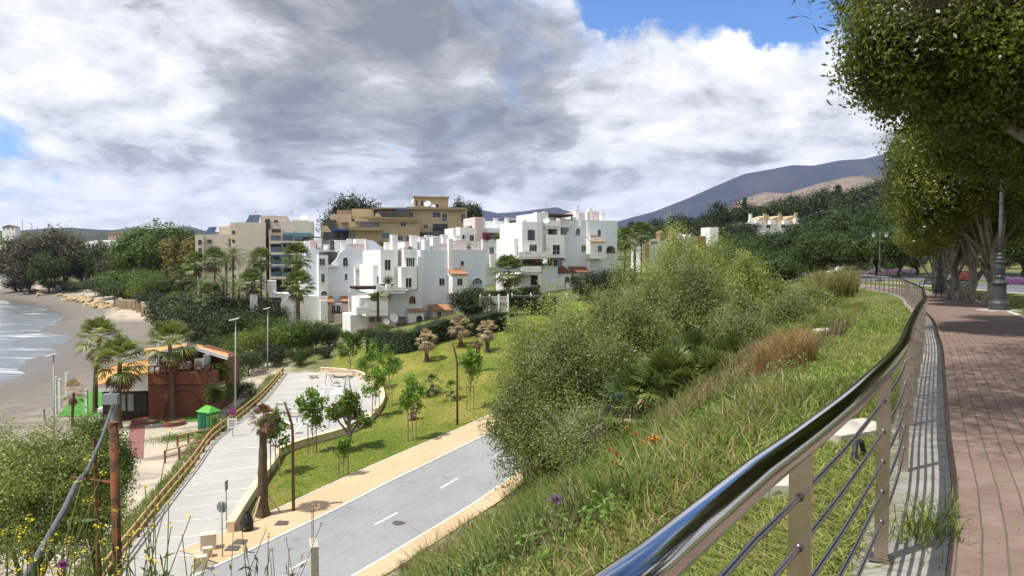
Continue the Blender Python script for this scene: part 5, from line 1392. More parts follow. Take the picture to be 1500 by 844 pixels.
lobA = [(-4.6,1.4,6.1,1.6,1.8,1.4),(-4.3,2.4,7.6,1.5,1.6,1.3),(-.3,1.2,6.6,4.6,4.0,3.0),(-2.2,2.2,6.2,3.0,2.8,2.1),(-2.6,1.5,8.6,2.4,3,2.1),(1,0,9.5,4.5,4,2.8),(-.6,3.2,5.6,3.1,2.6,1.8),(2.5,0,5.8,3.5,3.5,2.2),(-3.4,1.8,7.1,1.7,2,1.3),(-1,-1.5,8,3.4,2.4,2.6)]
fig_tree('huge dark leafy fig tree overhanging the path, sunlit at its edge', (x, y, g1(x, y)), [(a, b, c+.95, d, e, f) for a, b, c, d, e, f in lobA]+[(1.5,6.0,5.5,2.2,2.2,1.3),(-.2,6.5,5.7,1.6,1.8,1.1)], 131, 15500, 14, trunks=((0,0,0),), th=4.2, r=.42)
lobB = [(-.4,0,6.0,3.0,3.0,2.2),(-1.9,.3,5.0,1.9,2,1.6),(1.2,.5,5.9,2.6,2.6,2.1),(-1.2,-.8,7.5,2.2,2,1.7),(.6,1,7.9,2.6,2.4,1.7),(-2.4,.6,6.4,1.5,1.6,1.4),(-2.3,.2,3.9,1.1,1.2,1.0)]
def tb(px, py, zr): q = PZ(px, py, zr); return (q.x, q.y, g1(q.x, q.y))
FIG = fig_tree('fig tree with a leaning twin trunk nearest the big lamp post', tb(1447, 447, -1.95), lobB, 132, 4200, mat=L_FIGSUN, trunks=((0,0,0),(.5,.3,0)), th=3.3, r=.17)
lobC = [(0,0,5.5,2.6,2.6,2.0),(-1.6,.2,4.7,1.8,1.9,1.5),(1.2,-.3,5.4,2.2,2.2,1.8),(0,.8,6.9,2.3,2.2,1.6),(-1.4,-.5,6.5,1.6,1.6,1.4),(-1.9,-.2,3.7,1.0,1.0,1.0)]
FIG2 = fig_tree('fig tree with a pale single trunk swollen at its base', tb(1421, 441, -2.0), lobC, 133, 3600, mat=L_FIGSUN, trunks=((0,0,0),), th=3.2, r=.2, lean=(.2,.1))
def more(proto, loc, rz, s, label):
    c = copy_tree(proto); c.location = loc; c.rotation_euler = (0,0,rz); c.scale = (s,)*3; c['label'] = label; return c
more(FIG, tb(1408, 438, -2.05), 2.1, 1.0, 'fig tree standing right behind the black iron bench')
more(FIG2, tb(1395, 433, -2.1), 1.2, .9, 'fig tree in shade between the bench and the second ornate lamp post')
more(FIG, tb(1380, 429, -2.15), 4.0, .74, 'fig tree beyond the second lamp post, its leaves hanging low in bright sun')
more(FIG2, tb(1368, 425, -2.2), 3.3, .72, 'farthest fig tree of the row with low sunlit leaves over the railing bend')
more(FIG, (23.5, 24.5, g1(23.5, 24.5)), 5.2, 1.15, 'fig tree at the frame edge whose branches arch over the big lamp post')
# feathery tree overhead
g = np.random.default_rng(140); x, y = 7.6, 3.6
t = thing('feathery_tree', 'feathery brownish tree whose upper boughs hang into the top corner of the view', 'tree', (x, y, g1(x, y)))
lobP = [(-.6,8.6,6.4,1.9,1.6,.5),(1.0,9.6,7.0,2.4,2,.6),(2.5,8,7,2.2,2,.7),(-6.2,2.6,9.0,2.7,2.6,.9),(-4.0,4.6,9.4,2.6,2.4,.9),(-3.4,1.6,10,2.4,2.4,.9),(-1.0,4.0,9.6,3,2.6,.9),(-5.4,.4,9.6,2,2,.8),(-2.2,6.2,9.4,2.4,2.0,.8)]
crown('crown', lobP, 5200, 12, .2, .24, .022, leafmat('leaf_feathery_brown', (.035,.028,.014), (.10,.08,.04), .15, .6), 141, t, inner=.9, bottom=-1, up=-.1)
mb = MB(); limbs(mb, (0,0,-.2), (-.8,.6,6.0), .26, lobP, g, 12, .35, 9); mb.build('trunk', M_BARKD, t)

# ---- generic distant trees
def dtree(name, label, cat, h, r, mat, seed, ntw=900, m=6, L=.5, W=.22, flat=1.0, trunk=.3, n=7, group=None, clear=.25, bark=None, sp=.35):
    g = np.random.default_rng(seed); t = thing(name, label, cat, (0,0,0), 0, group)
    lb = []
    for i in range(n):
        az = i*2.4+g.random(); f = 0 if i == 0 else .35+.5*g.random(); zz = clear+(1-clear)*(.35+.45*g.random()) if i else clear+(1-clear)*.55
        s_ = (.62 if i == 0 else .32+.2*g.random())
        lb.append((r*f*math.cos(az), r*f*math.sin(az), h*zz, r*s_, r*s_, h*(1-clear)*(.48 if i == 0 else .2+.1*g.random())*flat))
    crown('crown', lb, ntw, m, sp, L, W, mat, seed, t, inner=.5, bottom=-.95)
    mb = MB(); limbs(mb, (0,0,-.6), (g.normal()*.2, g.normal()*.2, h*(clear+.12)), trunk, lb, g, 5, .4, 7); mb.build('trunk', bark or M_BARKD, t)
    return t
def put(proto, px, D, pytop, h0, label=None, rz=None, group=None, wide=1.0):
    loc, h = at_px(px, D, pytop); s = max(h, 1.5)/h0
    o = place(proto, loc, rng.random()*6 if rz is None else rz, s*wide, label, group, sz=s)
    return o
# wooded hill on the right
PINE = [dtree('pine_tree', 'dark pine', 'tree', 10, 5.2, L_DARK, 150+i, 900, 6, .55, .2, n=8, clear=.3) for i in range(3)]
BROAD = [dtree('broadleaf_tree', 'broad tree', 'tree', 9, 5.4, L_PINE, 160+i, 1500, 7, .42, .2, n=9, clear=.25) for i in range(2)]
crest = [(905,338),(940,325),(965,330),(985,318),(1010,322),(1035,312),(1060,316),(1085,297),(1100,300),(1118,306),(1140,296),(1165,292),(1190,283),(1208,279),(1250,282),(1268,276),(1290,268),(1310,268),(1335,266),(1370,262)]
for i, (px, py) in enumerate(crest):
    put(PINE[i % 3], px, 290+25*math.sin(i*1.7), py, 10, 'dark pine standing on the crest of the wooded hill', group='pines on the hill crest', wide=1.25)
row2 = [(895,352),(915,348),(968,333),(990,330),(1040,328),(1060,330),(1080,324),(1188,318),(1205,312),(1225,300),(1250,298),(1275,295),(1300,290),(1325,292),(1350,290)]
for i, (px, py) in enumerate(row2):
    put(PINE[(i+1) % 3], px, 215+12*math.sin(i*2.3), py, 10, 'dark pine on the middle of the wooded hillside', group='pines on the hillside', wide=1.35)
row3 = [(1070,352,150),(1095,345,160),(1125,343,165),(1150,340,160),(1178,338,150),(1205,326,150),(1235,318,155),(1262,312,150),(1290,310,145),(1318,312,140)]
for i, (px, py, D) in enumerate(row3):
    put(BROAD[i % 2], px, D, py, 9, 'green broadleaf tree on the lower hillside below the villas', group='broadleaf trees below the villas', wide=1.25)
row4 = [(1118,368,96,'bushy green tree rising behind the tall dry grass'),(1160,362,100,'rounded green tree behind the tall grass, next to the roadside trees'),(1205,350,92,'wide green roadside tree with dark trunk by the parked white car'),(1250,338,88,'large roadside tree with forked trunk across the avenue'),(1285,330,90,'large roadside tree behind the slender lamp post'),(1318,335,84,'roadside tree half hidden by the sunlit fig leaves'),(1345,330,92,'roadside tree deep in shade behind the fig row'),(1400,335,95,'dark tree behind the fig trunks across the road'),(1450,330,90,'dark tree beyond the purple flower bed'),(1500,335,85,'dark tree at the frame edge beyond the road')]
for i, (px, py, D, lab) in enumerate(row4):
    put(BROAD[(i+1) % 2], px, D, py, 9, lab, group='trees across the avenue', wide=1.05)
for i, (px, py, D) in enumerate([(1085,372,80),(1130,378,78),(1065,366,95)]):
    put(BROAD[i % 2], px, D, py, 9, 'dark green tree filling the gap behind the uphill end of the thicket', group='trees behind the thicket', wide=1.3)
def conifer(label, h, r, seed):
    t = thing('conifer', label, 'tree'); V = []; g = np.random.default_rng(seed); mb = MB(); mb.tube([(0,0,-1),(0,0,h)], [.3,.04], 6)
    for k in range(13):
        z = h*(.15+.85*k/13); rr_ = r*(1-k/14)
        for j in range(6):
            a = j*1.05+k*.5; T = np.array([[rr_*f*math.cos(a), rr_*f*math.sin(a), z+.1*f] for f in (.25,.5,.75,1.0)]); V.append(leaves(T, np.tile([[math.cos(a),math.sin(a),.1]], (4,1)), 8, .22, .5, .18, g))
    mb.build('trunk', M_BARKD, t); quads_obj('crown', np.concatenate(V), L_DARK, t); return t
c = conifer('tall lone conifer on the hill crest beside the small pale house', 12, 3.4, 171); loc, h = at_px(1228, 325, 270); c.location = loc; c.scale = (h/12,)*3
c = conifer('narrow conifer standing up from the crest pines, above the villas', 12, 3, 172); loc, h = at_px(1091, 300, 289); c.location = loc; c.scale = (h/12*.8, h/12*.8, h/12)
# trees behind the tan block
PB = [('loose pine behind the tan block, beside its stepped terraces',525,215,291,8),('dark pine behind the penthouse, over the tan block roof edge',672,225,294,8),('dark tree between the tan block and the rear white block',688,220,299,8),('small tree behind the cream block roof',508,214,300,8)]
for i, (lab, px, D, py, h0) in enumerate(PB): put(PINE[i % 3], px, D, py, 10, lab, group='trees behind the tan block', wide=.8)
# far trees of the bay
BAY = [dtree('bay_tree', 'tall bay tree', 'tree', 20, 9, [L_BROWN, L_BROWN, L_PINE][i], 180+i, 1300, 8, .9, .35, n=10, clear=.12, trunk=.5, sp=.7) for i in range(3)]
bay = [(42,345,335,0,'tall brown-green tree standing foremost at the curve of the beach'),(22,362,350,1,'brown-green tree at the frame edge behind the beach'),(92,338,345,1,'tallest brown-green tree above the curve of the beach'),(118,352,350,0,'brown-green tree beside the tallest tree of the bay'),
       (140,366,340,2,'mid green tree in the middle of the bay trees'),(158,362,360,0,'dark tree under the white marquee'),(176,360,330,1,'dark olive tree next to the round green tree'),(70,372,325,2,'shaded tree between the two tall brown ones')]
for px, py, D, k, lab in bay: put(BAY[k], px, D, py, 20, lab, group='trees round the bay', wide=1.0)
put(dtree('round_tree', 'big round bright green tree above the beach shrubs', 'tree', 18, 9.5, L_GREEN, 190, 2400, 9, .8, .4, n=12, clear=.15, trunk=.5, sp=.6), 225, 270, 333, 18)
put(dtree('autumn_tree', 'yellow-brown tree between the round green tree and the cream block', 'tree', 12, 5, leafmat('leaf_yellow_brown', (.08,.07,.02), (.19,.16,.045), .2, .2), 191, 900, 7, .6, .3, clear=.2), 276, 215, 352, 12)
# shore shrubs and bank
BUSH = [dtree('shore_bush', 'shore bush', 'bush', 5, 4.6, m_, 195+i, 900, 8, .34, .16, n=8, clear=.0, trunk=.15, sp=.3) for i, m_ in enumerate((L_PINE, L_GREEN, L_DARK, L_LIME))]
sb = [(150,408,290,0,'low green bush on the bank above the beach rocks'),(172,404,270,2,'dark bush beside the lone small tree on the bank'),(205,396,245,1,'wide pale green mound of bushes under the round tree'),(232,398,235,1,'pale green bush in the middle of the shore bank'),(190,412,235,0,'bush over the end of the stone sea wall'),(222,416,215,3,'yellow-green bush above the stone sea wall'),(250,405,215,0,'bush under the round green tree towards the palms'),
      (228,428,195,2,'dark rounded bush behind the sea wall'),(248,436,185,2,'dark bush near the little garden shed'),(262,428,190,1,'green bush beside the little garden shed'),(112,412,320,2,'shaded bush under the tall bay trees'),(85,410,330,2,'dark undergrowth bush at the foot of the tall bay trees'),(30,408,350,2,'dark undergrowth bush at the foot of the brown-green trees')]
for px, py, D, k, lab in sb: put(BUSH[k], px, D, py, 5, lab, group='bushes along the shore', wide=1.3)
# garden below the white blocks
gd = [(300,470,120,2,'dark garden bush behind the sea wall near the grey lamp'),(272,462,140,2,'dark garden bush under the tall palms'),(325,462,128,2,'dark garden bush between the palms and the white wall'),(345,452,135,0,'shaded bush in the palm garden'),(390,462,118,0,'bush in front of the white garden wall'),
      (315,492,108,0,'green bush behind the orange roof of the beach bar'),(352,488,100,1,'bright green bush next to the grey lamp'),(385,480,98,3,'yellow-flowered bush in the garden thicket'),(418,468,98,1,'big fresh green bush under the tall fan palm'),(450,470,98,0,'large green tree-like bush at the centre of the garden thicket'),(482,480,100,2,'dark bush beside the white garden room'),
      (400,505,92,2,'dark bush at the car park end of the thicket'),(440,510,90,0,'leafy bush hanging over the end of the car park'),(475,515,92,2,'dark bush over the shaded corner of the car park'),(365,515,88,0,'bush beside the upper end of the wooden fence'),(340,540,80,1,'bush between the beach bar and the wooden fence'),(300,530,84,2,'dark bush right behind the beach bar wall'),
      (505,492,104,1,'green bush in front of the pink terrace'),(535,490,102,0,'bush between the pink terrace and the long hedge'),(560,488,103,1,'pale green bush at the start of the long hedge'),(520,510,98,2,'dark bush at the top of the lawn'),(360,560,76,0,'low bush beside the fence rails'),(318,560,72,1,'spreading bush at the corner of the beach bar'),(860,398,118,2,'dark bush below the right white block'),(900,392,122,2,'dark bush at the garden edge of the right white block'),(690,420,112,2,'dark bush behind the white lattice fence'),(720,428,108,0,'bush beside the fan palm by the lattice fence')]
for px, py, D, k, lab in gd: put(BUSH[k], px, D, py, 5, lab, group='garden bushes below the apartments', wide=.78)

for i, (px, py, D) in enumerate([(1178,383,112),(1215,381,110),(1255,380,113),(1300,380,110),(1340,378,112),(1385,376,108),(1425,376,106),(1470,374,102),(1515,374,100)]):
    put(BUSH[2 if i % 3 else 0], px, D, py, 5, 'dark bush in the shade below the trees across the avenue', group='bushes across the avenue', wide=1.25)
for i, (px, py, D) in enumerate([(262,436,150),(285,430,142),(305,438,136),(330,434,132),(352,440,130),(372,432,140),(388,440,128),(300,448,125),(340,455,122)]):
    put(BUSH[(2, 2, 0)[i % 3]], px, D, py, 5, 'dark bush between the trunks of the palm garden', group='bushes in the palm garden', wide=1.0)
# ---- palms
FAN = [make_palm('fan_palm', 'fan palm', 8, 'fan', 200+i, 2.8, 46, L_PALM, 7, (.22,.15)) for i in range(2)]
DATE = [make_palm('date_palm', 'date palm', 8, 'feather', 210+i, 3.4, 54, L_PALM, 4, (.26,.18)) for i in range(2)]
tall = [(287,374,150,'F',0,'tall slim fan palm at the shore side of the cream block'),(265,392,160,'F',1,'fan palm with sparse crown beside the yellow-brown tree'),(314,368,148,'F',1,'tall fan palm in front of the narrow cream wing'),(331,370,146,'D',0,'slim tall palm before the cream block, one of a close pair'),(341,362,148,'D',1,'tallest palm in front of the cream block'),
        (372,369,150,'D',0,'tall palm against the broad cream wall'),(382,368,152,'F',0,'palm near the blue balconies of the cream block'),(294,406,135,'D',1,'dark middle-height palm above the garden shed'),(327,402,130,'D',0,'wide feathery date palm in the middle of the palm garden'),(369,400,126,'F',1,'dark fan palm beside the white wall tower'),(434,362,124,'F',0,'tall fan palm rising before the left white block'),
        (437,402,112,'F',1,'large pale fan palm with a hanging dry skirt at the white garden wall'),(745,381,108,'F',0,'fan palm standing alone beside the white lattice fence'),(916,338,150,'F',1,'dark fan palm right next to the right white block'),(940,330,155,'F',0,'taller dark palm between the white block and the orange turrets'),(930,352,140,'D',1,'dark low palm above the bright shrub'),(308,420,128,'F',0,'shaded fan palm low in the palm garden'),(350,410,135,'D',1,'shaded date palm close to the cream wall')]
for px, py, D, kd, k, lab in tall:
    pr = (FAN if kd == 'F' else DATE)[k]; loc, h = at_px(px, D, py)
    h = max(h-1.6, 3); s = 1.0
    o = place(pr, loc, rng.random()*6, 1.0, lab, 'palms in front of the apartments', sz=h/8)
    for ch in o.children:
        if 'trunk' not in ch.name: ch.scale = (1, 1, 8/h); ch.location = (0, 0, 8-8*8/h)
# beach palms: wind blown fan palms
bp = [(137, 72, 481, 598, 'wind-blown fan palm nearest the sea on the artificial turf', (.5,.1), 221), (172, 64, 513, 618, 'short fan palm behind the white sheeted stand', (.2,0), 222), (251, 66.5, 488, 614, 'fan palm in the round red planter before the rust-brown wall', (-.2,.1), 223)]
for px, D, py, pb, lab, ln, sd in bp:
    loc, h = at_px(px, D, py); o = make_palm('fan_palm', lab, h-1.0, 'fan', sd, 2.5, 34, L_PALML, 12, (.24,.17), ln, 'palms by the beach bar'); o.location = loc
loc, h = at_px(105, 66, 566); o = make_palm('fan_palm', 'small yellowed palm at the corner of the artificial turf', h-.5, 'fan', 224, 1.3, 18, L_DRY, 6, (.13,.1), (.2,0), 'palms by the beach bar'); o.location = loc
loc, h = at_px(321, 70, 533); o = make_palm('yucca', 'tall spiky yucca at the corner of the rust-brown wall', h-.6, 'feather', 225, 1.25, 60, L_PALML, 6, (.14,.12), (.1,0), None, 'yucca'); o.location = loc
loc, h = at_px(317, 66, 566); o = make_palm('yucca', 'short yucca in front of the tall one', h-.5, 'feather', 226, 1.1, 50, L_PALM, 4, (.12,.1), (-.1,0), None, 'yucca'); o.location = loc
# lawn palms with dried crowns
lawnp = [(625,530,490,'pale dried palm in the middle of the lawn',L_DRY,1.35,26,-.15),(675,508,469,'dried palm close to the long hedge',L_DRY,1.6,28,0),(714,516,476,'dried palm with drooping straw fronds beside its bare neighbour',L_DRY,1.35,26,-.1),(700,545,495,'thin dead palm with a small brown head on the lawn',L_DRYD,.7,16,0),(755,487,457,'palm with long drooping fronds at the top corner of the lawn',L_PALML,1.7,20,0),
         (633,580,556,'short stubby palm on the lawn, first of a pair',L_PALM,1.1,18,0),(662,586,565,'short stubby palm on the lawn with pale leaves',L_PALML,1.1,18,0),(605,616,598,'squat trimmed palm stump behind a staked sapling',L_DRY,.6,14,0)]
for i, (px, pb, py, lab, lm, L, nf, _) in enumerate(lawnp):
    q = hit(px, pb, 20, 200); h = P(px, py, q.y).z-q.z
    o = make_palm('lawn_palm', lab, max(.5, h-L*.42), 'fan', 230+i, L, nf, lm, 8, (.24,.19), (0,0), 'young palms on the lawn', el1=-55, droop=.5); o.location = q
q = hit(385, 757, 20, 100); h = P(385, 602, q.y).z-q.z
o = make_palm('shaggy_palm', 'tall shaggy palm trunk with a small brown dead crown, propped by struts', h-.4, 'fan', 240, .85, 26, L_DRYD, 14, (.30,.15), (.12,0)); o.location = q
mb = MB()
for a in (0.3, 2.4, 4.5): mb.bar((1.0*math.cos(a), 1.0*math.sin(a), 0), (.22*math.cos(a), .22*math.sin(a), 1.15), .07, .07)
mb.build('prop_frame', pmat('pale_wood', (.50,.40,.28), (.40,.31,.21), 4, .85), o)

# ---- staked plane saplings
M_STAKE = pmat('wooden_stake', (.28,.17,.09), (.20,.12,.07), 5, .85)
def sapling(px, pb, py, hw, label, seed, stakes=True, mat=None, thick=.035, dense=1.0):
    q = hit(px, pb, 20, 200); h = P(px, py, q.y).z-q.z; r = hw/F*q.y; g = np.random.default_rng(seed)
    t = thing('sapling', label, 'young tree', q, 0, 'young street trees on the lawn')
    lb = [(.12*r*g.normal(),.1*r,h*.70,r*.36,r*.36,h*.19),(.15*r*g.normal(),0,h*.88,r*.26,r*.26,h*.12)]
    for k in range(8): a = k*1.3+g.random(); f_ = .35+.5*g.random(); lb.append((r*f_*math.cos(a), r*f_*math.sin(a), h*(.46+.42*g.random()), r*(.2+.2*g.random()), r*(.2+.2*g.random()), h*(.05+.06*g.random())))
    crown('crown', lb, int(230*dense), 5, .13, .21, .17, mat or L_SAP, seed, t, inner=.95, bottom=-1)
    mb = MB(); limbs(mb, (0,0,-.1), (0,0,h*.8), thick, lb[2:], g, 8, .45, 6, .06); mb.build('trunk', M_BARK, t)
    if stakes:
        for sx_ in (-.28, .28):
            MB().tube([(sx_,-.1,-.1),(sx_,-.1,min(2.1, h*.55))], .04, 6).build('stake', M_STAKE, t)
        MB().bar((-.3,-.1,min(1.9,h*.5)),(.3,-.1,min(1.9,h*.5)),.03,.08).build('tie_bar', M_STAKE, t)
    return t
sapling(404, 697, 594, 24, 'staked sapling leaning over the car park wall next to the shaggy palm', 251)
sapling(458, 664, 566, 22, 'staked sapling by the wall in front of the exercise plaza', 252)
sapling(512, 660, 572, 32, 'older young tree with thick trunk and dense round crown at the wall bend', 253, False, L_GREEN, .16, 2.2)
sapling(551, 613, 535, 22, 'staked sapling at the outer corner of the curved wall', 254)
sapling(570, 597, 505, 22, 'slender staked sapling in the middle of the lawn edge', 255)
sapling(604, 646, 547, 22, 'staked sapling close to the tan sidewalk between the two brown lamp posts', 256)
sapling(513, 548, 486, 18, 'young tree at the top of the lawn in front of the dark bushes', 257, False, L_GREEN, .07, 1.5)
sapling(689, 601, 508, 18, 'staked sapling just past the farther brown lamp post', 258)
sapling(545, 575, 498, 20, 'leafy young tree behind the plaza bench', 259, True)
sapling(504, 699, 640, 7, 'tiny sapling with two stakes near the thick-trunked young tree', 260, True, None, .03, .25)

# ---- hedges
def hedge(pts, h, w_, label, seed, dens=26, name='hedge'):
    pts = [Vector((p[0], p[1], 0)) for p in pts]; ps = resample(pts, .5); T = tangents(ps); g = np.random.default_rng(seed)
    o0 = Vector((ps[0].x, ps[0].y, g1(ps[0].x, ps[0].y)))
    t = thing(name, label, 'hedge', o0)
    core = MB(off=o0); Tw = []; Nn = []
    for i, (p, tt) in enumerate(zip(ps, T)):
        nr = Vector((tt.y, -tt.x, 0)); gz_ = g1(p.x, p.y); hh = h*(1+.05*math.sin(i*.9)+.04*math.sin(i*.37))
        for s_, z in ((-1,-.4),(1,-.4),(.93,hh*.96),(-.93,hh*.96)):
            q = p+nr*s_*w_*.42; core.v.append((q.x, q.y, gz_+z))
        for k in range(dens):
            u = g.random(); side = g.random()
            if side < .62: z = hh*g.random(); sg = 1 if g.random() < .6 else -1; q = p+nr*sg*w_*(.46+.07*g.normal()); nn = (nr.x*sg, nr.y*sg, .2)
            else: z = hh*(1+.03*g.normal()); q = p+nr*(g.random()-.5)*w_; nn = (0,0,1)
            q = q+tt*(g.random()-.5)*.5; Tw.append((q.x, q.y, gz_+z)); Nn.append(nn)
    for i in range(len(ps)-1):
        for j in range(4): core.f.append((i*4+j, i*4+(j+1)%4, i*4+4+(j+1)%4, i*4+4+j)); core.mi.append(0)
    core.build('hedge_core', pmat('hedge_interior', (.012,.018,.008), (.02,.028,.01), 3, .95), t)
    quads_obj('foliage', leaves(np.array(Tw), np.array(Nn), 8, .12, .17, .10, g)-np.array(o0), L_HEDGE, t)
    return t
HB = [PZ(545,522,-11.9), PZ(600,512,-10.6), PZ(650,499,-9.9), PZ(700,488,-9.3), PZ(735,480,-8.9)]
hedge([(p.x, p.y) for p in HB], 2.3, 2.2, 'long dark clipped hedge along the top of the lawn', 270)
HC = [PZ(748,466,-8.5), PZ(775,463,-8.2), PZ(812,461,-7.9)]
hedge([(p.x, p.y) for p in HC], 2.6, 2.0, 'dark clipped hedge beyond the lone fan palm', 271)
HD = [PZ(683,470,-8.8), PZ(706,467,-8.6)]
hedge([(p.x, p.y) for p in HD], 1.9, 1.6, 'small block of hedge under the arched window', 272)
HE = [P(686,446,111.5), P(702,444,111.5)]
hedge([(p.x, p.y) for p in HE], 3.0, 1.2, 'tall dark hedge screen at the foot of the pale wall', 273)
HF = [P(705,440,128), P(790,438,130)]
hedge([(p.x, p.y) for p in HF], 1.6, 1.4, 'low dark hedge behind the white balustrade', 274)

# big shrubs in the lower corner
shrub('wide spreading shrub with dark trunks in the lower corner above the sandy track', 40, 27, 628, 130, L_OLIVE2, 281, 3200, 12, .13, .05, name='spreading_shrub', group='shrubs above the sandy track', nt=40, lift=.42)
shrub('spreading shrub behind the rusty pole, reaching over the sandy track', 136, 29, 616, 44, L_GREEN, 282, 2400, 12, .13, .05, name='spreading_shrub', group='shrubs above the sandy track', nt=30, lift=.58)
# ------------------------------------------------------------------ wooden fence by the car park
M_LOG = pmat('tan_log_wood', (.46,.30,.15), (.36,.23,.11), 4, .85, stretch=(1,.3,1))
M_POSTW = pmat('brown_post_wood', (.22,.10,.05), (.15,.07,.035), 5, .85)
def log_fence(pts, step, label, h=.95, rails=(.92,.45), name='wooden_fence'):
    pts = [Vector((p[0], p[1], 0)) for p in pts]; o0 = drape(pts[0], 0); t = thing(name, label, 'fence', o0, 0, 'wooden log fences')
    ps = resample([tuple(p) for p in pts], step)
    if (ps[-1]-ps[-2]).length < .3: ps.pop(-2)
    for a, b in zip(ps, ps[1:]):
        pass
    for p in ps:
        g_ = drape(p, 0); MB(off=o0).box(g_.x-.055, g_.x+.055, g_.y-.055, g_.y+.055, g_.z-.3, g_.z+h*.96).build('post', M_POSTW, t)
    for hh in rails:
        pl_ = [drape(p, hh) + Vector((.08, 0, 0)) for p in ps]
        MB(off=o0).tube(pl_, .062 if hh == rails[0] else .055, 7).build('log_rail', M_LOG, t, smooth=True)
    return t
log_fence(FENCE_LINE, 1.55, 'long wooden log fence with brown posts running up the edge of the car park')
A_ = PZ(303, 668, -13.8); B_ = PZ(252, 690, -14.1) 
a = hit(304, 656, 20, 120); b = hit(291, 664, 20, 120); fy = 53.0
log_fence([(fence_at(fy)-.2, fy), (fence_at(fy)-2.3, fy-1.0)], 1.4, 'short wooden fence stub turning off the long fence towards the sandy track')
log_fence([(fence_at(fy+3)-.3, fy+3.0), (fence_at(fy+3)-2.4, fy+2.2)], 1.5, 'second short wooden rail barrier just beyond the fence stub')
M_STEELP = pmat('galvanised_pole', (.36,.37,.38), (.28,.29,.30), 6, .45, metal=.5)
M_CORTEN = pmat('brown_painted_steel', (.16,.075,.04), (.11,.05,.03), 5, .6)
M_BACKS = pmat('grey_sign_back', (.33,.35,.38), (.26,.28,.30), 4, .5, metal=.4)
M_BLACKP = pmat('black_plastic', (.02,.02,.02), (.03,.03,.03), 4, .5)
M_STONEB = pmat('pale_cast_stone', (.66,.57,.45), (.56,.48,.38), 5, .85, bmp=.1)
# brown street lights along the sidewalk, curved tops
def street_light(px, pb, py, label, m=M_CORTEN):
    q = hit(px, pb, 20, 120); h = P(px, py, q.y).z-q.z; t = thing('street_light', label, 'street lamp', q, 0, 'brown street lights')
    MB().tube([(0,0,-.2),(0,0,h*.72),(-.04,-.02,h*.80),(-.16,-.08,h*.88),(-.36,-.18,h)], [.085,.075,.07,.065,.055], 10).build('pole', m, t, smooth=True)
    MB().box(-.15,.15,-.15,.15,-.02,.02).build('base_plate', m, t)
    for k, (dx, dy, dz) in enumerate(((.32,.1,.83-.12),(-.42,-.1,.90),(-.62,-.2,.98))):
        hd = MB(); hd.obox((dx,dy,h*dz),(.19,0,0),(0,.09,0),(0,0,.022)); hd.bar((dx*.3,dy*.3,h*dz),(dx,dy,h*dz+.01),.03)
        hd.build('lamp_head', M_STEELP, t)
    return t
street_light(430, 750, 588, 'brown steel street light with a bent top beside the shaggy palm trunk')
street_light(670, 623, 501, 'brown steel street light with a bent top farther up the tan sidewalk')
def grey_light(px, D, py, label, twin=False):
    loc, h = at_px(px, D, py); t = thing('light_pole', label, 'street lamp', loc, 0, 'grey light poles near the beach')
    MB().tube([(0,0,-.3),(0,0,1.2),(.12,0,h)], [.10,.08,.05], 8).build('pole', M_STEELP, t, smooth=True)
    mb = MB(); mb.obox((.0,-.05,h+.02),(.38,0,.10),(0,.22,0),(-.03,0,.05)); mb.build('lamp_head', M_METALW, t); return t
grey_light(343, 66, 468, 'tall grey light pole between the beach bar and the wooden fence')
grey_light(391, 90, 452, 'thin grey light pole standing in the garden thicket')
grey_light(76, 55, 520, 'grey light pole on the sand beside the artificial turf')
# signs
def sign_pole(px, pb, py, label, kind):
    q = hit(px, pb, 20, 120); h = P(px, py, q.y).z-q.z
    t = thing('road_sign', label, 'sign', q); MB().tube([(0,0,-.2),(0,0,h)], .03, 8).build('pole', M_STEELP, t, smooth=True)
    return t, h, q
t, h, q = sign_pole(341, 640, 597, 'no stopping sign, blue disc with red cross, and a white plate below', 'x')
M_RED = pmat('sign_red', (.50,.03,.03), (.42,.025,.025), 3, .5); M_BLUE = pmat('sign_blue', (.03,.07,.30), (.025,.06,.25), 3, .5)
r = .30; c = Vector((0,-.05,h-r)); MB().disc(c, (0,-1,0), r, .02, 28).build('red_disc', M_RED, t); d_ = MB().disc(c+Vector((0,-.012,0)), (0,-1,0), r*.82, .012, 28).build('blue_disc', M_BLUE, t)
mb = MB(); mb.bar(c+Vector((-r*.56,-.021,-r*.56)), c+Vector((r*.56,-.021,r*.56)), .055, .008, up=(0,1,0)); mb.bar(c+Vector((-r*.56,-.025,r*.56)), c+Vector((r*.56,-.025,-r*.56)), .055, .008, up=(0,1,0)); mb.build('red_cross', M_RED, t)
pl_ = MB().box(-.38,.38,-.06,-.03,h-1.55,h-.85).build('white_plate', M_METALW, t)
mb = MB()
for k in range(4): mb.box(-.28,.28-.12*(k % 2),-.064,-.0595,h-1.02-k*.13,h-.97-k*.13)
mb.build('text_rows', M_BLACKP, pl_)
t, h, q = sign_pole(326, 818, 735, 'round road sign seen from behind on a thin pole at the sidewalk corner', 'o')
MB().disc((0,.03,h-.26), (.15,1,0), .26, .02, 24).build('disc', M_BACKS, t); MB().box(-.05,.05,-.045,-.03,h-.4,h-.12).build('clamp', M_STEELP, t)
t, h, q = sign_pole(332, 775, 704, 'thin pole with a small edge-on sign at the end of the stone wall', 'e')
MB().obox((.02,0,h-.25),(.02,0,0),(0,.16,0),(0,0,.25)).build('sign_panel', M_BACKS, t)
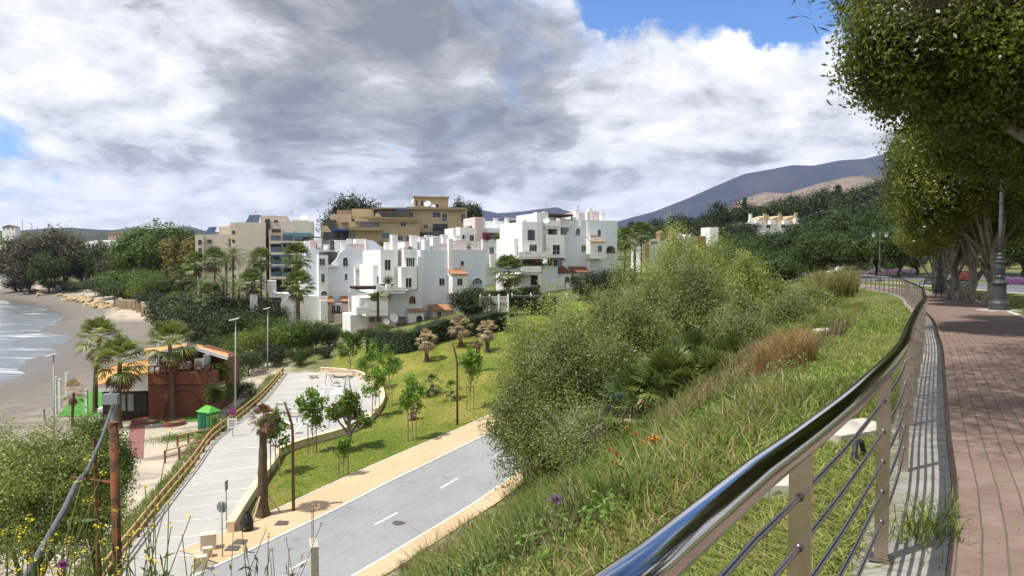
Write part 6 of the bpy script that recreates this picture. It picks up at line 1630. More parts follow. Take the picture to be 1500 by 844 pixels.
# cube bollards
for px, pb, s_, lab in ((305,806,.42,'cream stone cube on the car park edge next to the round sign'),(304,818,.26,'small stone cube just below the larger one at the sidewalk corner'),(293,836,.34,'cream stone cube lowest in the row at the car park mouth')):
    q = hit(px, pb, 20, 90); t = thing('stone_cube', lab, 'bollard', q, .35, 'cream stone cubes'); mb = MB(); mb.box(-s_,s_,-s_*.7,s_*.7,-.1,.06); mb.build('foot', M_KERB, t)
    mb = MB(); e = .05; h = s_*1.9
    mb.prism([(-s_*.85+e,-s_*.6),(s_*.85-e,-s_*.6),(s_*.85,-s_*.6+e),(s_*.85,s_*.6-e),(s_*.85-e,s_*.6),(-s_*.85+e,s_*.6),(-s_*.85,s_*.6-e),(-s_*.85,-s_*.6+e)], .061, h); mb.build('block', M_STONEB, t)
def stone_bench(px, pb, L, rz, label):
    q = hit(px, pb, 20, 120); t = thing('stone_bench', label, 'bench', q, rz, 'pale stone benches on the plaza'); mb = MB(); mb.box(-L,L,-.27,.27,.36,.47); mb.build('seat', M_STONEB, t)
    for sx_ in (-1, 1): MB().box(sx_*L*.65-.14,sx_*L*.65+.14,-.22,.22,-.1,.358).build('leg', M_STONEB, t)
    return t
stone_bench(431, 611, .75, R(15), 'single pale stone block bench beside the parking line')
b_ = stone_bench(499, 554, 1.35, R(-8), 'long stone bench with backrest against the top of the curved wall'); MB().obox((0,.24,.66),(1.35,0,0),(0,.05,.01),(0,-.03,.19)).build('backrest', M_STONEB, b_)
stone_bench(459, 555, .42, R(0), 'small pale stone block at the far edge of the car park')
# exercise machines
def machine(px, pb, h, kind, label):
    q = hit(px, pb, 20, 120); t = thing('exercise_machine', label, 'gym equipment', q, 0, 'outdoor exercise machines'); M = M_STEELP; q_ = MB()
    MB().box(-1.1,1.1,-.7,.7,.0,.05).build('pad', M_WPAINT, t)
    if kind == 0:
        for s_ in (-1,1): q_.tube([(s_*.4,-.3,.05),(s_*.12,0,h),(s_*.4,.3,.05)], .04, 7)
        q_.tube([(-.5,0,h*.95),(.5,0,h*.95)], .04, 7); q_.build('frame', M, t, smooth=True)
        MB().box(-.3,.3,-.16,.16,.28,.33).build('footboard', M_BLACKP, t)
    elif kind == 1:
        q_.tube([(0,0,.05),(0,0,h*.4),(.1,0,h*.45)], .06, 8); q_.tube([(-.6,0,h),(-.5,0,h*.55),(0,0,h*.4),(.5,0,h*.55),(.6,0,h)], .035, 7); q_.build('frame', M, t, smooth=True)
        for s_ in (-1,1): MB().tube([(s_*.6,-.15,h),(s_*.6,.15,h)], .045, 8).build('handle', M_BLACKP, t, smooth=True)
    else:
        q_.tube([(-.8,0,.05),(-.7,0,h),(-.4,0,h*.9),(-.1,0,.5),(.7,0,.45),(.75,0,.05)], .04, 7); q_.tube([(-.3,.1,.1),(.5,-.1,.8)], .03, 6); q_.build('frame', M, t, smooth=True)
        MB().box(.2,.62,-.2,.2,.48,.54).build('seat', M_BLACKP, t)
    return t
machine(488, 568, 1.5, 2, 'seated exercise machine near the plaza bench'); machine(509, 577, 1.6, 0, 'A-framed exercise machine in the middle of the plaza'); machine(472, 641, 1.3, 1, 'exercise machine with two upturned handles by the near wall'); machine(435, 620, 1.2, 1, 'grey pedal machine half hidden by the sapling leaves')
# black bag against the wall end
q = hit(362, 779, 20, 90); t = thing('rubbish_bag', 'black rubbish bag standing at the end of the stone wall', 'bag', q)
MB().lathe([(.02,0),(.26,.03),(.32,.25),(.30,.55),(.20,.85),(.10,.98),(.14,1.06),(.05,1.10)],12).build('bag', M_BLACKP, t, smooth=True); MB().lathe([(.09,.955),(.115,.975),(.09,.995)],12).build('tie', M_IRON_D, t)
# manholes and covers
M_LID = pmat('iron_cover', (.12,.10,.09), (.08,.07,.065), 9, .7, bmp=.2)
q = hit(585, 767, 20, 90); t = tag(MB(off=q).lathe([(.36,.035),(.36,.046),(.30,.05),(.28,.046),(.02,.05)],20,tuple(q)).build('manhole_cover', M_LID), 'round iron manhole cover in the road surface', 'manhole cover')
for px, py, lab in ((414,768,'square brown cover in the tan sidewalk by the brown street light'),(342,805,'square brown cover in the sidewalk nearest the round sign'),(353,796,'smaller square brown cover beside the other one in the sidewalk')):
    q = hit(px, py, 20, 90); mb = MB(off=q); mb.box(q.x-.33,q.x+.33,q.y-.33,q.y+.33,q.z+.06,q.z+.075); mb.box(q.x-.28,q.x+.28,q.y-.28,q.y+.28,q.z+.0751,q.z+.08); tag(mb.build('sidewalk_cover', M_LID), lab, 'cover', 'square sidewalk covers')
q = hit(620, 612, 20, 90); 
# lattice fence and balustrade
def lattice(x0, x1, yt, yb, D0, D1, label, n=18):
    a, b = P(x0, yb, D0), P(x1, yb, D1); h = P(x0, yt, D0).z-a.z; t = thing('lattice_fence', label, 'fence', a); d_ = (b-a); L = d_.length; d_.normalize(); mb = MB(off=a)
    for i in range(n):
        p = a+d_*L*i/n; q2 = a+d_*L*(i+1)/n
        mb.bar(p, q2+Vector((0,0,h)), .05, .03); mb.bar(p+Vector((0,0,h)), q2, .05, .03)
    mb.bar(a+Vector((0,0,h)), b+Vector((0,0,h)), .08); mb.bar(a, b, .08); mb.build('lattice_panel', M_METALW, t)
    for i in range(4):
        p = a+d_*L*i/3; m2 = MB(off=a); m2.box(p.x-.14,p.x+.14,p.y-.14,p.y+.14,p.z-1.2,p.z+h+.15); m2.build('post', M_WHITE, t); MB(off=a).lathe([(.17,0),(.17,.06),(.06,.1),(.09,.2),(.02,.3)],10,(p.x,p.y,p.z+h+.15)).build('finial', M_WHITE, t)
    return t
lattice(704, 744, 435, 457, 107, 106, 'white lattice fence with posts beside the pale wall')
lattice(750, 830, 433, 438, 116, 122, 'low white balustrade with small finials behind the dark hedge', 30)

# ---- beach bar
M_RUST = pmat('rust_brown_boards', (.185,.07,.038), (.145,.052,.03), 1.5, .75, stretch=(1,1,.25)); M_ORANGE = pmat('orange_roof_tiles', (.62,.34,.12), (.54,.28,.10), 2, .85, bmp=.2); M_DKW = pmat('dark_brown_boards', (.05,.028,.022), (.035,.02,.016), 3, .7)
f = Frame(143, 614, 67.5, 6, z=hit(180, 611, 20, 120).z)
b = Bld(f, 'beach_bar', 'low beach bar with orange tiled roofs, white fascia and a rust-brown boarded terrace', 'building')
b.box(148, 574, 216, 607, .0, 7, 'dark_wall', .6); b.box(216, 547, 311, 606, -1.2, 8, 'terrace_wall', 1.0); b.box(216, 563.5, 311, 565, -1.26, -1.2, 'ledge'); b.poly([(252,548),(252,519),(284,513),(328,528),(328,548)], 3.2, 8, 'upper_wall')
u0, u1, w0, w1 = f.rect(143, 560, 216, 573, -1.2); w2 = f.w(548, u1, -1.2)
b.mb('fascia').vprism([(u0, w0), (u1, w0), (u1, w2), (u0, w0+.5)], -1.25, -1.05)
def slope_roof(x0, ya0, x1, ya1, va, yb0, yb1, vb, key='roof'):
    a0, a1 = f.u(x0, va), f.u(x1, va); c0, c1 = f.u(x0, vb), f.u(x1, vb)
    za0, za1 = f.w(ya0, a0, va), f.w(ya1, a1, va); zb0, zb1 = f.w(yb0, c0, vb), f.w(yb1, c1, vb); mb = b.mb(key)
    mb.add([(a0,va,za0),(a1,va,za1),(c1,vb,zb1),(c0,vb,zb0),(a0,va,za0-.14),(a1,va,za1-.14),(c1,vb,zb1-.14),(c0,vb,zb0-.14)], [(0,1,2,3),(7,6,5,4),(4,5,1,0),(5,6,2,1),(6,7,3,2),(7,4,0,3)])
slope_roof(142, 563, 217, 545, -1.3, 540, 526, 3.4)
slope_roof(211, 519, 285, 503, 1.0, 511, 503, 9.0); slope_roof(284.5, 509, 334, 523, 1.0, 503, 516, 9.0)
b.flush({'dark_wall': M_DKW, 'terrace_wall': M_RUST, 'upper_wall': M_RUST, 'fascia': M_METALW, 'ledge': M_DKW, 'roof': M_ORANGE})
MB().add([], []) 
mb = MB(); 
for (x0, y0, x1, y1) in ((286,513,333,526.5),): 
    a0, a1 = f.u(x0, .9), f.u(x1, .9); mb.bar((a0,.9,f.w(510.5,a0,.9)), (a1,.9,f.w(525,a1,.9)), .12, .32)
mb.bar((f.u(214,.9),.9,f.w(521,f.u(214,.9),.9)), (f.u(286,.9),.9,f.w(506,f.u(286,.9),.9)), .1, .25); mb.build('verge_board', M_METALW, b.t)
for x0, x1 in ((162,172),(174,182),(185,194)): b.win(x0, 577, x1, 602, 0, frame=M_BFRAME, pane=pmat('pale_glass',(.30,.34,.34),(.22,.25,.26),1,.1), bars=0, sill=False)
b.win(197, 577, 212, 606, 0, frame=M_BFRAME, pane=M_IRON_D, bars=1, name='door', sill=False)
mb = MB(); u0, u1, w0, w1 = f.rect(217, 541, 311, 549, -1.15)
for i in range(12): mb.box(u0+(u1-u0)*i/11-.05, u0+(u1-u0)*i/11+.05, -1.2, -1.1, w0, w1+.25)
mb.box(u0,u1,-1.19,-1.11,w1+.25,w1+.33); mb.box(u0,u1,-1.17,-1.13,w0+.25,w0+.33); mb.build('terrace_railing', M_RUST, b.t)
b.box(252, 531, 275, 541, .5, 1.5, 'canvas_cover'); b.box(297, 520, 305, 541, .2, .9, 'duct'); b.flush({'canvas_cover': M_CANVAS, 'duct': M_STEELP})
ac = MB(); u0, u1, w0, w1 = f.rect(284, 526, 297, 541, -.2); ac.box(u0,u1,-.2,.3,w0,w1); a_ = ac.build('air_conditioner', M_METALW, b.t); MB().disc(((u0+u1)/2,-.21,(w0+w1)/2),(0,-1,0),min(u1-u0,w1-w0)*.38,.02,20).build('fan_grille', M_STEELP, a_)
st_ = MB(); st_.bar((f.u(283,-1.0),-1.0,f.w(551,f.u(283,-1),-1)), (f.u(308,-1.0),-1.0,f.w(531,f.u(308,-1),-1)), .08,.12); st_.build('stair_rail', M_DKW, b.t)
arch = MB(); u_c = f.u(268,-1.6); rr_ = 1.6; zc = f.w(605,u_c,-1.6)
arch.tube([(u_c+rr_*math.cos(math.pi*k/14), -1.6, zc+rr_*1.3*math.sin(math.pi*k/14)) for k in range(15)], .05, 6); arch.build('metal_hoop', M_DKW, b.t, smooth=True)
# artificial turf, dark red path, planters
M_TURF = pmat('artificial_turf', (.075,.25,.035), (.06,.20,.03), 6, .9, bmp=.3)
def sheet_px(name, pts, lift, mat, zr=None, step=2):
    ps = [hit(a, c, 20, 160) for a, c in pts]; return poly_sheet(name, [(p.x,p.y) for p in ps], lift, mat, step)
sheet_px('artificial_turf', [(83,611),(112,583),(141,570),(160,569),(216,600),(300,600),(290,606),(216,612),(150,612)], .05, M_TURF)
sheet_px('turf_strip', [(192,622),(240,621),(300,617),(309,607.5),(200,607.5)], .055, M_TURF, step=1)
sheet_px('red_path', [(187,672),(210,672),(212,621),(190,621)], .045, pmat('dark_red_paving', (.25,.115,.10), (.20,.09,.08), 3, .9))
def planter(px, pb, rx, h, label):
    q = hit(px, pb, 20, 120); r = rx/F*q.y; t = thing('round_planter', label, 'planter', q, 0, 'round dark red planters'); MB().lathe([(r,-.1),(r,h),(r-.16,h),(r-.18,h-.08),(.05,h-.08)],24).build('kerb_ring', pmat('dark_red_masonry', (.20,.075,.06),(.16,.06,.05),4,.9), t); MB().lathe([(r-.2,h-.10),(.02,h-.055)],20).build('soil', M_VERGE, t)
planter(255, 623, 16, .38, 'round dark red planter at the foot of the fan palm by the rust-brown wall'); planter(216, 619, 22, .25, 'low dark red planter ring beside the red path')
# white posts on the turf, timber post, sheeted stand, hoop sign
for px, pb, py, lab in ((82,607,553,'white post at the seaward corner of the turf'),(88,597,556,'white post next to the seaward corner post'),(98,588,547,'tallest white post on the seaward edge of the turf'),(127,607,571,'white post in the middle of the turf')):
    q = hit(px, pb, 20, 120); h = P(px, py, q.y).z-q.z; t = thing('white_post', lab, 'post', q, 0, 'white posts round the artificial turf'); MB().box(-.11,.11,-.11,.11,-.1,h).build('shaft', M_METALW, t); MB().box(-.14,.14,-.14,.14,h,h+.05).build('cap', M_METALW, t)
q = hit(65, 615, 20, 120); t = thing('timber_post', 'short grey timber post on the sand beside the light pole', 'post', q); MB().tube([(0,0,-.2),(0,0,1.0)],[.10,.09],9).build('shaft', M_STEELP, t); MB().lathe([(.105,.93),(.105,.97)],9).build('band', M_IRON_D, t)
q = hit(165, 613, 20, 120); t = thing('sheeted_stand', 'white sheeted box stand in front of the dark glass doors', 'stand', q, .1); MB().box(-1.0,1.0,-.6,.6,0.1,1.0).build('box_body', M_METALW, t)
mb = MB(); mb.box(-1.06,1.06,-.66,.66,.98,1.06)
for k in range(12): mb.box(-1.06+k*.1766,-1.06+(k+1)*.1766,-.67,-.64,.98-.22-.12*math.sin(k*1.1)**2,.99)
mb.build('cloth', M_CANVAS, t)
# green container cabin
q = hit(306, 634, 20, 120); M_GRN = pmat('green_panel', (.02,.19,.07), (.018,.16,.06), 2, .5); M_LGRN = pmat('light_green_roof', (.10,.36,.05), (.08,.30,.045), 2, .5); M_LGRN2 = pmat('yellow_green_panel', (.28,.34,.04), (.22,.28,.04), 2, .5)
t = thing('recycling_container', 'green recycling container with a light green peaked roof beside the sandy track', 'container', q, R(-28)); t.scale = (1.05, 1.05, 1.28); mb = MB(); mb.box(-.62,.62,-.5,.5,0,1.35); mb.build('body', M_GRN, t)
MB().box(-.66,.66,-.54,.54,-.02,.10).build('base', M_BLACKP, t); mb = MB(); mb.add([(-.72,-.6,1.36),(.72,-.6,1.36),(.72,.6,1.36),(-.72,.6,1.36),(-.3,0,1.72),(.3,0,1.72)], [(0,1,5,4),(1,2,5),(2,3,4,5),(3,0,4),(3,2,1,0)]); mb.build('roof', M_LGRN, t)
d_ = MB().box(-.26,.26,-.53,-.501,.3,1.15).build('hatch', pmat('dark_green_panel', (.012,.09,.05),(.01,.08,.045),2,.5), t); MB().box(.14,.18,-.56,-.531,.6,.8).build('handle', M_STEELP, d_); MB().box(.621,.635,-.42,.42,.2,1.2).build('side_panel', M_LGRN2, t)
MB().disc((.642,0,.8),(1,0,0),.24,.012,20).build('round_mark', M_GRN, t)
for px, pb, lab in ((297,636,'small rusty stump beside the green container'),):
    q = hit(px, pb, 20, 120); t = thing('rusty_stump', lab, 'post', q); MB().tube([(0,0,-.2),(0,0,.4)],.06,8).build('shaft', M_CORTEN, t); MB().lathe([(.065,.36),(.065,.41),(.02,.42)],8).build('cap', M_CORTEN, t)

# ---- sea wall and rocks
swpx = [(172,446,-15.2),(178,455,-15.2),(200,463,-15.1),(228,473,-15.0),(262,485,-14.7),(300,501,-14.3)]
SW = [Vector((q.x,q.y,0)) for q in px_pts(swpx)]
M_SEAW = pmat('sandy_masonry', (.38,.30,.20), (.28,.22,.145), .8, .92, bmp=.4)
o = wall_ribbon('sea_wall', resample([tuple(p) for p in SW], 2), .3, -1, 2.6, M_SEAW, 'sandy stone sea wall with buttresses between the beach and the palm garden', 'wall')
sp_ = resample([tuple(p) for p in SW], 7); sT = tangents(sp_)
for p, tt in list(zip(sp_, sT))[1:-3]:
    q = drape(p - Vector((-tt.y, tt.x, 0))*.55, 0); MB(off=o.location).prism([(q.x-.5,q.y-.5),(q.x+.5,q.y-.5),(q.x+.5,q.y+.7),(q.x-.5,q.y+.7)], q.z-1, q.z+2.4).build('buttress', M_SEAW, o)
a, b2 = P(288,500,128), P(303,512,112); t = thing('garden_wall', 'low white garden wall sloping down behind the beach bar', 'wall', a); mb = MB(off=a); mb.bar(a-Vector((0,0,.7)), b2-Vector((0,0,.7)), .3, 2.6); mb.build('wall', M_WHITE, t); mb = MB(off=a); mb.bar(a+Vector((0,0,.65)), b2+Vector((0,0,.65)), .42, .12); mb.build('coping', M_METALW, t)
M_ROCK = pmat('tan_beach_rock', (.48,.36,.21), (.36,.27,.16), 1.2, .95, bmp=.5, bdist=.2)
def rock(loc, r, seed, label, lift=0):
    import bmesh
    g = np.random.default_rng(seed); bm = bmesh.new(); bmesh.ops.create_icosphere(bm, subdivisions=2, radius=1)
    k = g.normal(size=(7,3)); k /= np.linalg.norm(k,axis=1)[:,None]
    for v in bm.verts:
        for n_2 in k:
            d_ = v.co.dot(Vector(n_2)); 
            if d_ > .62: v.co -= Vector(n_2)*(d_-.62)
        v.co = Vector((v.co.x*r*1.25, v.co.y*r, v.co.z*r*.8))
    me = bpy.data.meshes.new('rock'); bm.to_mesh(me); bm.free(); me.materials.append(M_ROCK); o = bpy.data.objects.new('rock', me); COL.objects.link(o)
    o.location = loc; o.rotation_euler = (0,0,g.random()*6); return tag(o, label, 'rock', 'tan rocks piled along the top of the beach')
g = np.random.default_rng(5); kk = 0
for (x0,y0,x1,y1,n_r) in ((88,437,128,440,12),(122,437,172,454,26),(108,442,150,452,10),(45,430,62,433,6)):
    for i in range(n_r):
        f_ = (i+.5)/n_r; px, py = x0+(x1-x0)*f_+g.normal()*2, y0+(y1-y0)*f_+g.normal()*2.2; q = hit(px, py, 60, 600); r = (.7+1.0*g.random())*(q.y/250)*.9; q.z += r*.15
        rock(q, r, 500+kk, 'tan boulder in the rock pile between the beach and the green bank'); kk += 1
# bits of the shore: garden shed
f = Frame(252, 458, 165, 10, z=P(252,458,165).z)
b = Bld(f, 'garden_shed', 'little grey shed with dark door openings in the palm garden', 'shed'); b.box(251,449,274,459,0,3,'wall',2); b.box(250,447.5,275,449.3,-.4,3.4,'roof'); b.flush({'wall': M_PINK,'roof': M_CREAM}); b.win(258,451,262,459,0,frame=M_BFRAME,bars=0,name='door'); b.win(266,451,271,459,0,frame=M_BFRAME,bars=0,name='door')

# ---- near things on the slope: rusty pole with its conduit, short posts, concrete post
M_RUSTP = pmat('rusty_iron', (.20,.075,.03), (.075,.04,.028), 7, .9, bmp=.4, bdist=.01, lo=.4, hi=.6)
D = 12.0; loc, h = at_px(166, D, 619); t = thing('rusty_pole', 'thick rusty iron pole standing on the weedy slope', 'pole', loc); MB().tube([(0,0,-.4),(.02,0,h*.5),(0,0,h)],.068,14).build('shaft', M_RUSTP, t, smooth=True); MB().lathe([(.074,h-.05),(.074,h+.005),(.06,h+.008)],14).build('rim', M_RUSTP, t)
MB().tube([(0,0,h*.83),(-1.0,.5,h*.82)],.022,6).build('cross_bar', M_RUSTP, t)
M_CONDUIT = pmat('grey_conduit', (.12,.13,.14), (.085,.09,.10), 5, .55)
pts = [P(164,598,14.2), P(150,640,13.4), P(128,690,12.4), P(112,708,11.9), P(95,745,11.2), P(72,785,10.5), P(40,840,9.7), P(10,890,9.2)]
gq = hit(40, 860, 3, 60)
t = thing('conduit', 'grey cable conduit slanting down past the rusty pole into the weeds', 'pipe', pts[0]); MB(off=pts[0]).tube(pts, [.03,.03,.032,.045,.045,.045,.045,.045], 10).build('pipe', M_CONDUIT, t, smooth=True)
p2 = P(164,598,14.2); p3 = Vector((p2.x+.05, p2.y+.2, g1(p2.x+.05,p2.y+.2))); MB(off=pts[0]).tube([p3-Vector((0,0,.3)), p2+Vector((0,0,.35))],.05,8).build('stand_pipe', M_CONDUIT, t, smooth=True)
MB(off=pts[0]).obox(p2+Vector((0,-.02,.18)),(.14,0,0),(0,.05,0),(0,0,.10)).build('junction_box', M_BACKS, t)
loc, h = at_px(139, 24, 641); t = thing('rusty_post', 'thin rusty post among the shrub leaves behind the rusty pole', 'post', loc); MB().tube([(0,0,-.3),(0,0,h)],.06,8).build('shaft', M_RUSTP, t); MB().lathe([(.065,h-.03),(.065,h+.01),(.02,h+.02)],8).build('cap', M_RUSTP, t)
loc, h = at_px(458, 25.5, 795); h2 = P(458, 735, 25.5).z-loc[2]
t = thing('concrete_post', 'broken concrete post with bare steel bars at the lower road kerb', 'post', loc, .35); MB().box(-.10,.16,-.45,.45,-.4,h).build('block', M_CONC, t)
for dx, dy in ((-.04,-.2),(.04,.1)): MB().tube([(dx,dy,h-.1),(dx+.01,dy,h2*.95)],.012,5).build('steel_bar', M_RUSTP, t)
# stones by the railing
for px, py, D_, sx_, sy_, rz, lab in ((1248,645,None,.30,.19,.25,'flat pale concrete slab on the grass by the railing'),(1133,729,None,.22,.13,-.3,'small flat pale slab on the grass nearer the handrail'),(1207,489,None,.25,.2,.3,'white stone lying on the grass slope')):
    q = hit(px, py, 2, 80); mb = MB(); e = .03
    mb.prism([(-sx_,-sy_+e),(-sx_+e,-sy_),(sx_-e*2,-sy_*.96),(sx_,-sy_+e),(sx_*.97,sy_-e),(sx_-e,sy_),(-sx_+e*2,sy_*.95),(-sx_*.98,sy_-e)], -.05, .13)
    o = mb.build('stone_slab', M_CONC); o.location = q; o.rotation_euler = (R(3), R(-4), rz); tag(o, lab, 'stone slab')
# black irrigation hose end
q = hit(1253, 682, 2, 20); q.z += .03; t = thing('hose', 'black irrigation hose looped out of the grass by the railing', 'hose', q); MB().tube([(0,0,-.1),(0,.02,.05),(.04,.08,.13),(.12,.16,.12),(.18,.24,0),(.2,.3,-.08)],.022,8).build('pipe', M_BLACKP, t, smooth=True); MB().tube([(-.006,.0,-.02),(0,.018,.05)],.027,8).build('collar', M_BLACKP, t, smooth=True)

# ---- parked white car beyond the promenade
loc = at(1240, 88); t = thing('parked_car', 'white car parked under the dark trees beyond the railing', 'car', loc, R(10))
M_CARW = pmat('white_car_paint', (.72,.72,.72), (.68,.68,.68), 1, .25, spec=.5)
prof = [(-2.1,.35),(-2.15,.75),(-1.95,.95),(-1.25,1.02),(-.75,1.45),(.75,1.48),(1.45,1.02),(2.05,.88),(2.12,.55),(2.05,.32)]
MB().vprism(prof, -.82, .82).build('body', M_CARW, t)
for s_ in (-1, 1):
    MB().vprism([(-1.1,1.03),(-.7,1.38),(.7,1.4),(1.25,1.03)], s_*.822-.012, s_*.822+.012).build('side_window', M_DGLASS, t)
    for xx in (-1.35, 1.3):
        wl = MB().disc((xx, s_*.78, .33), (0,1,0), .33, .2, 18).build('wheel', M_BLACKP, t); MB().disc((xx, s_*.885, .33), (0,1,0), .19, .02, 14).build('rim', M_STEELP, wl)
for yy in (-.6, .6): MB().box(-2.17,-2.11,yy-.16,yy+.16,.68,.82).build('tail_light', M_RED, t)
# flower beds
def bed(x0, x1, D0, D1, label, seed, mat):
    g = np.random.default_rng(seed); n = 500; Tx = x0+(x1-x0)*g.random(n); Ty = D0+(D1-D0)*g.random(n); X = (Tx-750)/F*Ty; Z = gz(X, Ty)+.03+.15*g.random(n)
    c = (float(X.mean()), float(Ty.mean()), float(Z.mean())); t = thing('flower_bed', label, 'flower bed', c); T = np.stack([X,Ty,Z],1)-np.array(c)
    quads_obj('blossom', leaves(T, np.tile([[0,0,1.]],(n,1)), 8, .2, .14, .10, g), mat, t); quads_obj('leaf_mass', leaves(T-np.array([0,0,.15]), np.tile([[0,0,1.]],(n,1)), 6, .2, .2, .10, g), L_PINE, t)
bed(1250, 1345, 96, 101, 'purple flower bed beyond the avenue behind the slender lamp post', 301, L_PURP); bed(1405, 1425, 78, 90, 'red flowering bed seen between the fig trunks', 302, L_RED); bed(1470, 1530, 72, 78, 'purple flower bed beyond the road beside the big lamp post', 303, L_PURP)
# ------------------------------------------------------------------ wild grass on the slope (nobody could count it)
M_GRASS = tintmat('grass_blade', .3)
def blades(X, Y, H, W, C, g, lean=.35, name='wild_grass', seg=2):
    n = len(X); Z = gz(X, Y) - .02
    az = g.random(n)*2*np.pi; s = np.stack([np.cos(az), np.sin(az), 0*az], 1); ld = g.random(n)*2*np.pi
    l = np.stack([np.cos(ld), np.sin(ld), 0*ld], 1)*(lean*H*(.3+g.random(n)))[:,None]
    b = np.stack([X, Y, Z], 1); up = np.array([0,0,1.0])
    m = b+l*.35+up*(H*.6)[:,None]; t = b+l+up*(H*(.92-.25*g.random(n)))[:,None]; w_ = W[:,None]
    q1 = np.stack([b-s*w_*.5, b+s*w_*.5, m+s*w_*.42, m-s*w_*.42], 1); q2 = np.stack([m-s*w_*.42, m+s*w_*.42, t+s*w_*.06, t-s*w_*.06], 1)
    V = np.stack([q1, q2], 1).reshape(-1, 3)
    return V, np.repeat(C, 2, 0)
def palette(g, n, cols, wts, x=None, y=None):
    c = np.array(cols)[g.choice(len(cols), n, p=np.array(wts)/sum(wts))]
    return c*(.75+.5*g.random((n,1)))
GREEN = [(.12,.205,.028),(.175,.25,.04),(.075,.145,.02),(.26,.28,.06),(.32,.28,.11)]
STRAW = [(.38,.30,.15),(.30,.225,.10),(.44,.37,.21),(.23,.16,.075)]
RX = np.array([p.x for p in railp]); RY = np.array([p.y for p in railp])
RTx = np.array([t.x for t in railt]); RTy = np.array([t.y for t in railt])
def side(X, Y):
    """Signed distance left of the railing."""
    out = np.empty(len(X))
    for i in range(0, len(X), 20000):
        dx = X[i:i+20000,None]-RX; dy = Y[i:i+20000,None]-RY; k = np.argmin(dx*dx+dy*dy, 1); a = np.arange(len(k))
        out[i:i+20000] = -RTy[k]*dx[a,k]+RTx[k]*dy[a,k]
    return out
def field(n, d0, d1, x0, x1, g, smin=.25, smax=22, power=1.0):
    """Random ground points inside the view wedge, denser close by."""
    D = d0*(d1/d0)**(g.random(n)**power); px = x0+(x1-x0)*g.random(n); X = (px-750)/F*D; s = side(X, D)
    rdx = np.interp(D, RRY, RRX); ok = (s > smin) & (s < smax) & (X > rdx+1.5)
    return X[ok], D[ok], s[ok]
rr_s = resample(ROADR, 1.0); RRY = np.array([p.y for p in rr_s]); RRX = np.array([p.x for p in rr_s])
g = np.random.default_rng(31); Vs = []; Cs = []
def patchy(X, Y, f, ph): return .5+.25*np.sin(X*f+1.3*np.sin(Y*f*.7+ph)+ph)+.25*np.sin(Y*f*1.3+1.7*np.sin(X*f*.6+2*ph))
def addb(X, Y, H, W, C, lean=.35):
    V, c = blades(X, Y, H, W, C, g, lean); Vs.append(V); Cs.append(c)
def clump(px, D, n, r, h, cols, wts, lean=.5, w0=.008):
    x, y, _ = at(px, D); a = g.random(n)*6.28; q = r*np.sqrt(g.random(n)); X = x+q*np.cos(a); Y = y+q*np.sin(a); addb(X, Y, h*(.45+.6*g.random(n)), np.full(n, w0*(1+D/26)), palette(g, n, cols, wts), lean)
# 1. general cover
X, Y, s = field(330000, 3.2, 75, 520, 1400, g, .2)
p = patchy(X, Y, .55, .6); mown = np.clip((1.7+1.5*np.clip((Y-9)/12, 0, 1)-s)/1.0, 0, 1)*np.clip((Y-2)/2, 0, 1)
H = (.09+.52*p**1.7*g.random(len(X)))*(1-.62*mown)*(1+.5*(g.random(len(X))**6)); W = (.006+.008*g.random(len(X)))*(1+Y/26)
C = palette(g, len(X), GREEN, [3,3,2.2,1.6,.9]); dry = patchy(X, Y, .33, 2.2) > .66
k = (dry & (g.random(len(X)) < .35)) | (g.random(len(X)) < .10+.22*mown); C[k] = palette(g, int(k.sum()), STRAW+[(.33,.33,.10)], [2,1,2,.5,2])
C[mown > .5] = C[mown > .5]*np.array([1.0,1.2,.95])
addb(X, Y, H, W, C, .5)
# darker and drier tufts scattered over the bank
for i in range(420):
    px = 560+760*g.random(); D = 5.5*(8.0**g.random()); x, y, _ = at(px, D); sd = side(np.array([x]), np.array([y]))[0]
    if sd < 2.0 or x < np.interp(y, RRY, RRX)+1.8: continue
    kind = g.random(); clump(px, D, 90, .18+.3*g.random(), .3+.55*g.random(), [(.07,.12,.02),(.10,.16,.03),(.13,.17,.05)] if kind < .5 else ([(.24,.20,.12),(.30,.25,.15),(.18,.14,.08)] if kind < .75 else [(.20,.27,.06),(.27,.31,.09),(.34,.33,.13)]), [1,1,1], .7)
# leafy weeds
for i in range(170):
    px = 560+760*g.random(); D = 5*(9.0**g.random()); x, y, _ = at(px, D); X = np.array([x]); sd = side(X, np.array([y]))[0]
    if sd < 1.8 or x < np.interp(y, RRY, RRX)+1.8: continue
    n = int(8+30*g.random()); T = np.stack([x+.22*g.normal(size=n), y+.3*g.normal(size=n), np.zeros(n)], 1); T[:,2] = gz(T[:,0], T[:,1])+.30*g.random(n)+.04
    Q = leaves(T, np.tile([[0,0,1.]],(n,1)), 7, .06, .06*(1+D/40), .022*(1+D/40), g, .3, 1.2); Vs.append(Q); Cs.append(palette(g, n*7, [[(.10,.19,.03),(.15,.24,.045),(.20,.26,.06),(.16,.20,.07)][int(g.integers(0,4))]], [1]))
# 2. cut hay lying along the railing
X, Y, s = field(60000, 2.2, 40, 900, 1360, g, .1, 2.8); C = palette(g, len(X), [(.27,.31,.075),(.38,.35,.14),(.20,.26,.05),(.17,.115,.055)], [2.4,1.2,2,.8]); addb(X, Y, .05+.08*g.random(len(X)), (.006+.005*g.random(len(X)))*(1+Y/26), C, 3.2)
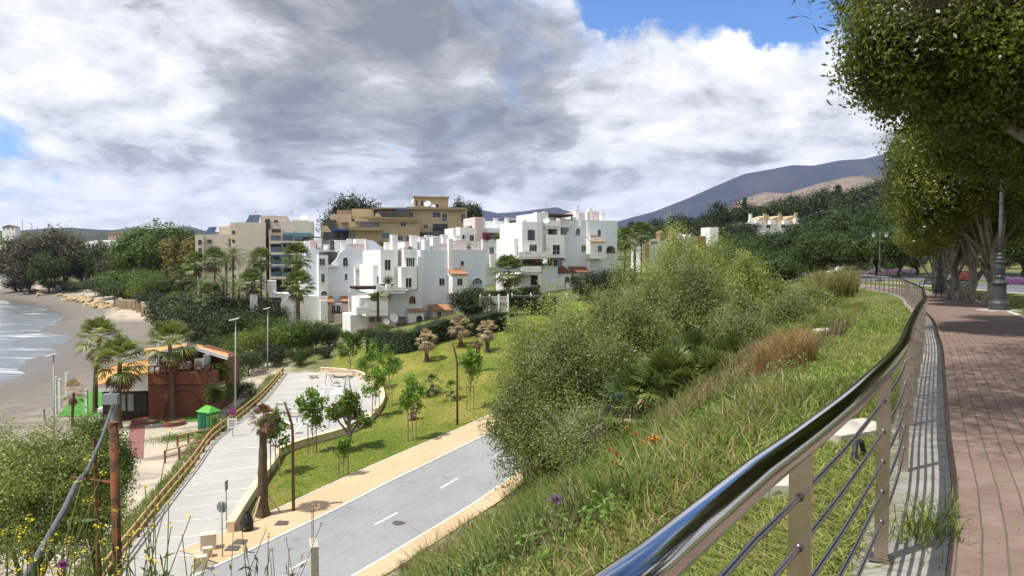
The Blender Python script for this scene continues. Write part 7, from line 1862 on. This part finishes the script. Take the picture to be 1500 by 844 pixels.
# 3. tall green clumps near the bottom edge
for i in range(70):
    px = 590+420*g.random(); D = 8.5+16*g.random(); clump(px, D, 140, .35+.3*g.random(), .45+.45*g.random(), GREEN, [3,3,2,2,1])
for px, D in ((1150,15.5),(1165,15),(1135,15.8),(1158,16.2)): clump(px, D, 900, .42, .95, [(.34,.225,.095),(.26,.165,.07),(.42,.30,.14)], [2,1,1], .35, .006)
for i in range(12):
    f_ = g.random(); px = 960+200*f_+14*g.normal(); D = 13.5+6*f_+1.2*g.normal(); clump(px, D, 160, .4, .75, STRAW, [2,2,1,1], .4, .006)
for i in range(26): clump(1020+240*g.random(), 16+22*g.random(), 170, .5, .55, STRAW+GREEN[:2], [1,1,1,1,1,1], .5)
for px, D in ((612,21),(640,20),(625,19),(660,17),(600,23)): clump(px, D, 60, .3, 1.5, STRAW, [1,2,1,1], .45, .008)
# grass bank between the car park fence and the sandy track, and grass over the near left slope
n = 16000; Y = 30+56*g.random(n)**1.2; X = np.array([fence_at(v) for v in Y])-.15-1.5*g.random(n)**1.6; addb(X, Y, .15+.35*g.random(n), .02+.02*g.random(n), palette(g, n, GREEN, [3,3,1,3,2]), .5)
n = 2600; q = hit(262, 641, 20, 120); X = q.x+1.1*g.normal(size=n); Y = q.y+.8*g.normal(size=n); addb(X, Y, .06+.14*g.random(n), np.full(n, .03), palette(g, n, GREEN, [3,3,1,1,0]), .5)
n = 16000; px = -80+560*g.random(n); Y = 4.2+20*g.random(n)**1.3; X = (px-750)/F*Y; ok = X > np.interp(Y, RRY, RRX)-30; addb(X[ok], Y[ok], .25+.5*g.random(ok.sum()), .012+.012*g.random(ok.sum()), palette(g, int(ok.sum()), GREEN+STRAW[:1], [3,3,2,3,2,2]), .6)
# short turf texture on the lawn and the verge of the path
ne = len(lawn_poly)
o = quads_obj('wild_grass', np.concatenate(Vs), M_GRASS, col=np.concatenate(Cs)); tag(o, kind='stuff')
Vs = []; Cs = []
n = 165000; px = 330+470*g.random(n); py_ = 470+230*g.random(n); 
D = 38+66*g.random(n); X = (px-750)/F*D
from math import inf
def inside(X, Y, poly):
    poly = np.array(poly); r = np.zeros(len(X), bool); j = len(poly)-1
    for i in range(len(poly)):
        xi, yi = poly[i]; xj, yj = poly[j]; c = ((yi > Y) != (yj > Y)) & (X < (xj-xi)*(Y-yi)/((yj-yi) or 1e-9)+xi); r ^= c; j = i
    return r
ok = inside(X, D, lawn_poly); X, D = X[ok], D[ok]; n = len(X); p = patchy(X, D, .5, 1.1); C = palette(g, n, [(.10,.165,.02),(.15,.20,.03),(.24,.235,.05),(.30,.26,.08)], [2,3,2,1]); C[p > .62] = palette(g, int((p > .62).sum()), [(.085,.155,.02),(.12,.19,.025)], [1,1])
addb(X, D, .05+.07*g.random(n), .03+.03*g.random(n), C, .8)
tag(quads_obj('lawn_grass', np.concatenate(Vs), M_GRASS, col=np.concatenate(Cs)), kind='stuff')
Vs = []; Cs = []
# tufts in the path joints and along the kerb
n = 0; PX = []; PY = []
for i in range(950):
    k = int(4+14*g.random()**1.6); p, t = railp[k], railt[k]; nr = Vector((t.y,-t.x,0)); row = .303+.115*int(g.integers(1, 16)); q = p+nr*(row+.01*g.normal())+t*(g.random()-.5)*.95
    m_ = int(3+9*g.random()); PX += list(q.x+.018*g.normal(size=m_)); PY += list(q.y+.03*g.normal(size=m_))
X = np.array(PX); Y = np.array(PY); n = len(X); addb(X, Y, .02+.045*g.random(n), np.full(n, .006), palette(g, n, GREEN, [2,3,2,2,1]), 1.2)
for i in range(9):
    k = 8+int(g.integers(-1, 2)); p, t = railp[k], railt[k]; nr = Vector((t.y,-t.x,0)); q = p+nr*(.16+.05*g.normal())+t*g.normal()*.35; m_ = 60; addb(q.x+.07*g.normal(size=m_), q.y+.09*g.normal(size=m_), .05+.22*g.random(m_), np.full(m_, .007), palette(g, m_, GREEN, [2,3,2,2,2]), .9)
for i in range(60):
    k = int(g.integers(6, 60)); p, t = railp[k], railt[k]; nr = Vector((t.y,-t.x,0)); q = p+nr*(.29 if g.random() < .5 else -.15)+t*g.normal()*.4; m_ = 16; addb(q.x+.04*g.normal(size=m_), q.y+.08*g.normal(size=m_), .03+.10*g.random(m_), np.full(m_, .007), palette(g, m_, GREEN, [2,3,2,2,2]), .9)
n = 60000; k = g.integers(0, len(railp)-1, n); o_ = 3.3+4.8*g.random(n); X = RX[k]+RTy[k]*o_+RTx[k]*.95*g.random(n); Y = RY[k]-RTx[k]*o_+RTy[k]*.95*g.random(n); addb(X, Y, .04+.07*g.random(n), .012+.014*g.random(n), palette(g, n, GREEN, [3,3,2,2,1]), .8)
tag(quads_obj('path_grass', np.concatenate(Vs), M_GRASS, col=np.concatenate(Cs)), kind='stuff')
# tall feathery grass at the head of the slope
Vs = []; Cs = []
for i in range(75):
    px = 1105+145*g.random(); D = 44+13*g.random(); clump(px, D, 120, .5, 1.5+.5*g.random()+(.5 if px > 1170 else 0), [(.20,.21,.06),(.27,.26,.09),(.36,.29,.14),(.12,.15,.035)], [2,2,1,1], .4, .012)
tag(quads_obj('reeds', np.concatenate(Vs), M_GRASS, col=np.concatenate(Cs)), kind='stuff')

# ---- weeds and flowers close to the camera
M_STEM = pmat('weed_stem', (.12,.16,.04), (.17,.17,.06), 6, .8); M_YELL = pmat('yellow_petal', (.62,.50,.02), (.55,.42,.02), 6, .7); M_MAUVE = pmat('mauve_petal', (.40,.09,.40), (.32,.07,.32), 9, .7); M_POPPY = pmat('poppy_petal', (.55,.045,.02), (.45,.06,.03), 5, .7); M_LEAFW = leafmat('weed_leaf', (.05,.09,.02), (.14,.19,.05), .3, 2); M_DSTEM = pmat('dry_stem', (.22,.16,.09), (.15,.11,.06), 6, .85)
def mustard(px, D, pytop, seed, label, n=9, dry=False):
    n = n if dry else int(n*1.5)
    g = np.random.default_rng(seed); loc, h = at_px(px, D, pytop); h = max(h, .4)
    t = thing('mustard_weed', label, 'weed', loc, 0, 'yellow mustard weeds'); st = MB(); hd = []; lf = []
    for k in range(n):
        a = g.random()*6.28; r_ = .05+.32*g.random()*h*.6; hh = h*(.62+.38*g.random()) if k else h; top = Vector((r_*math.cos(a), r_*math.sin(a), hh))
        s_ = Vector((0,0,h*(.2+.35*g.random()))); mid = s_.lerp(top, .5)+Vector((g.normal()*.05, g.normal()*.05, .03)); st.tube([s_ if k else (0,0,-.1), mid, top], [.006,.0045,.003], 5)
        hd.append(np.array(top)); 
        for j in range(5): lf.append(np.array(s_.lerp(top, .1+.15*j))+g.normal(size=3)*.02)
    st.tube([(0,0,-.1),(.01,0,h*.55)], [.009,.006], 6); st.build('stem', M_DSTEM if dry else M_STEM, t)
    T = np.array(hd); quads_obj('blossom', leaves(T, np.tile([[0,0,1.]],(len(T),1)), 9, .010, .016, .012, g, .5, 1.0), M_DSTEM if dry else M_YELL, t)
    T = np.array(lf); quads_obj('leaves', leaves(T, g.normal(size=(len(T),3)), 2, .02, .11, .025, g), M_LEAFW, t)
    return t
wd = [(58,4.3,690,'tall mustard weed at the edge of the wide shrub',7),(95,4.0,742,'mustard weed over the conduit, many small yellow heads',9),(30,4.6,705,'lanky mustard weed in the far lower corner',7),(150,5.2,655,'mustard weed reaching highest beside the rusty pole',6),(205,4.8,728,'mustard weed in front of the wooden fence end',9),(180,4.4,770,'low bunch of mustard weed at the foot of the rusty pole',10),(125,4.2,775,'mustard weed under the slanting conduit',10),(70,3.9,775,'dense mustard weed beside the purple thistle',11),(240,5.0,765,'mustard weed hanging over the car park corner',8),(265,5.2,795,'short mustard weed by the stone cubes',8),(15,4.2,770,'mustard weed cut by the frame edge',9),(325,5.6,790,'spindly mustard weed in front of the sidewalk corner',6)]
for i, (px, D, py, lab, n) in enumerate(wd): mustard(px, D, py, 400+i, lab, n)
for i, (px, D, py, lab) in enumerate(((375,6.5,755,'bare dry weed stalk before the grey road'),(415,7.0,775,'dry branching weed beside the concrete post'),(395,6.8,800,'small dry weed at the road edge'),(436,7.2,798,'dead weed with dark seed heads leaning on the concrete post'))): mustard(px, D, py, 430+i, lab, 7, True)
def flower(px, py, D, r, mat, label, cat, name, group=None, stem=True):
    r *= .8
    q = P(px, py, D) if D else hit(px, py, 3, 60); gz_ = g1(q.x, q.y); 
    if not D: q.z += .45
    t = thing(name, label, cat, (q.x, q.y, gz_), 0, group); h = q.z-gz_
    MB().tube([(0,0,-.05),(.02,.01,h*.5),(0,0,h)], .005 if D and D < 8 else .01, 5).build('stem', M_STEM, t); gg = np.random.default_rng(int(px)); k = np.arange(14)*2.4
    V = leaves(np.tile([[0,0,h]],(14,1)), np.stack([np.cos(k), np.sin(k), .5+0*k],1), 3, .1*r, r*1.5, r*.8, gg, .3, .3); quads_obj('petals', V, mat, t)
    MB().lathe([(r*.3,-r*.6),(r*.42,-r*.2),(r*.3,.0)],8,(0,0,h)).build('calyx', M_STEM, t)
flower(92, 827, 4.0, .026, M_MAUVE, 'purple thistle flower among the yellow weeds', 'thistle', 'thistle')
flower(743, 838, 10.5, .05, M_MAUVE, 'mauve wildflower in the grass at the lower edge', 'wildflower', 'wildflower')
for i, (px, py) in enumerate(((865,650),(885,660),(893,690),(905,700),(925,697),(930,668),(948,685),(900,722),(866,662))): flower(px, py, None, .055, M_POPPY, 'red poppy in the scrub below the dwarf fan palms', 'poppy', 'poppy', 'red poppies on the slope')
for i, (px, py) in enumerate(((955,683),(960,695),(940,690),(918,655))): flower(px, py, None, .05, pmat('orange_petal',(.60,.22,.02),(.5,.18,.02),5,.7) if i == 0 else bpy.data.materials['orange_petal'], 'small orange flower beside the poppies', 'wildflower', 'orange_flower', 'orange flowers on the slope')
for i, (px, py) in enumerate(((818,765),(838,758),(815,797),(800,720))): flower(px, py, None, .06, L_PURP, 'pale violet flower in the grass below the tangled shrub', 'wildflower', 'violet_flower', 'violet flowers on the slope')
# plaza of the far verge: undergrowth strewn on the wooded hill
# ------------------------------------------------------------------ the air
hz_m = bpy.data.materials.new('air'); hz_m.use_nodes = True; nt = hz_m.node_tree; nt.nodes.clear()
ho = nd(nt, 'ShaderNodeOutputMaterial'); hv = nd(nt, 'ShaderNodeVolumePrincipled'); nt.links.new(hv.outputs[0], ho.inputs['Volume'])
hv.inputs['Color'].default_value = (.52, .63, 1.0, 1); hv.inputs['Density'].default_value = 4.5e-5; hv.inputs['Anisotropy'].default_value = .2
mb = MB(); mb.box(-9500, 9500, -700, 12800, -40, 1120); o = mb.build('haze', hz_m); tag(o, kind='stuff')
o.data.polygons.foreach_set('use_smooth', [False]*6)
